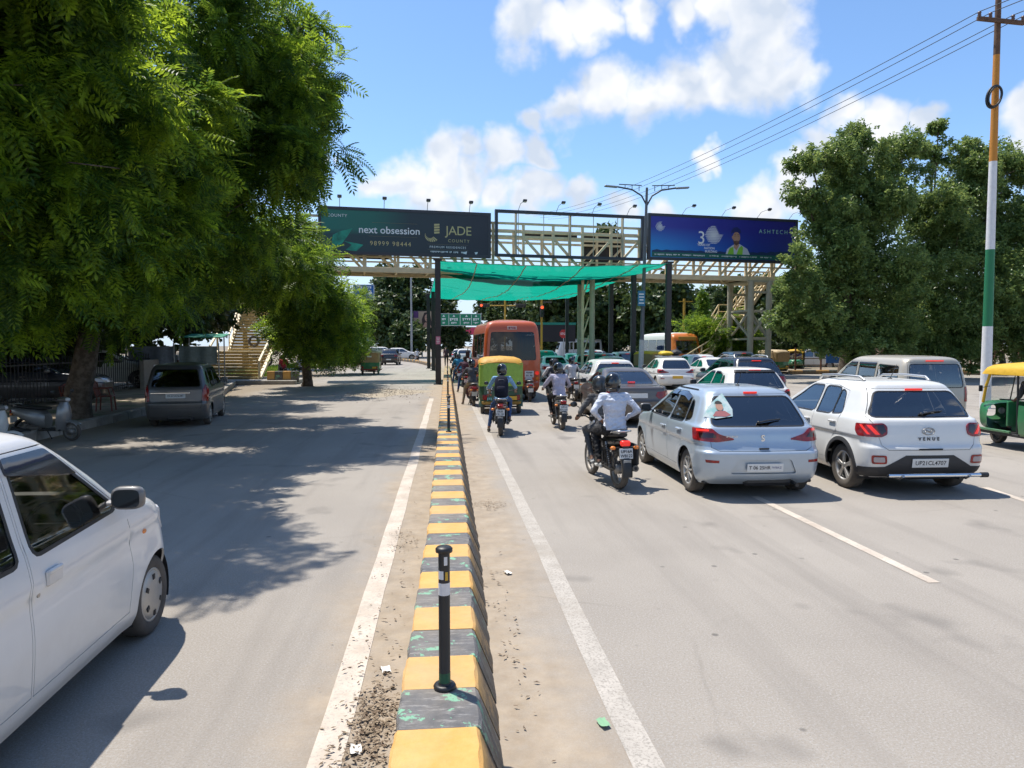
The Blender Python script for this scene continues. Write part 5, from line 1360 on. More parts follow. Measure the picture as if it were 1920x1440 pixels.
for q in (-.07, .16): flat('eye_print', E(cx + q, Z(.425), .045, .016, 10), beard, t3, -.0925); flat('brow_print', [(cx + q - .07, Z(.395)), (cx + q + .07, Z(.39)), (cx + q + .06, Z(.38)), (cx + q - .06, Z(.385))], beard, t3, -.0925)
flat('hat_print', [(cx - .38, Z(.38)), (cx - .33, Z(.30)), (cx - .18, Z(.24)), (cx + .08, Z(.225)), (cx + .30, Z(.28)), (cx + .36, Z(.36)), (cx + .28, Z(.355)), (cx + .05, Z(.335)), (cx - .25, Z(.355))], hat_p, t3, -.0925)

# ------------------------------------------------------------------ street light, poles, signs, signals
def pole_at(px, py, Y): p = at(px, py, Y); return p.x
sl_x = xat(1201, 39.5, 660); lt = empty('street_light', (sl_x, 39.5, 0), 0, 'grey double-armed street light standing before the right billboard', 'street light')
H_ = at(1213, 352, 39.5).z; dxl = at(1213, 352, 39.5).x - sl_x
b = MB(); b.cyl((0, 0, 0), (dxl * .25, 0, 2.4), .16, .14, 12); b.build('painted_base', mat('pale_pole_paint', (.5, .5, .48), .6, var=.15), lt)
b = MB(); b.cyl((dxl * .25, 0, 2.38), (dxl, 0, H_), .125, .07, 12); b.build('pole', mat('grey_pole', (.10, .11, .12), .5, .3), lt)
for s_ in (-1, 1):
    b = MB(); pts = [(dxl, 0, H_ - 1.0), (dxl + s_ * .3, 0, H_ - .45), (dxl + s_ * .85, 0, H_ - .12), (dxl + s_ * 1.7, 0, H_ + .02)]; b.tube(pts, .045, n=8); b.tube([(dxl + s_ * .3, 0, H_ + .12), (dxl + s_ * 1.6, 0, H_ + .16)], .028, n=6)
    for k in (.45, .85, 1.25): b.cyl((dxl + s_ * k, 0, H_ - .3 + k * .24 if k < .8 else H_ - .10), (dxl + s_ * k, 0, H_ + .14), .02, n=6)
    ar = b.build('arm', darkfr, lt)
    b = MB(); b.box((dxl + s_ * 2.05, 0, H_ + .03), (.75, .24, .09), .03, rot=Matrix.Rotation(-s_ * R(4), 3, 'Y')); b.build('lamp_head', mat('lamp_grey', (.22, .24, .26), .4, .5), ar)
p_ = at(1201, 560, 39.4)
sg = empty('blue_pole_sign', (p_.x, 39.22, at(1201, 574, 39.4).z), 0, 'small blue rectangular sign fixed to the street light pole', 'sign')
b = MB(); b.box((0, 0, .42), (.42, .03, .86), .01); b.build('plate', mat('sign_teal_blue', (.02, .16, .28), .5, var=.2), sg)
for zz, ww in ((.66, .28), (.50, .30), (.34, .22), (.16, .3)):
    b = MB(); b.box((0, -.018, zz), (ww, .004, .06)); b.build('print_line', pwhite, sg)

# tricolour utility pole on the right
ub = at(1849, 700, 22.0); utop = at(1873, -30, 22.0)
up = empty('utility_pole', (ub.x, 22.0, 0), 0, 'tall utility pole painted white, green, white and orange at right', 'utility pole')
def pz(py): return at(1860, py, 22.0).z
def pxo(z): return (utop.x - ub.x) * (z - ub.z) / (utop.z - ub.z)
rust = mat('rusty_pole', (.11, .06, .035), .8, var=.4, scale=6)
for nm, za, zb_, m_ in (('pole_base', 0, pz(612), mat('pole_white', (.66, .66, .66), .6, var=.08)), ('green_section', pz(612), pz(468), mat('pole_green', (.012, .16, .065), .55)), ('white_section', pz(468), pz(303), MATS['pole_white']),
                        ('orange_section', pz(303), pz(103), mat('pole_orange', (.50, .20, .02), .6)), ('rusty_top', pz(103), pz(-40), rust)):
    b = MB(); r = lambda z: .165 - .006 * z
    b.cyl((pxo(za), 0, za), (pxo(zb_), 0, zb_), r(za), r(zb_), 16); b.build(nm, m_, up)
zc = pz(42)
b = MB(); b.box((pxo(zc), -.13, zc), (1.62, .09, .13), .01, rot=Matrix.Rotation(R(3), 3, 'Y')); ca = b.build('cross_arm', rust, up)
ins = mat('porcelain', (.10, .05, .035), .3)
for k in (-.74, -.36, .42, .76):
    b = MB(); b.lathe([(.0, .16), (.045, .15), (.06, .10), (.04, .07), (.06, .03), (.03, -.02)], c=(pxo(zc) + k, -.13, zc + .07 - k * .052), n=10); b.build('insulator', ins, ca)
zco = pz(186)
b = MB(); b.tube([(pxo(zco) - .22 + .26 * math.cos(a), -.22, zco + .34 * math.sin(a) + .1 * math.cos(a)) for a in np.linspace(0, 2 * math.pi, 28)[:-1]], .035, n=6, closed=True)
b.tube([(pxo(zco) - .20 + .23 * math.cos(a), -.25, zco + .30 * math.sin(a) + .1 * math.cos(a)) for a in np.linspace(0, 2 * math.pi, 28)[:-1]], .03, n=6, closed=True); b.build('cable_coil', blackp, up)
wirem = mat('wire', (.03, .03, .035), .6)
ends = [(930, 397), (962, 405), (1010, 408), (1030, 411)]
for i, k in enumerate((-.74, -.36, .42, .76)):
    p = Vector((ub.x + pxo(zc) + k, 21.87, zc + .22 - k * .052)); e = at(985 + i * 14, 402 + i * 3, 100.0) ; q = []
    for t in np.linspace(0, 1, 40):
        v = p.lerp(e, t); v.z -= 4 * t * (1 - t) * 1.5; q.append(v)
    b = MB(); b.tube(q, .014, n=4); b2 = p + (p - e) * .25; b.tube([p, p + (p - e).normalized() * 8 + Vector((0, 0, -.3)), b2], .014, n=4)
    w_ = b.build('power_line', wirem, None); tag(w_, ['outermost left power line strung from the tricolour pole', 'second power line from the left on the tricolour pole', 'third power line from the left on the tricolour pole', 'rightmost power line strung from the tricolour pole'][i], 'power line', 'power lines on the tricolour pole')

def marks(parent, x, z, w, h, m, y=-.045, bar=True, seed=0):
    """a word too small to read in the photograph: a row of little strokes"""
    q = random.Random(seed + int(w * 1000) + int(abs(x) * 997)); b = MB(); n = max(3, int(w / h * 1.5)); st = w / n
    for i in range(n):
        if q.random() < .12: continue
        hh = h * q.uniform(.5, .95); b.box((x - w / 2 + (i + .5) * st, y, z + h * .3 - hh / 2 + h * .1), (st * q.uniform(.4, .75), .006, hh))
    if bar: b.box((x, y - .001, z + h * .42), (w, .006, h * .16))
    o = b.build('lettering', m, parent); o['kind'] = 'stuff'; return o
def post_sign(name, px, pyt, pyb, pw, Y, label, m, lines, group=None, posts=((0,),), back=True, ph=None, ground=0.0, border=None, thick=.04):
    c = at(px, (pyt + pyb) / 2, Y); w_ = pw / FPX * Y; h_ = (pyb - pyt) / FPX * Y
    t = empty(name, (c.x, Y, ground), 0, label, 'sign', group); zc_ = c.z - ground
    if border: b = MB(); b.box((0, .0, zc_), (w_ + .12, thick, h_ + .12)); b.build('border', border, t)
    b = MB(); b.box((0, -.02, zc_), (w_, thick, h_)); b.build('panel', m, t)
    for x in posts[0]:
        b = MB(); b.cyl((x * w_, .12, 0), (x * w_, .12, zc_ + h_ * .4), .09, n=10); b.build('post', galv, t)
    for (wf, fx, fz, sz) in lines: marks(t, fx * w_, zc_ + fz * h_, wf * w_, sz * h_, pwhite)
    return t, w_, h_, zc_
sgreen = mat('sign_green', (.005, .20, .10), .45); sblue = mat('sign_blue', (.008, .10, .34), .45, var=.1)
t, w_, h_, zc_ = post_sign('direction_gantry', 862, 589, 610, 78, 92, 'green overhead direction sign with four white columns beyond the canopy', sgreen, [(.10, -.38, .02, .22), (.20, -.14, .02, .24), (.20, .16, .02, .24), (.15, .39, .02, .24), (.06, -.38, -.30, .18), (.13, -.14, -.30, .18), (.14, .16, -.30, .18), (.14, .39, -.30, .18)], posts=((-.5, .5),), border=pwhite)
for fx in (-.26, .01, .28):
    b = MB(); b.box((fx * w_, -.045, zc_), (.06, .01, h_ * .9)); b.build('divider_line', pwhite, t)
for fx in (-.38, -.14, .16, .39): flat('arrow', [(fx * w_ - .16, zc_ + h_ * .26), (fx * w_ + .16, zc_ + h_ * .26), (fx * w_, zc_ + h_ * .44)], pwhite, t, -.042, .006)
t, w_, h_, zc_ = post_sign('blue_direction_sign', 682, 535, 561, 36, 70, 'blue direction sign with white arrow beside the left trees', sblue, [(.30, -.22, .33, .17), (.26, .26, .33, .17), (.22, .22, -.36, .17)], posts=((-.4,),), border=pwhite)
flat('arrow', [(-.05 * w_, zc_ + .05), (.28 * w_, zc_ + .05), (.28 * w_, zc_ + .22), (.44 * w_, zc_ - .04), (.28 * w_, zc_ - .30), (.28 * w_, zc_ - .12), (-.05 * w_, zc_ - .12)][::-1], pwhite, t, -.042, .006)
# stop board on a dark screen
c = at(1057, 626, 80); t = empty('stop_sign', (c.x, 80, 0), 0, 'red octagonal stop sign against a dark screen under the canopy', 'sign'); r8 = 8.5 / FPX * 80
flat('plate', [(r8 * math.cos(R(22.5 + 45 * k)), c.z + r8 * math.sin(R(22.5 + 45 * k))) for k in range(8)], mat('stop_red', (.38, .02, .02), .5), t, 0, .03); text('lettering', 'STOP', .32, pwhite, t, (0, -.035, c.z), bold=.006)
b = MB(); b.cyl((0, .06, 0), (0, .06, c.z), .05); b.build('post', galv, t)
c = at(1040, 625, 84); t = empty('dark_hoarding_screen', (c.x, 84, 0), 0, 'dark screen with a green top edge behind the stop sign', 'screen')
b = MB(); b.box((0, 0, c.z), (5.0, .1, 2.0)); b.build('screen', mat('screen_dark', (.015, .015, .018), .8), t); b = MB(); b.box((0, -.02, c.z + 1.15), (5.1, .14, .28)); b.build('green_edge', mat('screen_green', (.01, .18, .13), .7), t)
for x in (-2.3, 2.3): b = MB(); b.cyl((x, .1, 0), (x, .1, c.z), .07); b.build('post', galv, t)
# traffic signals on yellow poles
sigy = mat('signal_yellow', (.42, .25, .02), .6); sigr = mat('signal_red_lit', (1.0, .10, .03), .4, emit=1.4); sigd = mat('signal_dark_lens', (.03, .03, .02), .3)
def signal_head(parent, x, y, z, horizontal=False, red=True):
    b = MB(); b.box((x, y, z), (1.25, .25, .40) if horizontal else (.38, .25, 1.15), .03); hd = b.build('signal_head', plastic, parent)
    for i in range(3):
        o_ = (i - 1) * .38; p = (x + o_, y - .14, z) if horizontal else (x, y - .14, z - o_)
        b = MB(); b.cyl(p, (p[0], p[1] + .03, p[2]), .15, n=14); b.build('lens', sigr if (i == 0 and red) else sigd, hd)
        b = MB(); b.lathe([(.165, 0), (.165, .16)], c=(p[0], p[1] - .13, p[2]), axis='Y', n=12, a0=-.2, a1=math.pi + .2); b.build('visor', plastic, hd)
c = at(1016, 580, 70); t = empty('traffic_signal', (c.x, 70, 0), 0, 'red traffic signal on a yellow pole right of the orange bus', 'traffic signal', 'traffic signals at the junction')
b = MB(); b.cyl((0, .1, 0), (0, .1, at(1016, 560, 70).z + 1.2), .10); b.build('pole', sigy, t); signal_head(t, 0, -.1, c.z - .2); b = MB(); b.cyl((0, .1, c.z + .7), (1.0, .1, c.z + .7), .05); b.build('arm', plastic, t)
c = at(947, 573, 86); t = empty('traffic_signal', (c.x, 86, 0), 0, 'red signal on a cantilever arm above the orange bus', 'traffic signal', 'traffic signals at the junction')
b = MB(); b.cyl((0, 0, 0), (0, 0, c.z + .6), .12); b.build('pole', sigy, t); b = MB(); b.cyl((-3.0, 0, c.z), (1.6, 0, c.z), .06); b.build('arm', sigy, t); signal_head(t, -2.5, -.1, c.z, True); signal_head(t, 1.9, -.1, c.z, True, False)
# yellow lamp posts and small poles beyond the right cars
c = at(1283, 560, 62); t = empty('yellow_post', (c.x, 62, 0), 0, 'yellow post with a short cross bar beyond the white bus', 'post'); b = MB(); b.cyl((0, 0, 0), (0, 0, c.z), .11); b.build('post', sigy, t); b = MB(); b.box((.15, 0, c.z - .25), (1.3, .08, .08)); b.build('cross_bar', sigy, t)
# far hoardings beyond the junction
def far_board(px, pyt, pyb, pw, Y, label, m, extras=()):
    c = at(px, (pyt + pyb) / 2, Y); w_ = pw / FPX * Y; h_ = (pyb - pyt) / FPX * Y
    t = empty('hoarding', (c.x, Y, 0), 0, label, 'hoarding', 'hoardings beyond the junction'); b = MB(); b.box((0, .06, c.z), (w_ + .2, .12, h_ + .2)); b.build('frame', darkfr, t)
    b = MB(); b.box((0, -.02, c.z), (w_, .06, h_)); b.build('printed_sheet', m, t)
    for x in (-.35, .35): b = MB(); b.cyl((x * w_, .2, 0), (x * w_, .2, c.z), .12); b.build('post', galv, t)
    for fx0, fx1, fz0, fz1, m_ in extras: flat('print_patch', [(fx0 * w_, c.z + fz0 * h_), (fx1 * w_, c.z + fz0 * h_), (fx1 * w_, c.z + fz1 * h_), (fx0 * w_, c.z + fz1 * h_)], m_, t, -.05, .01)
    return t, w_, h_, c.z
pkk = mat('print_pink', (.50, .04, .10), .5); ppale = mat('print_pale', (.50, .52, .56), .5); ptan = mat('print_tan', (.42, .30, .20), .5); ppurp = mat('print_purple', (.10, .03, .14), .5)
t, w_, h_, zc_ = far_board(796, 584, 614, 40, 118, 'hoarding with a long haired woman beyond the canopy posts', ptan, [(-.5, -.28, .1, .5, ppurp)])
hair = mat('print_hair', (.035, .018, .016), .6); fx = .10 * w_
flat('hair_print', [(fx - .75, zc_ - 1.2), (fx - .8, zc_), (fx - .4, zc_ + 1.1), (fx + .2, zc_ + 1.25), (fx + .6, zc_ + .7), (fx + .75, zc_ - .3), (fx + .9, zc_ - 1.2)][::-1], hair, t, -.055, .01); flat('face_print', E(fx + .05, zc_ + .25, .38, .62), mat('print_face', (.48, .27, .19), .5), t, -.068, .01); flat('shoulder_print', [(fx - .7, zc_ - 1.25), (fx - .3, zc_ - .5), (fx + .35, zc_ - .5), (fx + .8, zc_ - 1.25)], MATS['print_face'], t, -.066, .008)
for q in (-.1, .2): flat('eye_print', E(fx + q, zc_ + .33, .07, .03, 8), hair, t, -.08, .006)
flat('mouth_print', E(fx + .05, zc_ - .03, .12, .035, 8), mat('print_red_lip', (.4, .05, .06), .5), t, -.08, .006)
far_board(876, 614, 627, 34, 175, 'pink and white hoarding seen under the green gantry sign', pkk, [(-.5, -.12, -.5, .5, ppale)])
t, w_, h_, zc_ = far_board(731, 625, 642, 74, 128, 'long white roadside banner with a blue slanted stripe', mat('banner_white', (.62, .63, .62), .6), [(.22, .5, -.5, .5, mat('banner_cream', (.50, .46, .26), .6))])
flat('blue_stripe', [(.20 * w_, zc_ - .5 * h_), (.30 * w_, zc_ - .5 * h_), (.17 * w_, zc_ + .5 * h_), (.05 * w_, zc_ + .5 * h_)], mat('banner_blue', (.01, .14, .42), .5), t, -.065, .01)
far_board(787, 618, 641, 12, 120, 'narrow upright poster board beside the long white banner', ppale, [(-.4, .4, -.15, .1, mat('poster_blue', (.03, .08, .35), .5)), (-.3, .3, .2, .35, pkk)])
far_board(918, 590, 600, 60, 150, 'dark blue low hoarding behind the orange bus roof', mat('print_navy', (.012, .02, .05), .5), [(.08, .45, -.4, .4, ppale)])
c = at(677, 634, 95); t = empty('blue_tank', (c.x, 95, 0), 0, 'large round blue board beside the roadside bushes', 'board'); flat('disc', E(0, c.z, 1.0, 1.5), mat('tank_blue', (.02, .09, .25), .5), t, 0, .3); b = MB(); b.cyl((0, .2, 0), (0, .2, c.z), .1); b.build('post', galv, t)
c = at(771, 560, 110); t = empty('steel_mast', (c.x, 110, 0), 0, 'thin tall steel mast rising left of the canopy posts', 'mast'); b = MB(); b.cyl((0, 0, 0), (0, 0, at(771, 510, 110).z), .18, .12); b.build('shaft', galv, t); b = MB(); b.box((0, 0, at(771, 510, 110).z), (1.2, .1, .1)); b.build('top_bar', galv, t)

marks(*MARKS1, pwhite, -.0905, False)
for q_ in MARKS3: marks(*q_, pwhite, -.0905, False)
# ------------------------------------------------------------------ people: one continuous body each, clothes by surface colour
def cloth(name, c, c2=None, rough=.85, bump=.9, bs=7):
    return mat(name, c, rough, c2=c2, var=0 if c2 else .10, scale=9, bump=bump, bscale=bs, spec=.25)
SKIN = mat('skin', (.21, .11, .07), .55, var=.08, scale=12)
HAIR = mat('hair', (.012, .010, .009), .55, bump=.4, bscale=90)
SHOE_W = cloth('white_black_shoe', (.55, .55, .53), c2=(.03, .03, .03), rough=.6, bump=.1); SHOE_D = cloth('dark_shoe', (.03, .025, .02), rough=.5, bump=.1)
SOLE = mat('sandal', (.06, .035, .02), .8)
HELM_B = mat('black_helmet', (.010, .010, .011), .12, coat=.8); HELM_G = mat('charcoal_helmet', (.03, .032, .035), .25, coat=.4)
VISOR = mat('helmet_visor', (.01, .012, .014), .05, coat=1.0)

def capsule(mb, p0, r0, p1, r1, n=12):
    p0, p1 = Vector(p0), Vector(p1); d = p1 - p0; q = d.to_track_quat('Z', 'Y').to_matrix() if d.length > 1e-6 else Matrix.Identity(3); secs = []; L_ = d.length
    prof = [(r0 * math.sin(a), -r0 * math.cos(a)) for a in np.linspace(.12, math.pi / 2, 4)] + [(r1 * math.sin(a), L_ - r1 * math.cos(a)) for a in np.linspace(math.pi / 2, math.pi - .12, 4)]
    for r, h in prof: secs.append([p0 + q @ Vector((r * math.cos(2 * math.pi * j / n), r * math.sin(2 * math.pi * j / n), h)) for j in range(n)])
    mb.loft(secs)
def ell_loft(mb, secs, n=18):
    """secs: (centre, right vector * half width, forward vector * half depth)"""
    out = []
    for c, rx, fy in secs:
        c, rx, fy = Vector(c), Vector(rx), Vector(fy)
        pts = []
        for j in range(n):
            a = 2 * math.pi * j / n; ca, sa = math.cos(a), math.sin(a)
            k = (abs(ca) ** 2.6 + abs(sa) ** 2.6) ** (-1 / 2.6); pts.append(c + rx * ca * k + fy * sa * k)
        out.append(pts)
    mb.loft(out)

def person(name, J, mats_, label, parent_loc, rz, vox=.014, helmet=None, hair='short', sleeve=1.0, legs_skin=0.0, cat='person', group=None, fingers=True, bulk=1.0, female=False, saree=False):
    """J: joint positions (local). mats_: top, legs, shoes"""
    mb = MB(); segs = []
    V_ = {k: Vector(v) for k, v in J.items() if k not in ('curl', 'mode')}
    hip, chest, neck, head = V_['hip'], V_['chest'], V_['neck'], V_['head']
    rt = (V_['shR'] - V_['shL']).normalized(); up = (neck - hip).normalized(); fw = up.cross(rt).normalized()
    w = bulk; hw = .165 * w
    ell_loft(mb, [(hip - up * .10, rt * hw * .72, fw * .095 * w), (hip - up * .03, rt * hw * 1.0, fw * .125 * w), (hip + up * .06, rt * hw, fw * .120 * w), (hip.lerp(chest, .55), rt * .150 * w, fw * .110 * w),
                  (chest, rt * .178 * w, fw * .122 * w), (chest.lerp(neck, .45), rt * .186 * w, fw * .118 * w), (chest.lerp(neck, .78), rt * .150 * w, fw * .088 * w), (neck, rt * .066, fw * .064)])
    segs += [(hip - up * .1, chest.lerp(neck, .95), 'top', .17)]
    capsule(mb, neck - up * .05, .060, neck.lerp(head, .62), .055); segs.append((neck + (head - neck) * .12, head, 'skin', .05))
    hu = (V_['headup'].normalized() if 'headup' in V_ else up); hf = V_['look'].normalized() if 'look' in V_ else fw; hr = hf.cross(hu).normalized(); Mh = Matrix((hr, hf, hu)).transposed()
    mb.ball(head + hu * .03 - hf * .01, (.078, .098, .108), 16, 12, rot=Mh); mb.ball(head - hu * .045 + hf * .03, (.058, .066, .068), 12, 8, rot=Mh)
    capsule(mb, head + hf * .086 + hu * .01, .010, head + hf * .104 - hu * .025, .015, 8); capsule(mb, head + hf * .08 - hu * .066, .012, head + hf * .076 - hu * .066 + hr * .001, .012, 8)
    for s_ in (-1, 1): mb.ball(head + hr * (s_ * .080) - hu * .005, (.010, .022, .030), 8, 6, rot=Mh)
    for S in ('L', 'R'):
        sh, el, wr_, ha = V_['sh' + S], V_['el' + S], V_['wr' + S], V_['ha' + S]
        capsule(mb, chest.lerp(neck, .62) + (sh - chest.lerp(neck, .62)) * .55, .066 * w, sh, .064 * w); capsule(mb, sh, .060 * w, el, .047 * w); capsule(mb, el, .046 * w, wr_, .030 * w)
        segs.append((sh, el, 'arm0', .055)); segs.append((el, wr_, 'arm1', .04)); segs.append((wr_, ha, 'skin', .03))
        d = (ha - wr_).normalized(); side = d.cross(Vector((0, 0, 1))); side = side.normalized() if side.length > .1 else Vector((1, 0, 0)); nrm = side.cross(d).normalized()
        if nrm.z < 0: nrm = -nrm
        capsule(mb, wr_, .029, wr_ + d * .05, .034); mb.ball(wr_ + d * .07, .040, 10, 8); 
        M3 = Matrix((side, d, nrm)).transposed(); mb.ball(wr_ + d * .065, (.043, .052, .018), 12, 8, rot=M3)
        if fingers:
            curl = J.get('curl', .8)
            for i, (o_, L_) in enumerate(((-.032, .070), (-.011, .078), (.011, .073), (.031, .058))):
                a0 = wr_ + d * .105 + side * o_; d1 = (d * math.cos(curl * .5) - nrm * math.sin(curl * .5)); d2 = (d * math.cos(curl * 1.6) - nrm * math.sin(curl * 1.6))
                a1 = a0 + d1 * L_ * .5; a2 = a1 + d2 * L_ * .5
                capsule(mb, a0 - d * .02, .0098, a1, .0092, 8); capsule(mb, a1, .0092, a2, .0080, 8)
            ts = -1 if S == 'R' else 1
            a0 = wr_ + d * .035 + side * (ts * .034); a1 = a0 + (d * .6 + side * ts * .7).normalized() * .045; a2 = a1 + (d - nrm * .5).normalized() * .035
            capsule(mb, a0, .013, a1, .011, 8); capsule(mb, a1, .011, a2, .009, 8)
        th, kn, an, to = hip + rt * ((1 if S == 'R' else -1) * .092 * w) - up * .03, V_['kn' + S], V_['an' + S], V_['to' + S]
        capsule(mb, th, .098 * w, kn, .066 * w); capsule(mb, kn, .064 * w, kn.lerp(an, .35), .062 * w); capsule(mb, kn.lerp(an, .3), .062 * w, an, .044)
        fd = (to - an); fl = Vector((fd.x, fd.y, 0)).normalized()
        capsule(mb, an - fl * .045 - Vector((0, 0, .045)), .040, an + fl * .03 - Vector((0, 0, .04)), .042); capsule(mb, an - Vector((0, 0, .04)), .042, to, .034)
        segs.append((th, kn, 'leg0', .085)); segs.append((kn, an + (kn - an) * .08, 'leg1', .06)); segs.append((an - Vector((0, 0, .04)), to, 'shoe', .04)); segs.append((an - fl * .06 - Vector((0, 0, .05)), an - Vector((0, 0, .04)), 'shoe', .04))
    if saree:
        ell_loft(mb, [(Vector((hip.x, hip.y, .04)), rt * .24, fw * .20), (Vector((hip.x, hip.y, .5)), rt * .20, fw * .17), (hip, rt * .18, fw * .14)])
        segs.append((Vector((hip.x, hip.y, .06)), hip, 'leg0', .2))
    me0 = mb.mesh('tmp', SKIN); o = bpy.data.objects.new('tmp', me0); COL.objects.link(o)
    md = o.modifiers.new('r', 'REMESH'); md.mode = 'VOXEL'; md.voxel_size = vox; md.use_smooth_shade = True
    ms = o.modifiers.new('s', 'SMOOTH'); ms.factor = .5; ms.iterations = 3
    dg = bpy.context.evaluated_depsgraph_get(); dg.update(); me = bpy.data.meshes.new_from_object(o.evaluated_get(dg)); bpy.data.objects.remove(o); bpy.data.meshes.remove(me0)
    if vox <= .012:                              # folds in the cloth
        n = len(me.vertices); P = np.zeros(n * 3); me.vertices.foreach_get('co', P); P = P.reshape(-1, 3); Nv = np.zeros(n * 3); me.vertices.foreach_get('normal', Nv); Nv = Nv.reshape(-1, 3); rs = np.random.RandomState(len(label)); f_ = np.zeros(n)
        for k_ in range(7):
            d_ = rs.randn(3) * [1, 1, 1.3]; f_ += (1 - 2 * np.abs(np.sin(P @ d_ * rs.uniform(9, 20) + rs.uniform(0, 6) + 1.5 * np.sin(P @ rs.randn(3) * 8)))) / 7
        zh = P[:, 2] < head.z - .16; P += Nv * (.020 * f_ * zh * (np.abs(P[:, 0]) < .30))[:, None]; me.vertices.foreach_set('co', P.ravel()); me.update()
    me.name = name; nP = len(me.polygons); C = np.zeros(nP * 3); me.polygons.foreach_get('center', C); C = C.reshape(-1, 3)
    best = np.full(nP, 1e9); lab = np.zeros(nP, int); kinds = ['skin', 'top', 'legs', 'shoe']
    for a, b_, kd, rad in segs:
        a, b_ = np.array(a), np.array(b_); d = b_ - a; t = np.clip(((C - a) @ d) / max(1e-9, d @ d), 0, 1); dist = np.linalg.norm(C - (a + t[:, None] * d), axis=1) - rad
        m_ = dist < best; best[m_] = dist[m_]
        if kd == 'skin': lab[m_] = 0
        elif kd == 'top': lab[m_] = 1
        elif kd == 'arm0': lab[m_] = np.where(t[m_] < sleeve * 2 + .15, 1, 0)
        elif kd == 'arm1': lab[m_] = np.where(t[m_] < (sleeve - .5) * 2, 1, 0)
        elif kd == 'leg0': lab[m_] = 2
        elif kd == 'leg1': lab[m_] = np.where(t[m_] < 1 - legs_skin, 2, 0)
        else: lab[m_] = 3
    # waist line and neckline
    hb = np.array(hip + up * .02); upn = np.array(up); low = ((C - hb) @ upn) < 0
    lab[(lab == 1) & low & (best < .06)] = 1
    hl = np.array(hip - up * .045); lab[(lab == 1) & (((C - hl) @ upn) < 0)] = 2
    nk = np.array(neck); lab[(lab == 1) & (((C - nk) @ upn) > .012)] = 0
    me.materials.clear()
    for m_ in (SKIN,) + tuple(mats_): me.materials.append(m_)
    me.polygons.foreach_set('material_index', lab.astype(np.int32)); me.polygons.foreach_set('use_smooth', np.ones(nP, bool)); me.update()
    t = link(name, me, None, parent_loc, (0, 0, rz), (.95, .95, .95) if 'bars' in J.get('mode', '') else None); tag(t, label, cat, group)
    if helmet:
        b = MB(); secs = []
        for h, rx, ry, oy in ((-.135, .088, .098, -.012), (-.10, .112, .125, -.01), (-.03, .126, .146, -.005), (.05, .126, .148, 0), (.11, .108, .126, 0), (.150, .068, .082, 0), (.165, .02, .025, 0)):
            secs.append([Vector(head) + Mh @ Vector((rx * math.cos(a), ry * math.sin(a) + oy, h + .012)) for a in np.linspace(0, 2 * math.pi, 25)[:-1]])
        b.loft(secs); ho = b.build('helmet', helmet, t)
        b = MB(); secs = []
        for h in (-.055, 0, .05):
            secs.append([Vector(head) + Mh @ Vector((.130 * math.sin(a), .151 * math.cos(a), h + .012)) for a in np.linspace(-1.15, 1.15, 15)])
        b.loft(secs, closed=False, caps=False); b.build('visor', VISOR, ho)
        b = MB(); b.tube([Vector(head) + Mh @ Vector((.126 * math.cos(a), .146 * math.sin(a) - .005, -.075)) for a in np.linspace(math.pi * .97, math.pi * 2.03, 16)], .006, n=6); b.build('trim_strip', HELM_G, ho)
    elif hair:
        b = MB(); secs = []
        for h, rx, ry, oy in ((-.09, .05, .05, -.055), (-.04, .078, .075, -.04), (.02, .088, .092, -.022), (.08, .080, .096, -.012), (.125, .055, .066, -.01), (.143, .012, .015, -.01)):
            secs.append([Vector(head) + Mh @ Vector((rx * math.cos(a), ry * math.sin(a) + oy, h + .012)) for a in np.linspace(0, 2 * math.pi, 17)[:-1]])
        b.loft(secs)
        if hair == 'scarf':
            b = MB(); secs = []
            for h, rx, ry, oy in ((-.30, .20, .13, -.02), (-.20, .13, .12, -.03), (-.10, .09, .10, -.02), (0, .10, .118, -.01), (.08, .094, .112, -.01), (.135, .06, .07, -.01), (.155, .012, .015, -.01)):
                secs.append([Vector(head) + Mh @ Vector((rx * math.cos(a), ry * math.sin(a) + oy, h + .012)) for a in np.linspace(0, 2 * math.pi, 21)[:-1]])
            b.loft(secs)
        b.build('headscarf' if hair == 'scarf' else 'hair', mats_[0] if hair == 'scarf' else HAIR, t)
    return t

def ride_pose(lean=10, seat=.84, y=-.10, reach=True, left_down=False, right_down=False, hands='bars', twist=0.0, peg_y=.05):
    s_, c_ = math.sin(R(lean)), math.cos(R(lean)); hip = Vector((0, y, seat + .07))
    def sp(h, x=0, f=0): return Vector((x, y + s_ * h + c_ * f, seat + .07 + c_ * h - s_ * f))
    J = dict(hip=hip, chest=sp(.34), neck=sp(.53), head=sp(.68, 0, .035), shL=sp(.475, -.19), shR=sp(.475, .19), look=Vector((twist, 1, -.05)), headup=Vector((0, .05, 1)), mode='bars')
    for S, q in (('L', -1), ('R', 1)):
        if hands == 'bars':
            J['wr' + S] = Vector((q * .33, .33, 1.045)); J['ha' + S] = Vector((q * .335, .42, 1.02)); J['el' + S] = (J['sh' + S] + J['wr' + S]) / 2 + Vector((q * .085, -.02, -.085))
        else:                                   # hands on the thighs, elbows out
            J['wr' + S] = hip + Vector((q * .19, .11, .10)); J['ha' + S] = hip + Vector((q * .12, .20, .07)); J['el' + S] = J['sh' + S] + Vector((q * .175, -.09, -.215))
        down = left_down if S == 'L' else right_down
        if down:
            J['kn' + S] = hip + Vector((q * .24, .30, -.24)); J['an' + S] = Vector((q * .33, y + .22, .11)); J['to' + S] = Vector((q * .36, y + .36, .04))
        else:
            J['kn' + S] = hip + Vector((q * .20, .40, -.10)); J['an' + S] = Vector((q * .19, y + peg_y, .36)); J['to' + S] = Vector((q * .20, y + peg_y + .16, .30))
    return J
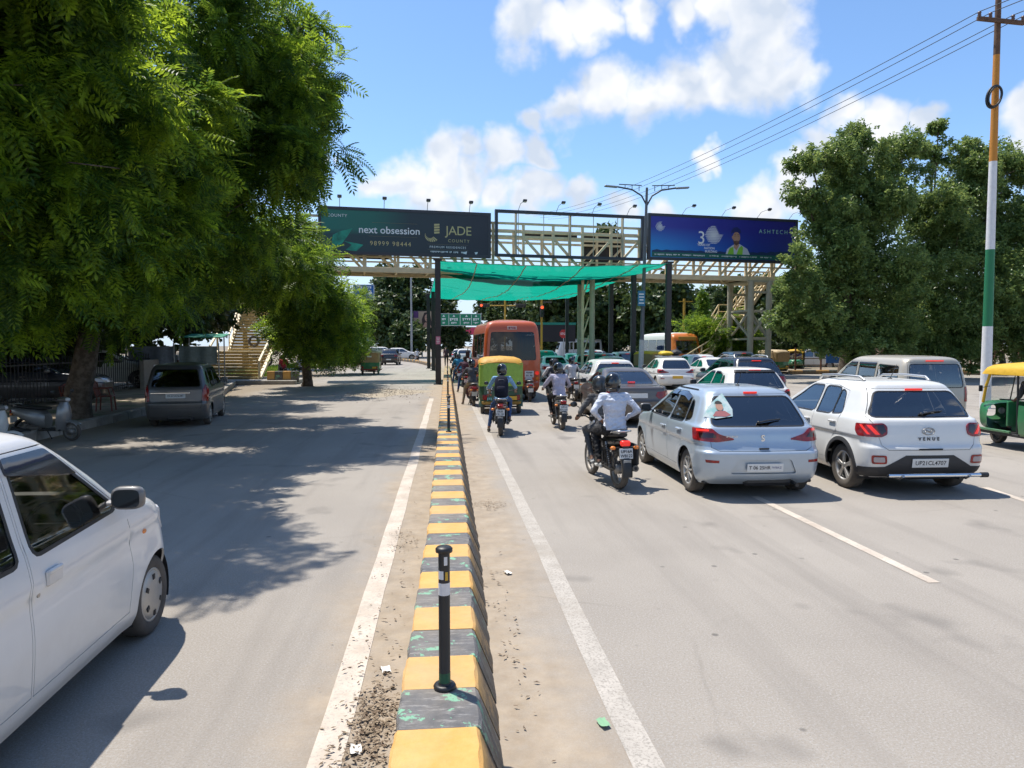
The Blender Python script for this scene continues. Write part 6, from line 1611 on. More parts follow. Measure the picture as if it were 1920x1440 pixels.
def stand_pose(step=.0, lean=0):
    J = dict(hip=Vector((0, 0, .92)), chest=Vector((0, .02, 1.24)), neck=Vector((0, .02, 1.44)), head=Vector((0, .05, 1.58)), shL=Vector((-.18, .01, 1.39)), shR=Vector((.18, .01, 1.39)), look=Vector((0, 1, -.05)), headup=Vector((0, 0, 1)), curl=.5)
    for S, q in (('L', -1), ('R', 1)):
        st = step * q
        J['el' + S] = Vector((q * .23, -.02 - st * .5, 1.12)); J['wr' + S] = Vector((q * .22, .06 - st * .8, .88)); J['ha' + S] = Vector((q * .21, .08 - st * .8, .78))
        J['kn' + S] = Vector((q * .10, .05 + st * .6, .50)); J['an' + S] = Vector((q * .10, st, .10)); J['to' + S] = Vector((q * .12, .15 + st, .04))
    return J

# ------------------------------------------------------------------ motorcycle and scooter
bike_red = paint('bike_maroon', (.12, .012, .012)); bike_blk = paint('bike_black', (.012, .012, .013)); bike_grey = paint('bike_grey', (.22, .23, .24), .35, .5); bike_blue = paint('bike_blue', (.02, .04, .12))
alu = mat('cast_aluminium', (.30, .30, .30), .45, .85, dirt=.7); alu_d = mat('dusty_engine', (.10, .095, .09), .6, .5, dirt=.8)
vinyl = mat('seat_vinyl', (.016, .015, .015), .5, bump=.2, bscale=40)
_bt = {}
def bike_wheel(r, w, alloyw):
    k = (r, w, alloyw)
    if k in _bt: return _bt[k]
    t = MB(); rr = r * .76
    t.lathe([(rr, -w * .35), (rr + .012, -w * .48), (r * .93, -w * .5), (r * .985, -w * .3), (r, 0), (r * .985, w * .3), (r * .93, w * .5), (rr + .012, w * .48), (rr, w * .35), (rr * .985, 0), (rr, -w * .35)], axis='X', n=36)
    d = MB(); d.lathe([(rr, -w * .4), (rr * .93, -w * .3), (rr * .90, 0), (rr * .93, w * .3), (rr, w * .4), (rr, -w * .4)], axis='X', n=32); d.lathe([(.0, -.07), (.075, -.06), (.075, .06), (.0, .07)], axis='X', n=16)
    for i in range(6 if alloyw else 18):
        a = i * 2 * math.pi / (6 if alloyw else 18); M = Matrix.Rotation(a, 3, 'X'); 
        if alloyw: d.box(M @ Vector((0, 0, rr * .56)), (.03, .03, rr * .72), .006, rot=M)
        else: d.cyl(M @ Vector(((-1) ** i * .04, 0, .06)), M @ Vector((0, .02 * (-1) ** (i // 2), rr * .92)), .0035, n=5)
    _bt[k] = (t.mesh('tyre', rubber), d.mesh('rim', alu)); return _bt[k]

def motorcycle(loc, rz, pm, label, plate=None, group='motorcycles waiting in the queue', alloyw=True, lit=False, name='motorcycle', mirrors=True, guard=True, lean=0):
    t = empty(name, loc, rz, label, 'motorcycle', group); t.scale = (.95, .95, .95)
    for y, w in ((-.64, .105), (.66, .085)):
        tm, dm = bike_wheel(.305, w, alloyw); wo = link('wheel', tm, t, (0, y, .305)); link('rim', dm, wo)
    b = MB()
    for s_ in (-1, 1):
        b.tube([(s_ * .03, .44, .86), (s_ * .09, .15, .70), (s_ * .11, -.30, .70), (s_ * .10, -.72, .74)], .018, n=8); b.tube([(s_ * .04, .42, .80), (s_ * .10, .30, .30), (s_ * .11, -.10, .26), (s_ * .10, -.25, .62)], .018, n=8)
        b.tube([(s_ * .10, -.08, .36), (s_ * .10, -.64, .305)], .024, n=8)
    b.cyl((0, .40, .72), (0, .46, .92), .035); b.build('frame', blackp, t)
    b = MB(); b.box((0, .10, .36), (.26, .42, .26), .06); b.box((0, .20, .55), (.19, .20, .24), .03, rot=Matrix.Rotation(R(-15), 3, 'X'))
    for k in range(5): b.box((0, .20 + k * .012, .46 + k * .045), (.24, .25, .014), .004, rot=Matrix.Rotation(R(-15), 3, 'X'))
    for s_ in (-1, 1): b.cyl((s_ * .12, .02, .35), (s_ * .175, .02, .35), .11, .10, 18)
    b.build('engine', alu_d, t)
    b = MB(); secs = []
    for y, w, za, zb_ in ((-.06, .05, .78, .84), (-.02, .11, .76, .90), (.10, .15, .74, .97), (.26, .155, .76, .99), (.38, .12, .80, .97), (.44, .06, .84, .93)):
        secs.append([(w * math.copysign(abs(math.cos(a)) ** .7, math.cos(a)), y, (za + zb_) / 2 + (zb_ - za) / 2 * math.sin(a)) for a in np.linspace(0, 2 * math.pi, 21)[:-1]])
    b.loft(secs); b.build('fuel_tank', pm, t)
    b = MB(); secs = []
    for y, w, za, zb_ in ((.02, .07, .80, .845), (-.06, .11, .76, .855), (-.28, .135, .75, .850), (-.50, .125, .77, .875), (-.72, .10, .80, .890), (-.78, .06, .82, .88)):
        secs.append([(w * math.copysign(abs(math.cos(a)) ** .6, math.cos(a)), y, (za + zb_) / 2 + (zb_ - za) / 2 * math.sin(a)) for a in np.linspace(0, 2 * math.pi, 21)[:-1]])
    b.loft(secs); b.build('seat', vinyl, t)
    b = MB(); secs = []
    for y, w, za, zb_ in ((-.10, .10, .52, .76), (-.34, .135, .56, .78), (-.60, .12, .66, .80), (-.80, .085, .70, .80), (-.88, .06, .71, .78)):
        secs.append([(w * math.copysign(abs(math.cos(a)) ** .6, math.cos(a)), y, (za + zb_) / 2 + (zb_ - za) / 2 * math.sin(a)) for a in np.linspace(0, 2 * math.pi, 21)[:-1]])
    b.loft(secs); b.build('tail_cowl', pm, t)
    b = MB()                                        # rear mudguard: a curved shell over and behind the wheel
    sec = lambda r, k: [(x, -.64 - math.sin(k) * r * .99, .305 + math.cos(k) * r) for x, r in ((-.075, r - .035), (-.072, r), (-.04, r + .012), (.04, r + .012), (.072, r), (.075, r - .035))]
    b.loft([sec(.345 + .02 * k, k) for k in np.linspace(-.2, 1.75, 12)], closed=False, caps=False); b.build('rear_mudguard', plastic, t)
    b = MB(); b.box((0, -.965, .40), (.12, .012, .20), .005, rot=Matrix.Rotation(R(12), 3, 'X')); b.build('mud_flap', mat('pale_mudflap', (.30, .30, .29), .7, var=.3), t)
    b = MB(); secs = []
    for y, sx, sz in ((-.86, .075, .042), (-.89, .080, .048), (-.92, .070, .042), (-.935, .045, .028)):
        secs.append([(sx * math.copysign(abs(math.cos(a)) ** .5, math.cos(a)), y, .735 + sz * math.copysign(abs(math.sin(a)) ** .6, math.sin(a))) for a in np.linspace(0, 2 * math.pi, 21)[:-1]])
    b.loft(secs); b.build('tail_lamp', redlit if lit else redlamp, t)
    b = MB(); b.box((0, -.93, .585), (.21, .012, .155), .004, rot=Matrix.Rotation(R(-8), 3, 'X')); po = b.build('number_plate', plate_w, t)
    b = MB(); b.box((0, -.90, .60), (.10, .05, .22), .01); b.build('plate_bracket', plastic, t)
    if plate:
        for i, s_ in enumerate(plate): text('lettering', s_, .062, ink, po, (0, -.945 + .007 * (1 - 2 * i) * -.0 , .617 - i * .066), (R(82), 0, 0), bold=.0012)
    for s_ in (-1, 1):
        b = MB(); b.cyl((s_ * .06, -.84, .665), (s_ * .15, -.85, .665), .012, n=8); io = b.build('indicator_stalk', plastic, t); b = MB(); b.ball((s_ * .185, -.86, .665), (.045, .035, .03), 12, 8); b.build('indicator_lens', amber, io)
        b = MB(); b.cyl((s_ * .135, -.60, .33), (s_ * .135, -.40, .70), .018, n=10); sp = b.build('shock_absorber', steel, t)
        b = MB(); n = 64; p0, p1 = Vector((s_ * .135, -.585, .36)), Vector((s_ * .135, -.42, .66)); ax = (p1 - p0).normalized(); e1 = ax.cross(Vector((1, 0, 0))).normalized(); e2 = ax.cross(e1)
        b.tube([p0.lerp(p1, k / n) + e1 * (.034 * math.cos(k * .98)) + e2 * (.034 * math.sin(k * .98)) for k in range(n + 1)], .007, n=5); b.build('spring', blackp, sp)
        b = MB(); b.cyl((s_ * .10, .04, .30), (s_ * .25, .04, .30), .016, n=8); b.build('foot_peg', rubber, t); b = MB(); b.cyl((s_ * .12, -.30, .36), (s_ * .23, -.30, .36), .014, n=8); b.build('pillion_peg', rubber, t)
        b = MB(); b.cyl((s_ * .075, .66, .305), (s_ * .075, .45, .90), .024, n=10); b.build('front_fork', chrome, t)
        b = MB(); b.cyl((s_ * .27, .335, 1.045), (s_ * .385, .30, 1.045), .018, n=10); b.build('grip', rubber, t)
        if mirrors:
            b = MB(); b.tube([(s_ * .25, .36, 1.06), (s_ * .33, .38, 1.18), (s_ * .40, .37, 1.22)], .008, n=6); mo = b.build('mirror_stem', blackp, t); b = MB(); b.ball((s_ * .42, .375, 1.23), (.062, .022, .048), 14, 8); b.build('mirror_head', plastic, mo); b = MB(); b.ball((s_ * .42, .366, 1.23), (.054, .016, .041), 14, 8); b.build('mirror_glass', MATS.get('mirror_glass') or mat('mirror_glass', (0.05, 0.055, 0.06), 0.05, 0.6), mo)
    b = MB(); b.tube([(-.30, .34, 1.045), (-.20, .42, 1.03), (-.08, .45, .96), (.08, .45, .96), (.20, .42, 1.03), (.30, .34, 1.045)], .013, n=8); b.build('handlebar', blackp, t)
    b = MB(); b.tube([(-.11, -.52, .84), (-.135, -.66, .885), (-.12, -.80, .91), (-.05, -.86, .915), (.05, -.86, .915), (.12, -.80, .91), (.135, -.66, .885), (.11, -.52, .84)], .013, n=8); b.build('grab_rail', chrome, t)
    b = MB(); b.tube([(.10, .32, .42), (.13, .36, .30), (.15, .20, .22), (.16, -.15, .25), (.165, -.35, .29)], .022, n=10); b.cyl((.165, -.32, .285), (.175, -.88, .345), .042, .050, 16); b.build('exhaust', mat('exhaust_steel', (.12, .115, .11), .45, .8, dirt=.6), t)
    b = MB(); b.cyl((.175, -.882, .345), (.1755, -.885, .3455), .025, n=12); b.build('exhaust_tip', ink, t)
    b = MB(); b.ball((0, .53, .90), (.095, .07, .095), 16, 10); b.build('headlamp', clearlens, t); b = MB(); b.box((0, .48, .98), (.22, .10, .12), .03); b.build('instrument_pod', plastic, t)
    b = MB(); sec = lambda k: [(x, .66 + math.sin(k) * r, .305 + math.cos(k) * r) for x, r in ((-.06, .31), (-.055, .345), (0, .355), (.055, .345), (.06, .31))]; b.loft([sec(k) for k in np.linspace(-1.0, .9, 9)], closed=False, caps=False); b.build('front_mudguard', pm, t)
    if guard:
        b = MB(); b.tube([(-.17, -.85, .34), (-.19, -.95, .5), (-.17, -.75, .62), (-.17, -.40, .60), (-.19, -.38, .34), (-.17, -.85, .34)], .009, n=6)
        for k in range(4): b.tube([(-.18, -.82 + k * .11, .35), (-.18, -.80 + k * .11, .61)], .005, n=5)
        b.build('leg_guard', blackp, t)
    b = MB(); b.box((-.12, -.36, .315), (.035, .60, .09), .02); b.build('chain_cover', blackp, t)
    return t

def scooter(loc, rz, pm, label, group=None, plate=None, lit=False, steer=0):
    t = empty('scooter', loc, rz, label, 'scooter', group); t.scale = (.95, .95, .95)
    for y in (-.60, .62):
        tm, dm = bike_wheel(.215, .095, True); wo = link('wheel', tm, t, (0, y, .215)); link('rim', dm, wo)
    b = MB(); secs = []
    for y, w, za, zb_ in ((.02, .12, .30, .62), (-.08, .155, .28, .70), (-.30, .185, .34, .73), (-.55, .175, .46, .75), (-.78, .13, .56, .76), (-.90, .07, .60, .73)):
        secs.append([(w * math.copysign(abs(math.cos(a)) ** .6, math.cos(a)), y, (za + zb_) / 2 + (zb_ - za) / 2 * math.copysign(abs(math.sin(a)) ** .8, math.sin(a))) for a in np.linspace(0, 2 * math.pi, 25)[:-1]])
    b.loft(secs); b.build('side_body', pm, t)
    b = MB(); secs = []
    for y, w, za, zb_ in ((.06, .08, .72, .77), (-.02, .13, .71, .79), (-.30, .155, .72, .80), (-.60, .14, .74, .83), (-.80, .09, .76, .82)):
        secs.append([(w * math.copysign(abs(math.cos(a)) ** .6, math.cos(a)), y, (za + zb_) / 2 + (zb_ - za) / 2 * math.sin(a)) for a in np.linspace(0, 2 * math.pi, 21)[:-1]])
    b.loft(secs); b.build('seat', vinyl, t)
    b = MB(); b.box((0, .20, .255), (.30, .46, .06), .02); b.build('footboard', plastic, t)
    b = MB(); secs = []
    for z, w, y in ((.24, .16, .40), (.40, .205, .46), (.60, .215, .50), (.78, .18, .48), (.90, .10, .45)):
        secs.append([(w * math.cos(a), y + .075 * math.sin(a) - .16 * (w / .2) ** 2 * abs(math.cos(a)) ** 2 * .5, z) for a in np.linspace(0, 2 * math.pi, 25)[:-1]])
    b.loft(secs); b.build('front_apron', pm, t)
    b = MB(); secs = []
    for y, w, za, zb_ in ((.30, .10, .88, .97), (.38, .16, .88, 1.02), (.46, .15, .88, 1.02), (.54, .08, .90, .99)):
        secs.append([(w * math.cos(a), y, (za + zb_) / 2 + (zb_ - za) / 2 * math.sin(a)) for a in np.linspace(0, 2 * math.pi, 19)[:-1]])
    b.loft(secs); b.build('handlebar_cover', pm, t)
    b = MB(); b.ball((0, .53, .95), (.08, .05, .05), 14, 8); b.build('headlamp', clearlens, t)
    for s_ in (-1, 1):
        b = MB(); b.cyl((s_ * .12, .40, .95), (s_ * .33, .33, .98), .016, n=8); b.build('grip', rubber, t)
        b = MB(); b.tube([(s_ * .20, .38, .98), (s_ * .27, .40, 1.10)], .008, n=6); mo = b.build('mirror_stem', blackp, t); b = MB(); b.ball((s_ * .29, .40, 1.14), (.06, .022, .045), 12, 8); b.build('mirror_head', plastic, mo)
        b = MB(); b.ball((s_ * .11, -.86, .60), (.045, .03, .028), 10, 8); b.build('indicator_lens', amber, t)
    b = MB(); b.box((0, -.91, .66), (.20, .05, .075), .025); b.build('tail_lamp', redlit if lit else redlamp, t)
    b = MB(); b.box((0, -.90, .47), (.20, .012, .15), .004); po = b.build('number_plate', plate_w, t)
    if plate:
        for i, s_ in enumerate(plate): text('lettering', s_, .06, ink, po, (0, -.910, .505 - i * .065))
    b = MB(); sec = lambda k: [(x, -.60 - math.sin(k) * r, .215 + math.cos(k) * r) for x, r in ((-.07, .25), (-.065, .29), (0, .30), (.065, .29), (.07, .25))]; b.loft([sec(k) for k in np.linspace(-.3, 1.5, 9)], closed=False, caps=False); b.build('rear_mudguard', plastic, t)
    b = MB(); sec = lambda k: [(x, .62 + math.sin(k) * r, .215 + math.cos(k) * r) for x, r in ((-.07, .22), (-.065, .26), (0, .27), (.065, .26), (.07, .22))]; b.loft([sec(k) for k in np.linspace(-1.2, .9, 9)], closed=False, caps=False); b.build('front_mudguard', pm, t)
    b = MB(); b.cyl((.14, -.30, .20), (.16, -.80, .27), .05, .055, 14); b.build('exhaust', blackp, t)
    b = MB(); b.tube([(-.12, -.70, .80), (-.12, -.86, .84), (.12, -.86, .84), (.12, -.70, .80)], .012, n=8); b.build('grab_rail', steel, t)
    b = MB(); b.box((-.02, -.35, .28), (.20, .42, .16), .05); b.build('engine', alu_d, t)
    b = MB(); b.cyl((-.09, -.1, .2), (-.16, -.05, .0), .012, n=6); b.build('stand', blackp, t)
    return t

def backpack(loc, rz, c, lean, label, m):
    t = empty('backpack', loc, rz, label, 'backpack'); t.scale = (.95, .95, .95); k_ = 1.18; M = Matrix.Rotation(-R(lean), 3, 'X')
    b = MB(); secs = []
    for z, w, d in ((-.29, .11, .05), (-.26, .165, .09), (-.05, .18, .11), (.14, .165, .09), (.22, .13, .06), (.255, .05, .03)):
        secs.append([Vector(c) + M @ Vector((w * math.copysign(abs(math.cos(a)) ** .6, math.cos(a)), d * math.copysign(abs(math.sin(a)) ** .7, math.sin(a)), z)) for a in np.linspace(0, 2 * math.pi, 25)[:-1]])
    b.loft(secs); b.build('bag', m, t)
    b = MB(); secs = []
    for z, w, d in ((-.20, .08, .02), (-.18, .115, .045), (-.04, .115, .045), (-.02, .09, .02)):
        secs.append([Vector(c) + M @ Vector((w * math.copysign(abs(math.cos(a)) ** .6, math.cos(a)), d * math.sin(a) - .085, z)) for a in np.linspace(0, 2 * math.pi, 21)[:-1]])
    b.loft(secs); b.build('pocket', m, t)
    grey_ = mat('backpack_trim', (.12, .12, .14), .6); b = MB(); b.tube([Vector(c) + M @ Vector(p) for p in ((-.10, -.082, .03), (-.06, -.085, .14), (.06, -.085, .14), (.10, -.082, .03))], .008, n=6); b.build('zip_trim', grey_, t)
    for s_ in (-1, 1):
        b = MB(); b.tube([Vector(c) + M @ Vector(p) for p in ((s_ * .09, .02, .20), (s_ * .12, .10, .235), (s_ * .135, .19, .20), (s_ * .14, .26, .10))], .020, n=6, flat=.4); b.build('strap', m, t)
    return t

# ------------------------------------------------------------------ auto rickshaw
def auto(loc, rz, label, top, tarp, body, group='auto rickshaws on the road', plate=None, front_screen=True, rear_band=None, seats=True, vox=0, name='auto_rickshaw', low=None, rear_text=False):
    t = empty(name, loc, rz, label, 'auto rickshaw', group)
    tm, dm = wheel_meshes(.205, .115, 'far')
    for x, y in ((-.56, -.85), (.56, -.85), (0, 1.02)):
        wo = link('wheel', tm, t, (x, y, .205), (0, 0, 0 if x >= 0 else math.pi)); link('rim', dm, wo)
    # tub
    b = MB(); secs = []
    for z, yr, w in ((.30, -1.16, .58), (.36, -1.22, .64), (.60, -1.27, .665), (.92, -1.26, .655)):
        secs.append([(-w, -.28, z), (-w, -1.05, z), (-w + .14, yr + .02, z), (0, yr - .02, z), (w - .14, yr + .02, z), (w, -1.05, z), (w, -.28, z)])
    b.loft(secs, closed=False, caps=False, smooth=False); b.build('rear_tub', body, t)
    b = MB(); b.box((0, -.05, .30), (1.18, 2.0, .06), .01); b.build('floor', low or plastic, t)
    b = MB(); b.box((0, -.40, .55), (1.20, .05, .55), .01); b.build('seat_base', body, t)
    b = MB(); b.box((0, -.62, .66), (1.16, .44, .14), .05); b.box((0, -.92, .95), (1.14, .12, .50), .05); b.build('passenger_seat', seatm, t)
    b = MB(); b.box((0, .22, .52), (.50, .34, .42), .03); b.box((0, .22, .76), (.46, .34, .09), .03); b.build('driver_seat', body, t)
    b = MB(); b.box((0, .06, .72), (1.22, .05, .50), .01, taper=(1, 1)); b.build('partition', body, t)
    # nose
    b = MB(); secs = []
    for y, w, za, zb_ in ((.62, .60, .30, .90), (.86, .56, .32, .93), (1.06, .42, .42, .92), (1.22, .26, .50, .86), (1.28, .12, .56, .80)):
        secs.append([(w * math.copysign(abs(math.cos(a)) ** .55, math.cos(a)), y, (za + zb_) / 2 + (zb_ - za) / 2 * math.copysign(abs(math.sin(a)) ** .55, math.sin(a))) for a in np.linspace(0, 2 * math.pi, 25)[:-1]])
    b.loft(secs, caps=False); b.build('nose_cowl', body, t)
    b = MB(); b.lathe([(.24, -.10), (.26, -.02), (.26, .02), (.24, .10)], c=(0, 1.02, .205), axis='X', n=16, a0=.0, a1=math.pi); b.build('front_mudguard', body, t)
    for s_ in (-1, 1):
        b = MB(); b.ball((s_ * .20, 1.20, .68), (.075, .05, .075), 12, 8); b.build('headlamp', clearlens, t)
        b = MB(); b.tube([(s_ * .55, .80, .90), (s_ * .57, .70, 1.25), (s_ * .56, .58, 1.58)], .028, n=8); b.build('front_pillar', top, t)
        b = MB(); b.tube([(s_ * .61, -.22, .34), (s_ * .62, -.20, 1.60)], .020, n=8); b.build('side_pole', blackp, t)
        b = MB(); b.tube([(s_ * .61, -1.0, .9), (s_ * .61, -1.02, 1.60)], .020, n=8); b.build('rear_pole', blackp, t)
        b = MB(); b.box((s_ * .50, -1.285, .52), (.13, .04, .16), .02); b.build('tail_lamp', redlamp, t)
        b = MB(); b.lathe([(.245, -.07), (.255, .0), (.245, .07)], c=(s_ * .60, -.85, .205), axis='X', n=14, a0=.1, a1=math.pi - .1); b.build('rear_mudguard', body, t)
        b = MB(); b.tube([(s_ * .56, .62, 1.25), (s_ * .68, .66, 1.22)], .008, n=6); mo = b.build('mirror_stem', blackp, t); b = MB(); b.box((s_ * .72, .66, 1.20), (.09, .03, .13), .02); b.build('mirror_head', plastic, mo)
        b = MB(); b.box((s_ * .62, .42, .36), (.05, .95, .05), .01); b.build('side_sill', body, t)
    b = MB(); b.tube([(-.40, .52, .98), (0, .62, .95), (.40, .52, .98)], .014, n=8); b.cyl((0, .62, .95), (0, .85, .55), .025); b.build('handlebar', blackp, t)
    if front_screen:
        b = MB(); b.add([(-.54, .78, .92), (.54, .78, .92), (.52, .58, 1.54), (-.52, .58, 1.54)], [(0, 1, 2, 3)]); b.build('windscreen', wclear, t); b = MB(); b.tube([(0.02, .76, .94), (.0, .60, 1.54)], .012, n=6); b.build('wiper_bar', blackp, t)
    # roof
    b = MB(); secs = []
    for y, zo, ws in ((-1.30, -.16, .93), (-1.24, -.06, .98), (-1.05, 0, 1), (-.3, .015, 1), (.4, .0, 1), (.66, -.03, .98), (.78, -.10, .93), (.82, -.17, .88)):
        pr = [(-.66, 1.50), (-.655, 1.60), (-.60, 1.67), (-.45, 1.72), (0, 1.75), (.45, 1.72), (.60, 1.67), (.655, 1.60), (.66, 1.50)]
        secs.append([(x * ws, y, max(1.50, z + zo) if z > 1.5 else 1.50) for x, z in pr])
    b.loft(secs, closed=False, caps=False); b.build('roof_hood', top, t)
    # rear curtain with folds
    b = MB(); n = 24; rows_ = 8; vs = []
    for r_ in range(rows_ + 1):
        z = 1.56 - (1.56 - .86) * r_ / rows_
        for i in range(n + 1):
            f_ = i / n; L_ = 2.5; s_ = f_ * L_ - L_ / 2; fold = .008 * math.sin(i * 2.1 + r_ * .6) * (r_ / rows_)
            if abs(s_) <= .58: x, y = s_, -1.285
            else:
                q = abs(s_) - .58; x = math.copysign(.58 + .085 * min(1, q / .12), s_); y = -1.285 + max(0, q - .04)
            vs.append((x + (fold if abs(s_) > .6 else 0), y - fold - .012 * math.sin(math.pi * r_ / rows_), z))
    b.add(vs, [(r_ * (n + 1) + i, r_ * (n + 1) + i + 1, (r_ + 1) * (n + 1) + i + 1, (r_ + 1) * (n + 1) + i) for r_ in range(rows_) for i in range(n)], smooth=True); cu = b.build('rear_curtain', tarp, t)
    if rear_band: b = MB(); b.box((0, -1.302, 1.29), (.30, .012, .10)); b.build('rear_window', rear_band, cu)
    b = MB(); b.box((0, -1.28, .36), (1.20, .05, .08), .015); b.build('bumper', low or yelband, t)
    b = MB(); b.box((.33, -1.305, .50), (.28, .012, .12), .003); po = b.build('number_plate', plate or plate_y, t)
    b = MB(); b.cyl((-.5, -.85, .205), (.5, -.85, .205), .03); b.box((.1, -.95, .30), (.5, .35, .22), .05); b.cyl((-.25, -1.22, .24), (-.25, -.9, .26), .03); b.build('engine', alu_d, t)
    if rear_text:
        marks(t, -.36, .80, .20, .09, pwhite, -1.288); marks(t, -.36, .68, .14, .10, pwhite, -1.290); marks(t, -.36, .58, .12, .08, mat('print_orange_red', (.5, .08, .05), .5), -1.288); marks(t, -.36, .47, .16, .09, mat('print_cyan', (.15, .40, .40), .5), -1.276)
        marks(cu, -.12, .98, .24, .06, ink, -1.31, False)
    return t
# ------------------------------------------------------------------ trees
def frond_template(pairs=7, L_=.46, pl=.125, pw=.040):
    """feathery compound leaf: narrow leaflets in pairs along a drooping stalk, axis +Y"""
    V = []; F = []
    def q(p, d, l, w, dz):
        o = len(V); d = np.array(d); s = np.array([-d[1], d[0], 0]); p = np.array(p)
        V.extend([p, p + d * l * .55 + s * w * .5 + [0, 0, dz * .35], p + d * l + [0, 0, dz], p + d * l * .55 - s * w * .5 + [0, 0, dz * .35]]); F.append((o, o + 1, o + 2, o + 3))
    for i in range(pairs):
        t = (i + .7) / pairs; y = t * L_; z = -.18 * L_ * t * t * 2; k = .55 + .9 * math.sin(math.pi * (.15 + .75 * t)); k = min(1.2, k)
        for s in (-1, 1): q((0, y, z), (s * .86, .5, 0), pl * k, pw, -.045)
    q((0, L_, -.36 * L_), (0, 1, 0), pl * .8, pw, -.06)
    return np.array(V), np.array(F)
def leaf_template(L_=.2, w=.12):
    V = np.array([(0, 0, 0), (-w * .5, L_ * .45, .02), (0, L_, -.03), (w * .5, L_ * .45, .02)]); return V, np.array([(0, 1, 2, 3)])
def sprig_template(n=6, L_=.2, w=.12, spread=.22, seed=1):
    r = np.random.RandomState(seed); VV = []; FF = []; o = 0; V0, F0 = leaf_template(L_, w)
    for i in range(n):
        a = r.uniform(0, 6.28); el = r.uniform(-.5, .6); d = np.array([math.cos(a) * math.cos(el), math.sin(a) * math.cos(el), math.sin(el)]); up = r.randn(3) * .5 + (0, 0, 1)
        x = np.cross(d, up); x /= np.linalg.norm(x); z = np.cross(x, d); M = np.stack([x, d, z], 1)
        VV.append(V0 @ M.T * r.uniform(.7, 1.2) + r.uniform(-1, 1, 3) * spread * .5); FF.append(F0 + o); o += 4
    return np.concatenate(VV), np.concatenate(FF)

def scatter(lobes, tmpls, dens_, seed, droop=.35, inner=.35, jit=.30, scale=(.75, 1.25), clump=5, flatk=.75, sub=0):
    """leaf copies through rounded volumes: lobes = (centre, radius or (rx,ry,rz))"""
    r = np.random.RandomState(seed); AV = []; AF = []; o = 0
    if sub:                                     # break each volume into smaller leaf clumps with gaps between
        L3 = []
        for c, rad in lobes:
            if not np.isscalar(rad): L3.append((c, rad)); continue
            for _ in range(sub):
                d = r.randn(3); d /= np.linalg.norm(d); L3.append((tuple(np.array(c) + d * rad * r.uniform(.45, .85)), rad * r.uniform(.24, .46)))
            L3.append((c, rad * .5))
        lobes = L3
    for c, rad in lobes:
        rad = np.array([rad * 1.0] * 3) * [1, 1, flatk] if np.isscalar(rad) else np.array(rad); c = np.array(c); area = 4 * math.pi * ((rad[0] * rad[1]) ** 1.6 / 3 + (rad[0] * rad[2]) ** 1.6 / 3 + (rad[1] * rad[2]) ** 1.6 / 3) ** (1 / 1.6)
        nc = max(4, int(area * dens_ / clump)); d = r.randn(nc, 3); d /= np.linalg.norm(d, axis=1, keepdims=True)
        bump = 1 + jit * (np.sin(d[:, 0] * 5.1 + c[0] * 3) * np.sin(d[:, 1] * 4.3 + c[1]) + .6 * np.sin(d[:, 2] * 9 + c[2] * 5 + d[:, 0] * 7)) * .6
        rr = np.where(r.rand(nc) < inner, r.uniform(.35, .9, nc), 1 - np.abs(r.randn(nc)) * .12) * bump
        P = c + d * rad * rr[:, None]
        P = np.repeat(P, clump, 0) + r.randn(nc * clump, 3) * min(.22, rad.mean() * .15); D = np.repeat(d, clump, 0) + r.randn(nc * clump, 3) * .65; D[:, 2] -= droop; D /= np.linalg.norm(D, axis=1, keepdims=True)
        UP = r.randn(len(P), 3) * .45 + [0, 0, 1]; X = np.cross(D, UP); X /= np.linalg.norm(X, axis=1, keepdims=True) + 1e-9; Zv = np.cross(X, D); S = r.uniform(*scale, len(P))
        k = r.randint(0, len(tmpls), len(P))
        for ti, (TV, TF) in enumerate(tmpls):
            m_ = k == ti; n = int(m_.sum())
            if not n: continue
            W = (TV[None, :, 0:1] * X[m_][:, None, :] + TV[None, :, 1:2] * D[m_][:, None, :] + TV[None, :, 2:3] * Zv[m_][:, None, :]) * S[m_][:, None, None] + P[m_][:, None, :]
            AV.append(W.reshape(-1, 3)); AF.append((TF[None] + (np.arange(n) * len(TV))[:, None, None] + o).reshape(-1, TF.shape[1])); o += n * len(TV)
    return np.concatenate(AV), np.concatenate(AF)

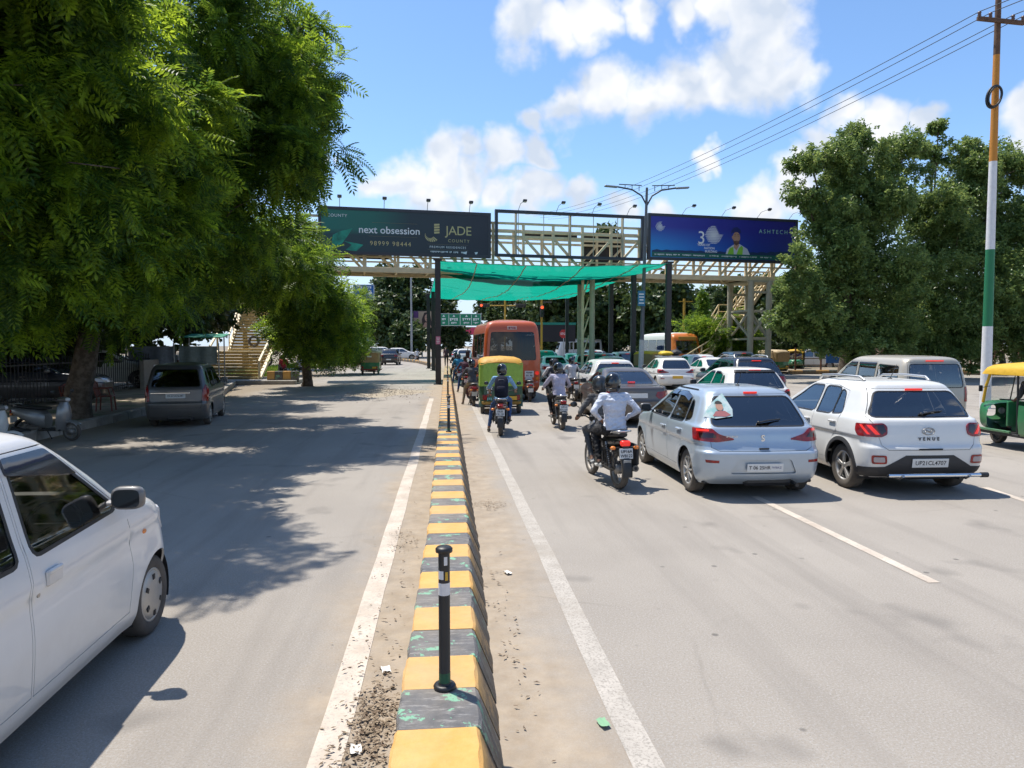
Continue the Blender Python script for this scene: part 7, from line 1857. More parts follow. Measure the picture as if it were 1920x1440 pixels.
bark = mat('bark', (.075, .055, .04), .95, c2=(.15, .12, .09), scale=7, bump=.8, bscale=22)
def tree(name, label, base, lobes, tmpls, dens_, lm, seed, trunk_r=.2, fork=None, cat='tree', group=None, limbs=True, wob=.25, **k):
    base = Vector(base); t = empty(name, base, 0, label, cat, group); L2 = [(Vector(c) - base, r) for c, r in lobes]; rn = random.Random(seed)
    fork = Vector(fork) - base if fork is not None else Vector((0, 0, max(1.2, min(l[0].z for l in L2) * .7)))
    b = MB(); n = 7; pts = [Vector((0, 0, -.1)).lerp(fork, i / n) + Vector((rn.uniform(-1, 1), rn.uniform(-1, 1), 0)) * (wob * .2 if 0 < i < n else 0) for i in range(n + 1)]
    b.tube(pts, [trunk_r * (1.35 - .5 * (i / n) if i else 1.6) for i in range(n + 1)], n=12); tr = b.build('trunk', bark, t)
    if limbs:
        for c, r in L2:
            b = MB(); e = c + Vector((0, 0, -.1)); n = 6; rr = trunk_r * rn.uniform(.32, .5); mid = fork.lerp(e, .5) + Vector((rn.uniform(-1, 1), rn.uniform(-1, 1), rn.uniform(0, 1))) * wob * 1.5; ps = []
            for i in range(n + 1):
                q = i / n; ps.append((1 - q) ** 2 * fork + 2 * q * (1 - q) * mid + q * q * e)
            b.tube(ps, [max(.012, rr * (1 - .8 * i / n)) for i in range(n + 1)], n=7)
            rm = r if np.isscalar(r) else sum(r) / 3
            for _ in range(4):
                d = Vector((rn.gauss(0, 1), rn.gauss(0, 1), rn.gauss(.2, .7))).normalized() * rm * .8; b.tube([e, e + d * .5 + Vector((0, 0, .1 * rm)), e + d], [rr * .22, rr * .13, .008], n=5)
            b.build('limb', bark, tr)
    V, F = scatter([(tuple(c), r) for c, r in L2], tmpls, dens_, seed, **k); o = link('crown', np_mesh('crown', V, F, lm), t); o['kind'] = 'stuff'
    return t
def pl(px, py, rp, Y, fz=1.0):
    """lobe seen at a pixel at distance Y; rp = radius in pixels"""
    c = at(px, py, Y); return (tuple(c), rp / FPX * Y)
feather = [frond_template(8, .52, .14, .046), frond_template(9, .58, .13, .042), frond_template(7, .40, .125, .046)]
far_feather = [frond_template(5, .55, .17, .07)]
broad = [sprig_template(6, .20, .13, .30, s) for s in (1, 2, 3)]; farleaf = [sprig_template(6, .42, .27, .7, s) for s in (4, 5)]; vfar = [sprig_template(6, .75, .5, 1.2, s) for s in (6, 7)]
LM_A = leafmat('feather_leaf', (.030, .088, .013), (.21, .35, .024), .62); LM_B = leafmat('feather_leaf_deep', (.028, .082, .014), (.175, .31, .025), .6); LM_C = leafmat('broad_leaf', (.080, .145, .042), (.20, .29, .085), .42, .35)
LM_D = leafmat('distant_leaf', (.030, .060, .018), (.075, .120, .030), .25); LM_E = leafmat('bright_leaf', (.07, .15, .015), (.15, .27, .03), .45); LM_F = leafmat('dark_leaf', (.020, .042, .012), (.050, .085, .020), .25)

tree('feathery_tree', 'nearest feathery green tree overhanging the white car at left', (-11.0, 13.2, .19), [pl(70, 60, 250, 11.4), pl(40, 330, 230, 10.9), pl(235, 130, 150, 14.2), pl(265, 330, 125, 14.5), pl(190, 450, 150, 13.3), pl(10, 535, 95, 13.3), ((-5.3, 9.2, 7.6), 1.0), ((-5.8, 8.2, 7.4), .9), ((-5.5, 10.4, 8.2), .6), pl(-180, 200, 260, 10.0), pl(350, 200, 70, 14.5), pl(-200, -250, 330, 10.0), pl(120, -120, 150, 10.5), ((-10.5, 13.5, 7), 2.6), ((-8.8, 15, 7.2), 2.0)],
     feather, 23, LM_A, 21, .24, (-10.4, 13.2, 2.6), droop=.35, jit=.5, clump=6, inner=.25, sub=11)
tree('feathery_tree', 'tall feathery tree whose boughs reach over the left carriageway', (-9.7, 19.5, .19), [pl(420, 60, 150, 17.1), pl(520, 150, 110, 18.3), pl(470, 300, 140, 18.3), pl(535, 300, 52, 19.5), pl(555, 60, 70, 18.9), pl(400, 430, 130, 17.7), pl(290, 500, 85, 18.3), pl(490, 480, 90, 20.6), pl(590, 190, 36, 19.5), pl(230, 568, 66, 18.9), pl(120, 570, 72, 18.3), ((-9.5, 22, 6.5), 2.6), ((-8.4, 25.5, 6.5), 2.4), ((-11, 18, 7), 2.8), ((-12, 24.5, 7), 2.5), ((-9.6, 29, 6), 2.3), ((-7.4, 21.5, 6.6), 1.6)],
     feather, 22, LM_B, 22, .26, (-9.0, 19.0, 3.0), droop=.35, jit=.5, clump=6, inner=.25, sub=11)
tree('roadside_tree', 'rounded green tree beside the left footbridge stair', (xat(575, 37), 37, .1), [pl(575, 500, 48, 33), pl(568, 565, 56, 34), pl(605, 560, 50, 34), pl(618, 612, 42, 36), pl(575, 630, 50, 35), pl(630, 575, 26, 36), pl(545, 610, 40, 36), pl(520, 470, 52, 31), pl(515, 540, 42, 33), pl(555, 440, 36, 30), pl(655, 610, 26, 38), pl(640, 640, 34, 38)], far_feather, 34, LM_B, 23, .2, None, droop=.3)
tree('roadside_bush', 'bright leafy bush at the road edge beneath the blue sign', (-11.5, 50.5, .1), [pl(650, 590, 38, 52), pl(635, 640, 45, 51), pl(660, 650, 30, 53), pl(610, 655, 35, 50), pl(672, 565, 20, 54)], far_feather, 30, LM_E, 24, .12, None, cat='bush', droop=.2)
# dark grove behind the left pavement
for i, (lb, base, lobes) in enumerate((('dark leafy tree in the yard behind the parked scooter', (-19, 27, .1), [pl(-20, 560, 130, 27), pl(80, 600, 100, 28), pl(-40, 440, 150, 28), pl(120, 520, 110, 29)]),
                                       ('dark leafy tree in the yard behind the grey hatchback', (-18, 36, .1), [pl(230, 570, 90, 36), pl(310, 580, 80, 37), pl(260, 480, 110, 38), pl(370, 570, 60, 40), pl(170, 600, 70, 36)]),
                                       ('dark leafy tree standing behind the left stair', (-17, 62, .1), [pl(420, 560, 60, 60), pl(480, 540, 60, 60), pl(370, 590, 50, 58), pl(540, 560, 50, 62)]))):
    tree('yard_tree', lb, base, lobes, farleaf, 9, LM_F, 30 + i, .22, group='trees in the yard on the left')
for i, (x, y, z, r_) in enumerate(((-17.5, 14.5, 6.5, 4.2), (-18.5, 22, 7, 4.4), (-16.5, 31, 7, 3.8))):  # extra trees added to block skylight over the left pavement
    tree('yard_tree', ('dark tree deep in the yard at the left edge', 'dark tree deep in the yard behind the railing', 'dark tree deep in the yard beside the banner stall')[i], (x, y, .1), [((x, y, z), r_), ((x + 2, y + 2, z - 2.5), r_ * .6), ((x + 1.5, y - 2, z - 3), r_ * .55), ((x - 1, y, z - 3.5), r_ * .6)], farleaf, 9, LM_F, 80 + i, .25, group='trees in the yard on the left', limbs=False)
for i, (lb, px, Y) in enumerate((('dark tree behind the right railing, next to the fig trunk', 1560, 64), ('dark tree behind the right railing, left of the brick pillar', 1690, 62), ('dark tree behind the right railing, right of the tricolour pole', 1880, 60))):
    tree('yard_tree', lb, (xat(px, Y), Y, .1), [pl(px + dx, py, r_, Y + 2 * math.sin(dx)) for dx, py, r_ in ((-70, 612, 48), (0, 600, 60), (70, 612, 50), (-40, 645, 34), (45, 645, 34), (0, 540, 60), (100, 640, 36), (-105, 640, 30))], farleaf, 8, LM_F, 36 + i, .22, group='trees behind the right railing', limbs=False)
# big broad-leaved trees on the right
tree('fig_tree', 'large broad leaved tree overlapping the end of the blue billboard', (24.5, 41.5, .1), [pl(1600, 320, 82, 40), pl(1556, 398, 68, 39), pl(1640, 400, 105, 40), pl(1560, 490, 80, 38.5), pl(1680, 310, 75, 41), pl(1500, 530, 55, 37), pl(1492, 490, 34, 36.5), pl(1540, 590, 75, 38), pl(1640, 530, 110, 40), pl(1600, 262, 32, 40), pl(1522, 305, 46, 39), pl(1512, 375, 42, 38.5), pl(1510, 620, 45, 38), pl(1590, 620, 60, 38.5), pl(1660, 620, 60, 39), pl(1480, 600, 36, 38), pl(1620, 660, 40, 39)],
     broad, 19, LM_C, 41, .42, (24.3, 41, 3.5), jit=.45, droop=.1, sub=11, inner=.2)
tree('fig_tree', 'loose topped broad leaved tree behind the tricolour pole', (31.0, 43.5, .1), [pl(1760, 400, 85, 42), pl(1840, 360, 85, 43), pl(1900, 320, 70, 44), pl(1790, 500, 105, 42), pl(1900, 450, 100, 43), pl(1752, 285, 34, 43), pl(1815, 285, 40, 43), pl(1880, 570, 100, 42), pl(1740, 590, 90, 42), pl(1990, 430, 140, 44), pl(1760, 235, 18, 43), pl(1690, 620, 70, 42), pl(1960, 600, 110, 43), pl(1730, 640, 60, 41.5), pl(1810, 630, 70, 41.5), pl(1890, 640, 60, 42)],
     broad, 20, LM_C, 42, .40, (30.6, 43, 3.5), jit=.5, droop=.1, sub=11, inner=.2)
tree('feathery_shrub', 'bright feathery shrub under the right footbridge stair', (xat(1350, 50), 50, 0), [pl(1350, 625, 32, 49), pl(1385, 618, 32, 50), pl(1318, 618, 26, 50), pl(1370, 645, 34, 49), pl(1400, 640, 26, 49), pl(1295, 612, 18, 51)], far_feather, 34, LM_B, 43, .10, cat='shrub', droop=.2)
for i, (px, pt_, pb, Y, lb) in enumerate(((1317, 555, 620, 66, 'slim conical tree left of the right stair'), (1347, 552, 610, 70, 'slim conical tree half hidden by the stair landing'))):
    c = at(px, pt_, Y); x = c.x; zt_ = c.z; tree('conical_tree', lb, (x, Y, 0), [((x, Y, zt_ * f), (r_, r_, zt_ * .14)) for f, r_ in ((.30, .95), (.45, .85), (.60, .7), (.74, .5), (.87, .32), (.97, .16))], [sprig_template(6, .3, .14, .4, 9)], 26, LM_E if i == 0 else LM_D, 50 + i, .1, limbs=False, droop=.8)
# tree belt beyond the junction
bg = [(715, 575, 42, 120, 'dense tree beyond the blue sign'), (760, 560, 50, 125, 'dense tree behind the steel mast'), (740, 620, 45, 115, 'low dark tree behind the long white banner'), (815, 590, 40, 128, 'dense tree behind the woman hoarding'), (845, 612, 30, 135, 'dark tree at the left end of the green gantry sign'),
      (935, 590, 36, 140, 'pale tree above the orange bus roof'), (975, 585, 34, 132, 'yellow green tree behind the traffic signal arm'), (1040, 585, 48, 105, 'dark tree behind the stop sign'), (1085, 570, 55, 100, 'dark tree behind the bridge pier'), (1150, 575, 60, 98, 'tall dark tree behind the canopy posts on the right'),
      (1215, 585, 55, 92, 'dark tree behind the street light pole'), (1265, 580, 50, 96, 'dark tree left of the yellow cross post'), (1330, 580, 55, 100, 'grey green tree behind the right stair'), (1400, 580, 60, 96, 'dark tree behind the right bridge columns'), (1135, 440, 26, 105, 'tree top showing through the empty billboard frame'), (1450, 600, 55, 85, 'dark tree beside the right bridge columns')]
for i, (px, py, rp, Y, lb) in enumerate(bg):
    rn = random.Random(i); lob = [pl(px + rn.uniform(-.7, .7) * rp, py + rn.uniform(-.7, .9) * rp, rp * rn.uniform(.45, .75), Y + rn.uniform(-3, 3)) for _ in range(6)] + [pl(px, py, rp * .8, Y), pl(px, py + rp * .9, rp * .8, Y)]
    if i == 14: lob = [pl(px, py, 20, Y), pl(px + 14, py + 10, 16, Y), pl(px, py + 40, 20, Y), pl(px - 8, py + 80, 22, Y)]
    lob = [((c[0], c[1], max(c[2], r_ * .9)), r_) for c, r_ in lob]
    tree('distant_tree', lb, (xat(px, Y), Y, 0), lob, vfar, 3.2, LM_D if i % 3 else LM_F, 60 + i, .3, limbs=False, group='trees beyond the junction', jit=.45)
# grass along the left verge
r_ = np.random.RandomState(5); V = []; F = []; o = 0
for _ in range(9000):
    y = r_.uniform(46, 78); x = -12.35 + abs(r_.randn()) * -.9 + .55 * math.sin(y * .4); h = r_.uniform(.12, .42); a = r_.uniform(0, 6.3); w = .03; lx, ly = r_.randn(2) * .08; z = .18 if x < -12.4 else 0.0
    V += [(x - w * math.cos(a), y - w * math.sin(a), z), (x + w * math.cos(a), y + w * math.sin(a), z), (x + lx, y + ly, z + h)]; F.append((o, o + 1, o + 2)); o += 3
g_ = link('grass_verge', np_mesh('grass_verge', V, F, LM_E)); tag(g_, 'strip of bright grass along the left road edge', 'grass', kind='stuff')
# ------------------------------------------------------------------ vehicles on the road
white1 = paint('white_paint', (.66, .66, .64), .32); white2 = paint('pearl_white_paint', (.70, .69, .67), .28, dirt=.6); silver1 = paint('silver_blue_paint', (.40, .47, .54), .30, .4, dirt=.3); grey1 = paint('grey_metal_paint', (.085, .088, .092), .32, .5)
brown1 = paint('brown_grey_paint', (.10, .088, .082), .30, .45); navy1 = paint('dark_blue_paint', (.020, .026, .040), .25, .3); beige1 = paint('beige_paint', (.42, .39, .33), .4, .2); silver2 = paint('plain_silver_paint', (.42, .43, .43), .3, .6); black1 = paint('black_car_paint', (.014, .015, .017), .25); orange1 = paint('orange_paint', (.46, .080, .016), .38, dirt=.3)
teal1 = paint('net_tint_and_light_blue_paint', (.36, .46, .44), .3, .3); blue1 = paint('blue_paint', (.04, .09, .18), .3, .3)  # teal: net's green light tinted into pale cars; also the light blue hatchback
K = dict(hatch=kind_hatch(), hatch_bt=kind_hatch(True, True), suv=kind_suv_small(), tall=kind_tall(), sedan=kind_sedan(), big=kind_suv_big(), van=kind_van(), bus=kind_bus())

def stop_lamp(t, k, z, w=.16):
    p = k.sh.on_rear(0, z, .016); b = MB(); b.box((0, 0, 0), (w * 2, .02, .028), .006); b.build('high_stop_lamp', redlit, t, p)
def antenna(t, y, z):
    b = MB(); b.ball((0, y, z), (.03, .05, .02), 10, 6); b.cyl((0, y, z), (.0, y - .16, z + .22), .006, .004, 6); b.build('antenna', plastic, t)
def wiper(t, k, z, x=.0):
    p0 = k.sh.on_rear(x, z, .02); p1 = k.sh.on_rear(x + .32, z + .04, .02); b = MB(); b.tube([p0, (p0 + p1) / 2 + Vector((0, -.01, .01)), p1], .010, n=6); b.ball(p0, .022, 8, 6); b.build('rear_wiper', plastic, t)
def badge_letters(t, k, s_, x, z, size, m=chrome, spacing=1.6):
    p = k.sh.on_rear(x, z, .006); text('badge_lettering', s_, size, m, t, p, (R(88), 0, 0), spacing=spacing, depth=.002, bold=size * .02)

# silver blue hatchback
k = K['hatch']; p = gp(1297, 921); c_ = Vector((p.x + .79, p.y + 1.27, 0))
hb = k.spawn('hatchback', c_, R(-1.0), silver1, 'silver blue hatchback with a paper poster in its rear window', 'car', plate=(0, .455, .50, .115, 'T 06 25HR 7978AZ', [('T 06 25HR', .066)]), rearglass=wdark)
po = [o for o in hb.children if o.name.startswith('number_plate')][0]
for o in list(po.children):
    o.location.x = -.08
text('lettering', '7978AZ', .042, mat('blue_ink', (.03, .05, .20), .6), po, (.15, -.0085, 0))
stop_lamp(hb, k, 1.418, .10); antenna(hb, -.98, 1.505); badge_letters(hb, k, 'S', -.0, .835, .12, chrome); badge_letters(hb, k, 'BALENO', -.42, .86, .035, chrome, 1.3)
b = MB(); b.box((0, 0, 0), (.14, .02, .02), .006); b.build('boot_handle', plastic, hb, k.sh.on_rear(0, .70, .01)); wiper(hb, k, 1.03, -.02)
for x in (-.42, .42): b = MB(); b.tube([k.sh.pt(*k.sh.u_side(y, 1.44), .012) if x > 0 else Vector((-1, 1, 1)) * 0 + Vector((-k.sh.pt(*k.sh.u_side(y, 1.44), .012).x, k.sh.pt(*k.sh.u_side(y, 1.44), .012).y, k.sh.pt(*k.sh.u_side(y, 1.44), .012).z)) for y in np.linspace(-1.0, -.1, 8)], .008, n=5); b.build('roof_seam', gapm, hb)
rv = MB()
for sg in (1, -1):
    for ys_ in ((.10, -.34), (-.40, -.98)):
        b = MB(); vs = []
        for y in np.linspace(ys_[0], ys_[1], 9):
            top_ = 1.395 - .28 * max(0, y + .06) * 2.0 - .22 * max(0, -.72 - y) ; 
            for dz, of in ((0, .012), (-.035, .030), (-.07, .040)): vs.append(k.sh.on_side(y, top_ + dz, of, sg))
        b.add(vs, [(i * 3 + j, i * 3 + j + 1, (i + 1) * 3 + j + 1, (i + 1) * 3 + j) for i in range(8) for j in range(2)], smooth=True); b.build('rain_visor', mat('smoked_visor', (.03, .033, .045), .12, coat=.6), hb)
poster = empty('window_poster', hb.location, hb.rotation_euler.z, 'creased paper poster stuck in the left of the silver hatchback rear window', 'poster')
def on_glass(x, z, off=.016): return k.sh.on_rear(x, z, off)
def glass_poly(name, pts, m, off): b = MB(); b.add([on_glass(x, z, off) for x, z in pts], [tuple(range(len(pts)))]); return b.build(name, m, poster)
b = MB(); ps = [(-.62, 1.13), (-.50, 1.28), (-.40, 1.22), (-.30, 1.36), (-.22, 1.42), (-.20, 1.20), (-.20, 1.13)]
G_ = [(-.72, 1.10), (-.62, 1.25), (-.40, 1.41), (-.33, 1.20), (-.35, 1.11), (-.58, 1.08)]; glass_poly('sheet', G_, mat('poster_paper', (.45, .52, .52), .6, c2=(.22, .42, .42), scale=7), .020)
glass_poly('face_print', [(-.50 + .05 * math.cos(a), 1.235 + .055 * math.sin(a)) for a in np.linspace(0, 6.28, 13)[:-1]], mat('poster_skin', (.40, .22, .16), .6), .024); glass_poly('hair_print', [(-.50 + .055 * math.cos(a), 1.255 + .052 * math.sin(a)) for a in np.linspace(.2, 2.94, 9)], HAIR, .026)
glass_poly('robe_print', [(-.62, 1.11), (-.56, 1.175), (-.44, 1.18), (-.37, 1.13), (-.44, 1.105)], mat('poster_robe', (.35, .12, .12), .6), .023)

# white compact suv
k = K['suv']; p = gp(1590, 914); c_ = Vector((p.x + .80, p.y + 1.26, 0))
sv = k.spawn('compact_suv', c_, R(-1.5), white1, 'white compact suv with a steel rear guard bar, right of the silver hatchback', 'car', plate=(0, .475, .52, .125, '', [('UP21CL4707', .082)]), glassm=wclear)
stop_lamp(sv, k, 1.455, .13); antenna(sv, -1.0, 1.59); wiper(sv, k, 1.125, -.02)
text('badge_lettering', 'V E N U E', .062, mat('badge_dark', (.05, .05, .055), .3, .6), sv, k.sh.on_rear(0, .80, .008), (R(88), 0, 0), bold=.003, spacing=1.15)
e0 = k.sh.on_rear(0, .905, .012); b = MB(); b.tube([e0 + Vector((.085 * math.cos(a), 0, .048 * math.sin(a))) for a in np.linspace(0, 2 * math.pi, 29)[:-1]], .006, n=6, closed=True); b.tube([e0 + Vector(q) for q in ((-.05, 0, -.028), (-.03, 0, .022), (-.012, 0, .004), (.02, 0, -.004), (.034, 0, -.022), (.052, 0, .03))], .007, n=6); b.build('badge_emblem', steel, sv)
b = MB(); b.cyl((-.64, -2.06, .315), (.70, -2.06, .315), .028, n=14); gbar = b.build('guard_bar', chrome, sv)
for x in (.73,): b = MB(); b.cyl((x - .05, -2.06, .315), (x + .05, -2.06, .315), .036, n=12); b.build('bar_end_cap', plastic, gbar)
for x in (-.45, .5): b = MB(); b.tube([(x, -2.10, .315), (x, -2.02, .27), (x, -1.8, .27)], .022, n=8); b.build('bar_bracket', steel, gbar)
for sg in (1, -1):
    pts = [Vector((sg * (.545 - .05 * abs(t) ** 2), y, z)) for t, y, z in ((-1, -1.18, 1.575), (-.85, -1.08, 1.625), (0, -.5, 1.635), (.8, .02, 1.61), (1, .14, 1.555))]
    b = MB(); b.tube(pts, .020, n=8); b.build('roof_rail', alloy, sv)
wtr = mat('white_visor', (.50, .52, .56), .2)
b = MB(); b.box((0, 0, 0), (.34, .02, .02), .006); b.build('boot_handle', plastic, sv, k.sh.on_rear(0, .665, .008))
fog = [o for o in sv.children if o.name.startswith('fog_lens')]
for o in fog: o.material_slots[0].link = 'OBJECT'; o.material_slots[0].material = mat('fog_pale', (.35, .30, .30), .25, coat=.5)

# brown sedan, white cars, dark suv, van ...
k = K['sedan']; sd = k.spawn('sedan', (xat(1262, 17.7) - .85, 19.9, 0), R(-1), brown1, 'brown grey saloon car with sloping rear window, ahead of the silver hatchback', 'car', plate=(0, .80, .50, .115, '', [('UP32', .07)]), glassm=wclear); stop_lamp(sd, k, 1.10, .10)
for o in list([q for q in sd.children if q.name.startswith('number_plate')][0].children): bpy.data.objects.remove(o)
k = K['suv']; w1 = k.spawn('compact_suv', (xat(1160, 24), 26.2, 0), R(1), white1, 'white compact suv with red high stop lamp, ahead of the brown saloon', 'car', plate=(0, .475, .5, .12, '', None)); stop_lamp(w1, k, 1.455, .13)
k = K['hatch_bt']; w2_ = k.spawn('hatchback', (xat(1500, 17.2) - .85, 19.3, 0), R(-1), white2, 'white hatchback with a black tail spoiler, between silver hatchback and dark suv', 'car', plate=(0, .455, .5, .115, '', None), glassm=wclear); stop_lamp(w2_, k, 1.435, .16)
k = K['big']; dk = k.spawn('large_suv', (xat(1484, 22.0) - .9, 24.2, 0), R(-1.5), navy1, 'dark blue suv with silver roof rails behind the white hatchback', 'car', plate=(0, .68, .5, .115, '', None)); stop_lamp(dk, k, 1.575, .16)
for sg in (1, -1): b = MB(); b.tube([(sg * .56, -1.3, 1.68), (sg * .57, -1.2, 1.735), (sg * .57, -.3, 1.755), (sg * .56, .05, 1.70)], .022, n=8); b.build('roof_rail', alloy, dk)
k = K['van']; vn = k.spawn('passenger_van', (xat(1830, 15.7) - .83, 18.0, 0), R(-2), beige1, 'beige grey passenger van behind the white compact suv', 'van', glassm=wclear)
stop_lamp(vn, k, 1.72, .22)
k = K['hatch']; tx = k.spawn('taxi', (xat(1277, 32), 34.2, 0), R(-2), white1, 'white taxi with yellow plate and bundles tied on its roof', 'taxi', plate=(0, .60, .5, .13, '', None), platem=plate_y)
rc = empty('roof_bundle', (xat(1277, 32), 33.9, 1.50), 0, 'yellow and black bundles tied on the white taxi roof', 'luggage')
b = MB(); b.box((0, 0, .05), (1.0, 1.2, .04), .01)
for x in (-.45, .45): b.box((x, 0, .02), (.04, 1.2, .06))
b.build('roof_carrier', galv, rc); b = MB()
secs = [[(x, .32 * math.cos(a), .19 + .13 * s_ * math.sin(a) * (1 + .1 * math.sin(3 * a + x * 7))) for a in np.linspace(0, 2 * math.pi, 17)[:-1]] for x, s_ in ((-.42, .2), (-.36, .8), (-.2, 1.0), (0, .92), (.10, .75), (.16, .2))]
b.loft(secs); b.build('yellow_bundle', mat('yellow_tarp', (.62, .42, .02), .6, bump=.5, bscale=12), rc); b = MB(); secs = [[(x, .30 * math.cos(a), .22 + .17 * s_ * math.sin(a)) for a in np.linspace(0, 2 * math.pi, 17)[:-1]] for x, s_ in ((.12, .2), (.18, .8), (.34, 1.0), (.48, .85), (.56, .3))]
b.loft(secs); b.build('black_bundle', mat('black_tarp', (.02, .02, .022), .6, bump=.5, bscale=12), rc)
far = [('sedan', (xat(1043, 40), 41.5), 0, white1, 'white car waiting right beside the orange minibus'), ('hatch', (xat(1100, 46), 47.5), 0, teal1, 'pale silver hatchback under the green net, left of the bridge pier'), ('sedan', (xat(1160, 36.5), 38.5), 0, beige1, 'pale beige car half hidden behind the white compact suv queue'),
       ('big', (7.6, 56), 0, silver2, 'silver suv deep under the green net'), ('hatch', (10.2, 57), 0, navy1, 'dark car deep under the green net, beside the right posts'), ('tall', (4.9, 50), 0, teal1, 'pale green tall hatchback in front of the orange minibus'), ('sedan', (7.4, 66), 0, black1, 'black car at the far end of the net'), ('hatch', (xat(1198, 52), 53), 3, teal1, 'light blue hatchback beyond the street light'), ('suv', (xat(1298, 39), 39), 4, white1, 'white car nose showing behind the loaded taxi'),
       ('sedan', (xat(1078, 52), 53), 0, white2, 'white saloon under the net behind the pale silver hatchback'), ('suv', (xat(1132, 45), 46.5), 0, silver2, 'silver compact suv beside the bridge pier'), ('tall', (xat(1172, 46), 47), 0, white1, 'white tall hatchback beyond the pale beige car'), ('hatch', (xat(1236, 46), 47), 2, white2, 'white hatchback between street light and right canopy post'),
       ('sedan', (xat(1345, 34), 35), 0, white2, 'white saloon ahead of the dark blue suv'), ('big', (xat(1385, 44), 45), 2, silver2, 'silver suv near the right bridge columns'), ('hatch', (xat(1030, 62), 63), 0, white1, 'white hatchback beside the yellow signal pole'), ('suv', (xat(1120, 62), 63), 0, grey1, 'grey compact suv deep in the queue by the pier'), ('hatch', (xat(895, 66), 66), 0, white1, 'white hatchback ahead of the orange minibus'), ('tall', (12.8, 62), 0, white2, 'small white hatchback past the right canopy posts'), ('big', (1.9, 78), 0, white1, 'white suv far ahead, left of the orange minibus'), ('van', (3.4, 72), 0, grey1, 'dark van far ahead beside the white suv'), ('suv', (1.6, 92), -4, silver2, 'small silver car far down the road at the gantry sign'),
       ('big', (-6.3, 102), -88, white2, 'white suv crossing side-on beneath the long banner'), ('sedan', (-12.4, 100), -80, white1, 'white car parked left of the side-on suv'), ('tall', (-15.2, 92), -60, silver2, 'silver van parked beside the far left bushes'), ('van', (-9.4, 108), -85, white1, 'white van behind the side-on suv'), ('hatch', (-14.6, 80), -5, navy1, 'dark car parked behind the woman in red'),
       ('big', (xat(733, 77), 77), -2, black1, 'black suv driving away on the left carriageway'), ('big', (-15.2, 33.5), -75, white1, 'white suv parked behind the railing at left'), ('sedan', (-13.6, 25.0), -80, navy1, 'dark blue car parked in the shade behind the scooter'), ('van', (32, 60), 70, white1, 'white van parked beyond the right railing'), ('hatch', (42, 58), 80, silver2, 'silver car parked beyond the right railing')]
for kd, (x, y), rz, pm, lb in far: 
    o = K[kd].spawn({'sedan': 'sedan', 'hatch': 'hatchback', 'big': 'large_suv', 'tall': 'tall_hatchback', 'suv': 'compact_suv', 'van': 'passenger_van'}[kd], (x, y, .19 if (x < -12.4 and y < 70) else 0), R(rz), pm, lb, 'car', 'cars around the junction', plate=(0, .8 if kd == 'sedan' else .6, .5, .115, '', None))
    if x > 2 and y < 68: stop_lamp(o, K[kd], {'sedan': 1.10, 'hatch': 1.42, 'big': 1.575, 'tall': 1.53, 'suv': 1.455, 'van': 1.72}[kd], .12)
# left: white tall hatchback in the foreground and the parked grey one
k = K['tall']; p = gp(300, 1187); wr = k.spawn('tall_hatchback', (p.x - .80, p.y - 1.28, 0), R(1.0), white2, 'white tall hatchback with smoked window visors, nearest at lower left', 'car', glassm=wclear)
smv = mat('smoked_visor', (.03, .033, .045), .12, coat=.6)
p = gp(387, 796); gw = k.spawn('tall_hatchback', (p.x - .80, p.y + 1.08, 0), R(9), grey1, 'grey tall hatchback parked in the tree shade at left', 'car', plate=(0, .82, .5, .115, 'DL2CAZ6381', None))
gw.scale = (.93, .98, .98)
for cc in (wr, gw):
    for o in cc.children:
        if o.name.startswith('rain_visor'): o.material_slots[0].link = 'OBJECT'; o.material_slots[0].material = smv
for o in vn.children:
    if o.name.startswith('rain_visor'): o.material_slots[0].link = 'OBJECT'; o.material_slots[0].material = smv
dr = {o.name.split('.')[0]: o for o in wr.children}
for o in [q for q in wr.children if q.name.split('.')[0] == 'door']:       # flap handles with a key hole
    xm = sum((v.co.x for v in o.data.vertices)) / len(o.data.vertices); ym = sum((v.co.y for v in o.data.vertices)) / len(o.data.vertices); sg = 1 if xm > 0 else -1; yh = -.12 if ym > 0 else -.96
    b = MB(); b.box((0, 0, 0), (.022, .15, .085), .012); b.box((sg * .006, 0, .03), (.022, .14, .03), .008); b.build('handle', white2, o, k.sh.on_side(yh, .885, .004, sg)); q = k.sh.on_side(yh - .12, .82, .0, sg)
    b = MB(); b.cyl(q - Vector((sg * .005, 0, 0)), q + Vector((sg * .004, 0, 0)), .014, n=12); b.build('key_hole', steel, o)
q = k.sh.on_side(1.10, .80, .0, 1); b = MB(); b.ball(q, (.014, .032, .018), 12, 8); b.build('side_repeater', amber, wr); q = k.sh.on_side(1.10, .80, .0, -1); b = MB(); b.ball(q, (.014, .032, .018), 12, 8); b.build('side_repeater', amber, wr)
b = MB(); b.box((-.12, -1.84, .90), (1.0, .02, .03), .006); b.build('boot_strip', chrome, gw)
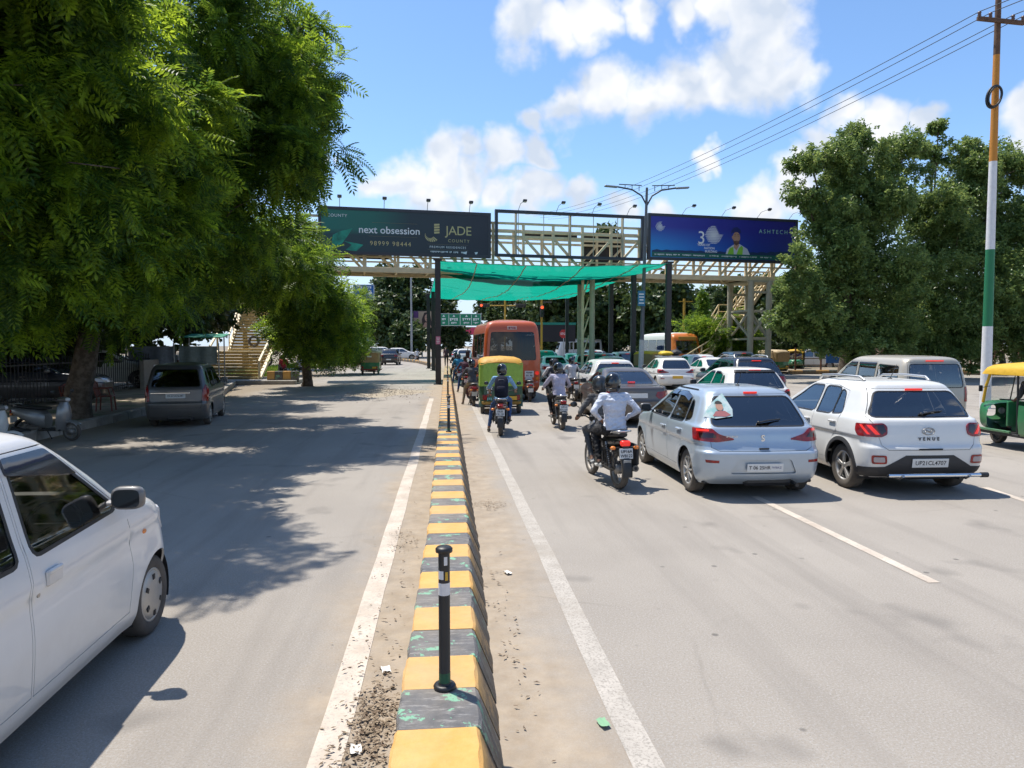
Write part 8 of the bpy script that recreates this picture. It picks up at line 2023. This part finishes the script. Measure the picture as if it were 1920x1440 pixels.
# orange minibus
busglass = glass('bus_glass', (.01, .012, .012), .16); busglass.node_tree.nodes['Fresnel'].inputs[0].default_value = 1.5
k = K['bus']; bx = xat(961, 26.4) ; bs = k.spawn('minibus', (bx - .12, 29.6, 0), R(2.5), orange1, 'orange minibus with a wide dark rear window in the queue', 'bus', glassm=busglass, rearglass=busglass)
bs.scale = (1.0, 1.0, 1.03)
for sg in (-1, 1):
    q = k.sh.on_rear(sg * .92, 1.02, .01)
    for dz, m_, r_b in ((.0, redlit, .07), (-.20, amber, .055), (-.36, clearlens, .055)): b = MB(); b.cyl(q + Vector((0, .03, dz)), q + Vector((0, -.025, dz)), r_b, n=14); b.build('tail_lamp', m_, bs)
q = k.sh.on_rear(.62, .98, .012); b = MB(); b.box((0, 0, 0), (.34, .015, .24), .004); npb = b.build('number_plate', plate_w, bs, q); marks(npb, 0, .055, .24, .07, ink, -.010, False); marks(npb, 0, -.05, .24, .07, ink, -.010, False, 3)
q = k.sh.on_rear(-.02, 2.66, .012); b = MB(); b.box((0, 0, 0), (.36, .015, .13), .004); rs = b.build('roof_badge', mat('badge_pale', (.50, .36, .30), .5), bs, q, (R(-14), 0, 0)); marks(rs, 0, 0, .28, .09, redlamp, -.010, False)
b = MB(); b.box((0, -3.17, .58), (2.0, .10, .22), .04); b.build('rear_bumper', orange1, bs)
for sg in (-1, 1): b = MB(); b.tube([(sg * 1.0, 2.9, 2.0), (sg * 1.22, 3.1, 1.95), (sg * 1.24, 3.1, 1.75)], .02, n=6); mo = b.build('mirror_arm', blackp, bs); b = MB(); b.box((sg * 1.24, 3.1, 1.62), (.18, .06, .34), .03); b.build('mirror_head', plastic, mo)
for y in (-2.1, -1.2, -.3, .6):
    for x in (-.62, -.2, .3, .68): b = MB(); b.box((x, y, 1.45), (.38, .12, .75), .05); b.build('seat', seatb if y < -1.5 else seatm, bs)
# two-tone bus across the junction
m2 = bpy.data.materials.new('white_orange_bus_paint'); m2.use_nodes = True; nt = m2.node_tree; N_ = nt.nodes; tc_ = N_.new('ShaderNodeTexCoord'); sx_ = N_.new('ShaderNodeSeparateXYZ'); nt.links.new(tc_.outputs['Object'], sx_.inputs[0])
g1 = N_.new('ShaderNodeMath'); g1.operation = 'GREATER_THAN'; g1.inputs[1].default_value = 2.25; nt.links.new(sx_.outputs['Y'], g1.inputs[0]); g2 = N_.new('ShaderNodeMath'); g2.operation = 'LESS_THAN'; g2.inputs[1].default_value = 1.42; nt.links.new(sx_.outputs['Z'], g2.inputs[0]); g3 = N_.new('ShaderNodeMath'); g3.operation = 'MAXIMUM'; nt.links.new(g1.outputs[0], g3.inputs[0]); nt.links.new(g2.outputs[0], g3.inputs[1])
mx_ = N_.new('ShaderNodeMix'); mx_.data_type = 'RGBA'; mx_.inputs[6].default_value = (.62, .62, .60, 1); mx_.inputs[7].default_value = (.52, .15, .025, 1); nt.links.new(g3.outputs[0], mx_.inputs[0]); nt.links.new(mx_.outputs[2], N_['Principled BSDF'].inputs['Base Color']); N_['Principled BSDF'].inputs['Roughness'].default_value = .4
wb = k.spawn('city_bus', (xat(1258, 51), 51.5, 0), R(187), m2, 'white and orange bus turning across the junction on the right', 'bus', glassm=wglass, rearglass=wglass); b = MB(); b.box((0, 2.95, 2.58), (1.3, .06, .24), .02); b.build('destination_board', mat('board_amber', (.45, .26, .05), .6), wb)
sb_ = k.spawn('city_bus', (xat(1085, 98), 98, 0), R(95), white1, 'white bus far behind the canopy posts', 'bus', glassm=wglass, rearglass=wglass)

# auto rickshaws
hood_y = mat('hood_yellow', (.60, .36, .02), .55, bump=.25, bscale=9, var=.08); hood_o = mat('hood_orange_yellow', (.58, .30, .035), .6, bump=.3, bscale=9, var=.08); lime = mat('lime_tarp', (.26, .42, .06), .55, bump=.5, bscale=5, var=.12); agreen = mat('auto_green', (.012, .15, .05), .35, coat=.3, var=.1, dirt=.5); dgreen = mat('auto_dark_green', (.012, .075, .035), .4, coat=.3, var=.1, dirt=.4)
khaki = mat('khaki_tarp', (.30, .20, .09), .7, bump=.4, bscale=7, var=.12); khaki_t = mat('pale_khaki_hood', (.46, .35, .20), .65, bump=.3, bscale=8); dark_tarp = mat('dark_tarp', (.05, .04, .03), .7, bump=.3, bscale=8)
yb_ = mat('bumper_yellow_rust', (.30, .17, .03), .7, var=.3, scale=9)
auto((xat(942, 21.2), 22.6, 0), R(-1), 'auto rickshaw with lime green curtain and yellow hood, behind the minibus', hood_o, lime, dgreen, low=yb_, rear_text=True)
AX = xat(1846, 13.95) + .55
auto((AX, 13.15, 0), R(-1), 'auto rickshaw with bright yellow hood cut off by the right edge', hood_y, dark_tarp, agreen)
auto((xat(694, 51), 52.2, 0), R(-2), 'auto rickshaw with khaki curtain driving away on the left carriageway', khaki_t, khaki, agreen, low=mat('red_bumper', (.25, .03, .03), .6), rear_band=plate_w)
auto((xat(1492, 56), 56, 0), R(150), 'auto rickshaw facing the camera under the right roadside trees', hood_y, dark_tarp, agreen)
auto((xat(1445, 52), 52, 0), R(20), 'auto rickshaw with pale hood behind the dark blue suv', khaki_t, khaki, agreen)
auto((xat(1222, 43), 43, 0), R(-40), 'auto rickshaw half hidden behind the street light base', hood_y, khaki, agreen)

# ------------------------------------------------------------------ two-wheelers with their riders
def mount(P, loc, rz):                     # a rider shares the frame of the machine
    return P
pale_shirt = cloth('pale_blue_shirt', (.55, .58, .66)); lilac = cloth('lilac_shirt', (.42, .40, .50)); sky_shirt = cloth('sky_blue_shirt', (.20, .36, .55)); jeans = cloth('blue_jeans', (.045, .085, .19)); blacktr = cloth('black_trousers', (.018, .018, .02)); greytr = cloth('grey_trousers', (.075, .078, .085)); check = cloth('checked_dark_jacket', (.06, .06, .065), c2=(.13, .13, .13)); darktop = cloth('dark_top', (.03, .03, .04)); maroon = cloth('purple_shirt', (.08, .045, .065)); tan = cloth('tan_trousers', (.28, .22, .15)); white_sh = cloth('white_shirt', (.56, .55, .56)); bluebag = cloth('blue_bag_cloth', (.03, .20, .34)); navybag = cloth('navy_bag_cloth', (.012, .014, .028), bump=.2); redc = cloth('red_cloth', (.38, .04, .05)); pinkc = cloth('dusty_pink_cloth', (.26, .17, .17)); orangec = cloth('orange_cloth', (.45, .12, .03))

p = gp(1160, 917); rz = R(7); L0 = Vector((p.x - .06, p.y + .64, 0))
motorcycle(L0, rz, bike_blk, 'black motorcycle carrying two riders beside the silver hatchback', ('UP16A', 'W8122'), lit=True, alloyw=False)
person('person', ride_pose(20, .84, .02), (check, greytr, SHOE_W), 'front rider in dark checked jacket and black helmet on nearest motorcycle', L0, rz, .010, HELM_G)
person('person', ride_pose(6, .86, -.44, hands='thigh', peg_y=.16, twist=.25), (pale_shirt, blacktr, SHOE_W), 'pillion rider in pale blue shirt, hands on thighs, on nearest motorcycle', L0, rz, .010, HELM_B, sleeve=.93, bulk=1.1)
b = MB(); b.box((.20, -.62, .50), (.10, .34, .34), .05); tag(b.build('side_bag', mat('black_bag', (.015, .015, .016), .6, bump=.3), None, L0, (0, 0, rz)), 'black side bag hanging on the nearest motorcycle', 'bag')
p = gp(938, 817); rz = R(-7); L0 = Vector((p.x + .09, p.y + .64, 0))
motorcycle(L0, rz, bike_red, 'dark red motorcycle ridden by the man with a backpack', ('DL5S', 'CX 121'), mirrors=True)
person('person', ride_pose(12, .84, -.20, left_down=True), (sky_shirt, jeans, SHOE_D), 'rider in sky blue shirt and jeans wearing a dark backpack', L0, rz, .012, HELM_B, sleeve=.42)
backpack(L0, rz, (0, -.315, 1.20), 12, 'dark navy backpack worn by the rider in the sky blue shirt', navybag)
p = gp(1053, 806); rz = R(1); L0 = Vector((p.x, p.y + .64, 0))
motorcycle(L0, rz, bike_grey, 'grey motorcycle ridden by the man in a lilac shirt', ('UP14', 'EX1101'), mirrors=False, guard=False)
person('person', ride_pose(10, .84, -.22), (lilac, blacktr, SHOE_W), 'rider in lilac shirt and black helmet seen from behind', L0, rz, .012, HELM_B, sleeve=.93, bulk=1.06)
def rider_set(kind, loc, rz, pm, bl, people_, **kw):
    L0 = Vector((loc[0], loc[1], 0)); (scooter if kind == 's' else motorcycle)(L0, R(rz), pm, bl, **kw)
    for (seat_y, lean_, mats_, lb, he, hr, sl, ld, hd) in people_: person('person', ride_pose(lean_, .80 if kind == 's' else .84, seat_y, left_down=ld, hands=hd), mats_, lb, L0, R(rz), .020, he, hr, sleeve=sl, fingers=False)
rider_set('s', (3.75, 24.8), 4, bike_blk, 'black scooter carrying two people left of the white compact suv', [(.0, 10, (white_sh, blacktr, SHOE_D), 'scooter driver in white shirt ahead of the lilac shirt rider', HELM_B, None, .95, False, 'bars'), (-.40, 4, (darktop, blacktr, SHOE_D), 'woman pillion in black headscarf and dark clothes', None, 'scarf', 1.0, False, 'thigh')])
rider_set('m', (4.75, 26.8), 2, bike_grey, 'motorcycle ridden close to the white compact suv', [(-.15, 12, (white_sh, greytr, SHOE_D), 'rider in white shirt close beside the white compact suv', HELM_B, None, .5, False, 'bars')])
rider_set('s', (3.05, 26.6), 0, bike_grey, 'grey scooter standing right of the lime green auto rickshaw', [(-.05, 8, (white_sh, tan, SHOE_D), 'rider in white shirt right of the lime green auto rickshaw', HELM_G, None, .6, False, 'bars')])
rider_set('s', (.88, 24.9), 3, bike_red, 'maroon scooter squeezed between divider and lime green auto rickshaw', [(-.10, 14, (greytr, tan, SOLE), 'rider in grey shirt and tan trousers with one foot on the sand', HELM_B, None, .5, True, 'bars')])
rider_set('m', (1.45, 28.4), 0, bike_blk, 'black motorcycle partly hidden by the lime green auto rickshaw', [(-.15, 14, (darktop, greytr, SHOE_D), 'rider in dark top just behind the lime green auto rickshaw', HELM_B, None, .9, False, 'bars')])
rider_set('m', (.80, 31.5), 2, bike_red, 'dark red motorcycle beside the divider ridden by the man in purple', [(-.15, 16, (maroon, jeans, SOLE), 'bareheaded rider in purple shirt beside the divider', None, 'short', .45, True, 'bars')])
rider_set('m', (.62, 38.0), 1, bike_blue, 'blue motorcycle waiting beside the tall left canopy post', [(-.15, 10, (bluebag, jeans, SHOE_D), 'rider in bright blue jacket beside the left canopy post', HELM_G, None, .95, True, 'bars')])
rider_set('m', (.55, 44.5), 0, bike_blk, 'motorcycle farthest along the divider in the queue', [(-.15, 10, (darktop, blacktr, SHOE_D), 'rider in dark clothes farthest along the divider', HELM_B, None, .95, True, 'bars')])
rider_set('m', (-3.6, 87), -10, bike_grey, 'small motorcycle far off by the curving kerb', [(-.15, 10, (white_sh, greytr, SHOE_D), 'rider in white shirt far off by the curving kerb', HELM_B, None, .6, False, 'bars')])
# pedestrians
person('person', stand_pose(.18), (maroon, blacktr, SHOE_D), 'man with red bag walking along the divider under the net', (-.05, 60.5, .30), R(180), .02, None, 'short', sleeve=.5, fingers=False)
t_ = backpack((-.05, 60.5, .30), R(180), (0, -.17, 1.22), 0, 'red bag on the back of the man walking along the divider', redc)
person('person', stand_pose(.05), (redc, redc, SOLE), 'woman in a red sari standing at the left roadside', (xat(667, 74), 74, .0), R(30), .02, None, 'scarf', sleeve=.45, fingers=False, saree=True)
person('person', stand_pose(.05), (pinkc, maroon, SOLE), 'woman in dull pink beside the red sari', (xat(672, 75), 75.5, .0), R(-20), .02, None, 'scarf', sleeve=.45, fingers=False, saree=True)
def sit_pose():
    J = dict(hip=Vector((0, 0, .54)), chest=Vector((0, .02, .88)), neck=Vector((0, .04, 1.07)), head=Vector((0, .09, 1.22)), shL=Vector((-.18, .03, 1.02)), shR=Vector((.18, .03, 1.02)), look=Vector((0, 1, -.2)), headup=Vector((0, .1, 1)), curl=.5)
    for S, q in (('L', -1), ('R', 1)): J.update({'el' + S: Vector((q * .25, .06, .76)), 'wr' + S: Vector((q * .17, .28, .66)), 'ha' + S: Vector((q * .13, .36, .64)), 'kn' + S: Vector((q * .15, .42, .50)), 'an' + S: Vector((q * .14, .44, .10)), 'to' + S: Vector((q * .16, .60, .04))})
    return J
auto_d = person('person', {**{k_: v + Vector((0, 0, .30)) if isinstance(v, Vector) else v for k_, v in sit_pose().items()}}, (greytr, greytr, SHOE_D), 'driver seated inside the bright yellow auto rickshaw', Vector((AX, 13.15 + .12, 0)), R(-1), .014, None, 'short', sleeve=.6)
person('person', {**{k_: v + Vector((0, 0, .24)) if isinstance(v, Vector) else v for k_, v in sit_pose().items()}}, (white_sh, jeans, SHOE_D), 'passenger in blue jeans inside the bright yellow auto rickshaw', Vector((AX - .28, 13.15 - .66, 0)), R(-1), .014, None, 'short', sleeve=.6)

# ------------------------------------------------------------------ left pavement: scooters, chairs, railing, stall
wsc = paint('scooter_white', (.55, .57, .56), .35)
scooter((-9.0 + .2, 16.5, 0), R(-104), bike_grey, 'grey scooter parked in the shade beside the kerb')  # a white scooter: the grey puts the shade into its colour
scooter((-8.9, 14.2, 0), R(-70), wsc, 'white scooter at the left edge beyond the nearest white car')
def chair(loc, rz, label, m):
    t = empty('plastic_chair', loc, rz, label, 'chair', 'plastic chairs on the pavement')
    b = MB(); b.box((0, 0, .43), (.44, .42, .03), .012); b.build('seat', m, t)
    for x in (-.19, .19):
        for y in (-.18, .18): b = MB(); b.cyl((x * 1.15, y * 1.15, 0), (x, y, .42), .022, n=8); b.build('leg', m, t)
        b = MB(); b.tube([(x * 1.1, -.18, .43), (x * 1.15, -.24, .66), (x * 1.15, .12, .66), (x * 1.1, .18, .43)], .02, n=6); b.build('armrest', m, t)
    b = MB(); b.tube([(-.20, -.20, .45), (-.21, -.28, .82), (0, -.30, .88), (.21, -.28, .82), (.20, -.20, .45)], .022, n=6)
    for x in (-.12, -.06, 0, .06, .12): b.tube([(x, -.21, .46), (x, -.29, .85)], .016, n=6)
    b.build('backrest', m, t)
chm = mat('brown_red_plastic', (.16, .035, .02), .45)
chair((-9.75, 19.6, .19), R(-110), 'red brown plastic chair nearest the parked scooter', chm); chair((-9.9, 21.6, .19), R(-80), 'red brown plastic chair behind the first one', chm)
fn = empty('iron_railing', (0, 0, 0), 0, 'black iron railing with spear tops behind the left pavement', 'railing')
ironm = mat('black_iron', (.015, .015, .016), .5); bmx = MB(); bmx.cyl((0, 0, .1), (0, 0, 1.45), .016, n=6); bmx.cyl((0, 0, 1.45), (0, 0, 1.58), .022, .002, 6); bme = bmx.mesh('bar', ironm)
fa, fb_ = Vector((-12.4, 18, .19)), Vector((-14.2, 42, .19))
for i in range(110): q = fa.lerp(fb_, i / 109); link('bar', bme, fn, q)
for z in (.25, 1.30): b = MB(); b.box(((fa + fb_) / 2 + Vector((0, 0, z))), (.04, (fb_ - fa).length, .04), 0, rot=Matrix.Rotation(math.atan2(-(fb_ - fa).x, (fb_ - fa).y), 3, 'Z')); b.build('rail', ironm, fn)
wl = MB(); wl.box((-13.6, 38.0, .8), (.2, 12, 1.3), .02, rot=Matrix.Rotation(.075, 3, 'Z')); tag(wl.build('low_wall', mat('pale_wall', (.24, .22, .19), .8, var=.12), None), 'pale low wall behind the iron railing', 'wall')
st = empty('cloth_stall', (xat(325, 34), 34, .19), 0, 'roadside stall hung with pale printed banners behind the grey hatchback', 'stall')
for i, (x, w_, m_) in enumerate(((-1.0, 2.0, mat('banner_grey', (.16, .19, .24), .7, bump=.4, bscale=4, var=.2)), (1.1, 1.7, mat('banner_grey_green', (.15, .20, .21), .7, bump=.4, bscale=4, var=.2)))):
    b = MB(); n = 12; b.add([(x - w_ / 2 + w_ * i_ / n, .05 * math.sin(i_ * 1.3), z) for z in (1.05, 1.85 - .1 * 0) for i_ in range(n + 1)], [(i_, i_ + 1, n + 2 + i_, n + 1 + i_) for i_ in range(n)], smooth=True); b.build('banner', m_, st)
for x in (-2.1, 0, 2.0):
    b = MB(); b.cyl((x, .06, 0), (x, .06, 2.0), .03); b.build('pole', galv, st)
b = MB(); b.box((.0, .9, 1.0), (3.6, 1.3, .06), .01); b.build('counter', concrete, st); b = MB(); b.box((1.2, .9, 2.35), (1.8, 1.2, .04), .01, rot=Matrix.Rotation(R(8), 3, 'X')); b.build('green_awning', mat('awning_green', (.02, .20, .12), .7), st)
for x in (.4, 2.0): b = MB(); b.cyl((x, .9, 0), (x, .9, 2.35), .03); b.build('awning_pole', galv, st)
person('person', stand_pose(.05), (white_sh, greytr, SHOE_D), 'man in white vest standing behind the banner stall', (xat(325, 35.5), 35.7, .19), R(150), .02, None, 'short', sleeve=.3, fingers=False)
# tyre repair corner under the stair
_tr = MB(); _tr.lathe([(.22, -.07), (.30, -.09), (.345, -.05), (.35, 0), (.345, .05), (.30, .09), (.22, .07)], axis='X', n=24); trm = _tr.mesh('old_tyre', rubber)
for i, (px, py, Y, lb) in enumerate(((478, 680, 42.2, 'old tyre leaning at the foot of the left stair rail'), (476, 640, 44.0, 'old tyre hung high on the left stair rail'), (512, 655, 43.0, 'old tyre hung on the right side of the left stair'), (500, 676, 42.8, 'old tyre hanging low beside the yellow blocks'))):
    c = at(px, py, Y); o = link('old_tyre', trm, None, c, (0, R(8) * (i - 1), R(70 + 15 * i))); tag(o, lb, 'tyre', 'old tyres at the repair corner')
person('person', sit_pose(), (redc, blacktr, SOLE), 'man in red shirt sitting beside the old tyres', (xat(530, 43.0), 43.2, .19), R(190), .02, None, 'short', sleeve=.4, fingers=False)
person('person', sit_pose(), (white_sh, blacktr, SOLE), 'man in white shirt sitting in the shade past the tyres', (xat(563, 47), 47, .1), R(160), .02, None, 'short', sleeve=.4, fingers=False)
for x_, y_, lb in ((xat(530, 43.0), 43.15, 'wooden stool under the man in red shirt'), (xat(563, 47), 46.95, 'wooden stool under the man in white shirt')):
    t = empty('stool', (x_, y_, .19 if y_ < 45 else .1), 0, lb, 'stool'); b = MB(); b.box((0, 0, .40), (.36, .32, .05), .01); b.build('seat', mat('old_wood', (.12, .08, .05), .8), t)
    for sx in (-.14, .14):
        for sy in (-.12, .12): b = MB(); b.box((sx, sy, .19), (.04, .04, .38)); b.build('leg', MATS['old_wood'], t)
bc = empty('bicycle', (xat(606, 48), 48, 0), R(75), 'dark bicycle standing at the grass edge on the left', 'bicycle')
for y in (-.52, .52):
    b = MB(); b.tube([(0, y + .33 * math.cos(a), .33 + .33 * math.sin(a)) for a in np.linspace(0, 2 * math.pi, 29)[:-1]], .018, n=6, closed=True); wo = b.build('wheel', rubber, bc); b = MB()
    for a in np.linspace(0, 2 * math.pi, 13)[:-1]: b.cyl((0, y, .33), (0, y + .32 * math.cos(a), .33 + .32 * math.sin(a)), .004, n=4)
    b.build('spokes', steel, wo)
b = MB(); b.tube([(0, -.52, .33), (0, -.1, .30), (0, .38, .80), (0, -.22, .80), (0, -.52, .33)], .018, n=6); b.tube([(0, -.1, .30), (0, -.24, .90)], .018, n=6); b.tube([(0, .52, .33), (0, .36, .95)], .018, n=6); b.build('frame', blackp, bc)
b = MB(); b.tube([(-.25, .25, 1.0), (-.1, .36, .98), (.1, .36, .98), (.25, .25, 1.0)], .014, n=6); b.build('handlebar', steel, bc); b = MB(); b.box((0, -.26, .93), (.16, .26, .06), .03); b.build('saddle', vinyl, bc)
# right roadside railing
rf = empty('roadside_fence', (0, 0, 0), 0, 'rusty rail fence with blue boards below the right trees', 'fence'); rfm = mat('fence_rust', (.14, .07, .04), .8, var=.3)
bp_ = MB(); bp_.box((0, 0, .9), (.10, .10, 1.8)); bpm = bp_.mesh('fence_post', rfm); x0, x1 = 24.0, 46.0
for i in range(12): link('fence_post', bpm, rf, (x0 + (x1 - x0) * i / 11, 51.0, .1))
for z in (.6, 1.1, 1.65): b = MB(); b.box(((x0 + x1) / 2, 51.0, z), (x1 - x0, .05, .06)); b.build('fence_rail', rfm, rf)
for x in (29.0, 37.5): b = MB(); b.box((x, 50.9, 1.2), (1.3, .04, .9)); b.build('blue_board', sblue, rf)
b = MB(); b.box((33.0, 50.6, 1.2), (1.7, 1.2, 2.6), .03); tag(b.build('brick_pillar', mat('old_brick', (.17, .10, .08), .85, c2=(.26, .17, .13), scale=5, bump=.5), None), 'square brown brick pillar left of the tricolour pole', 'pillar')
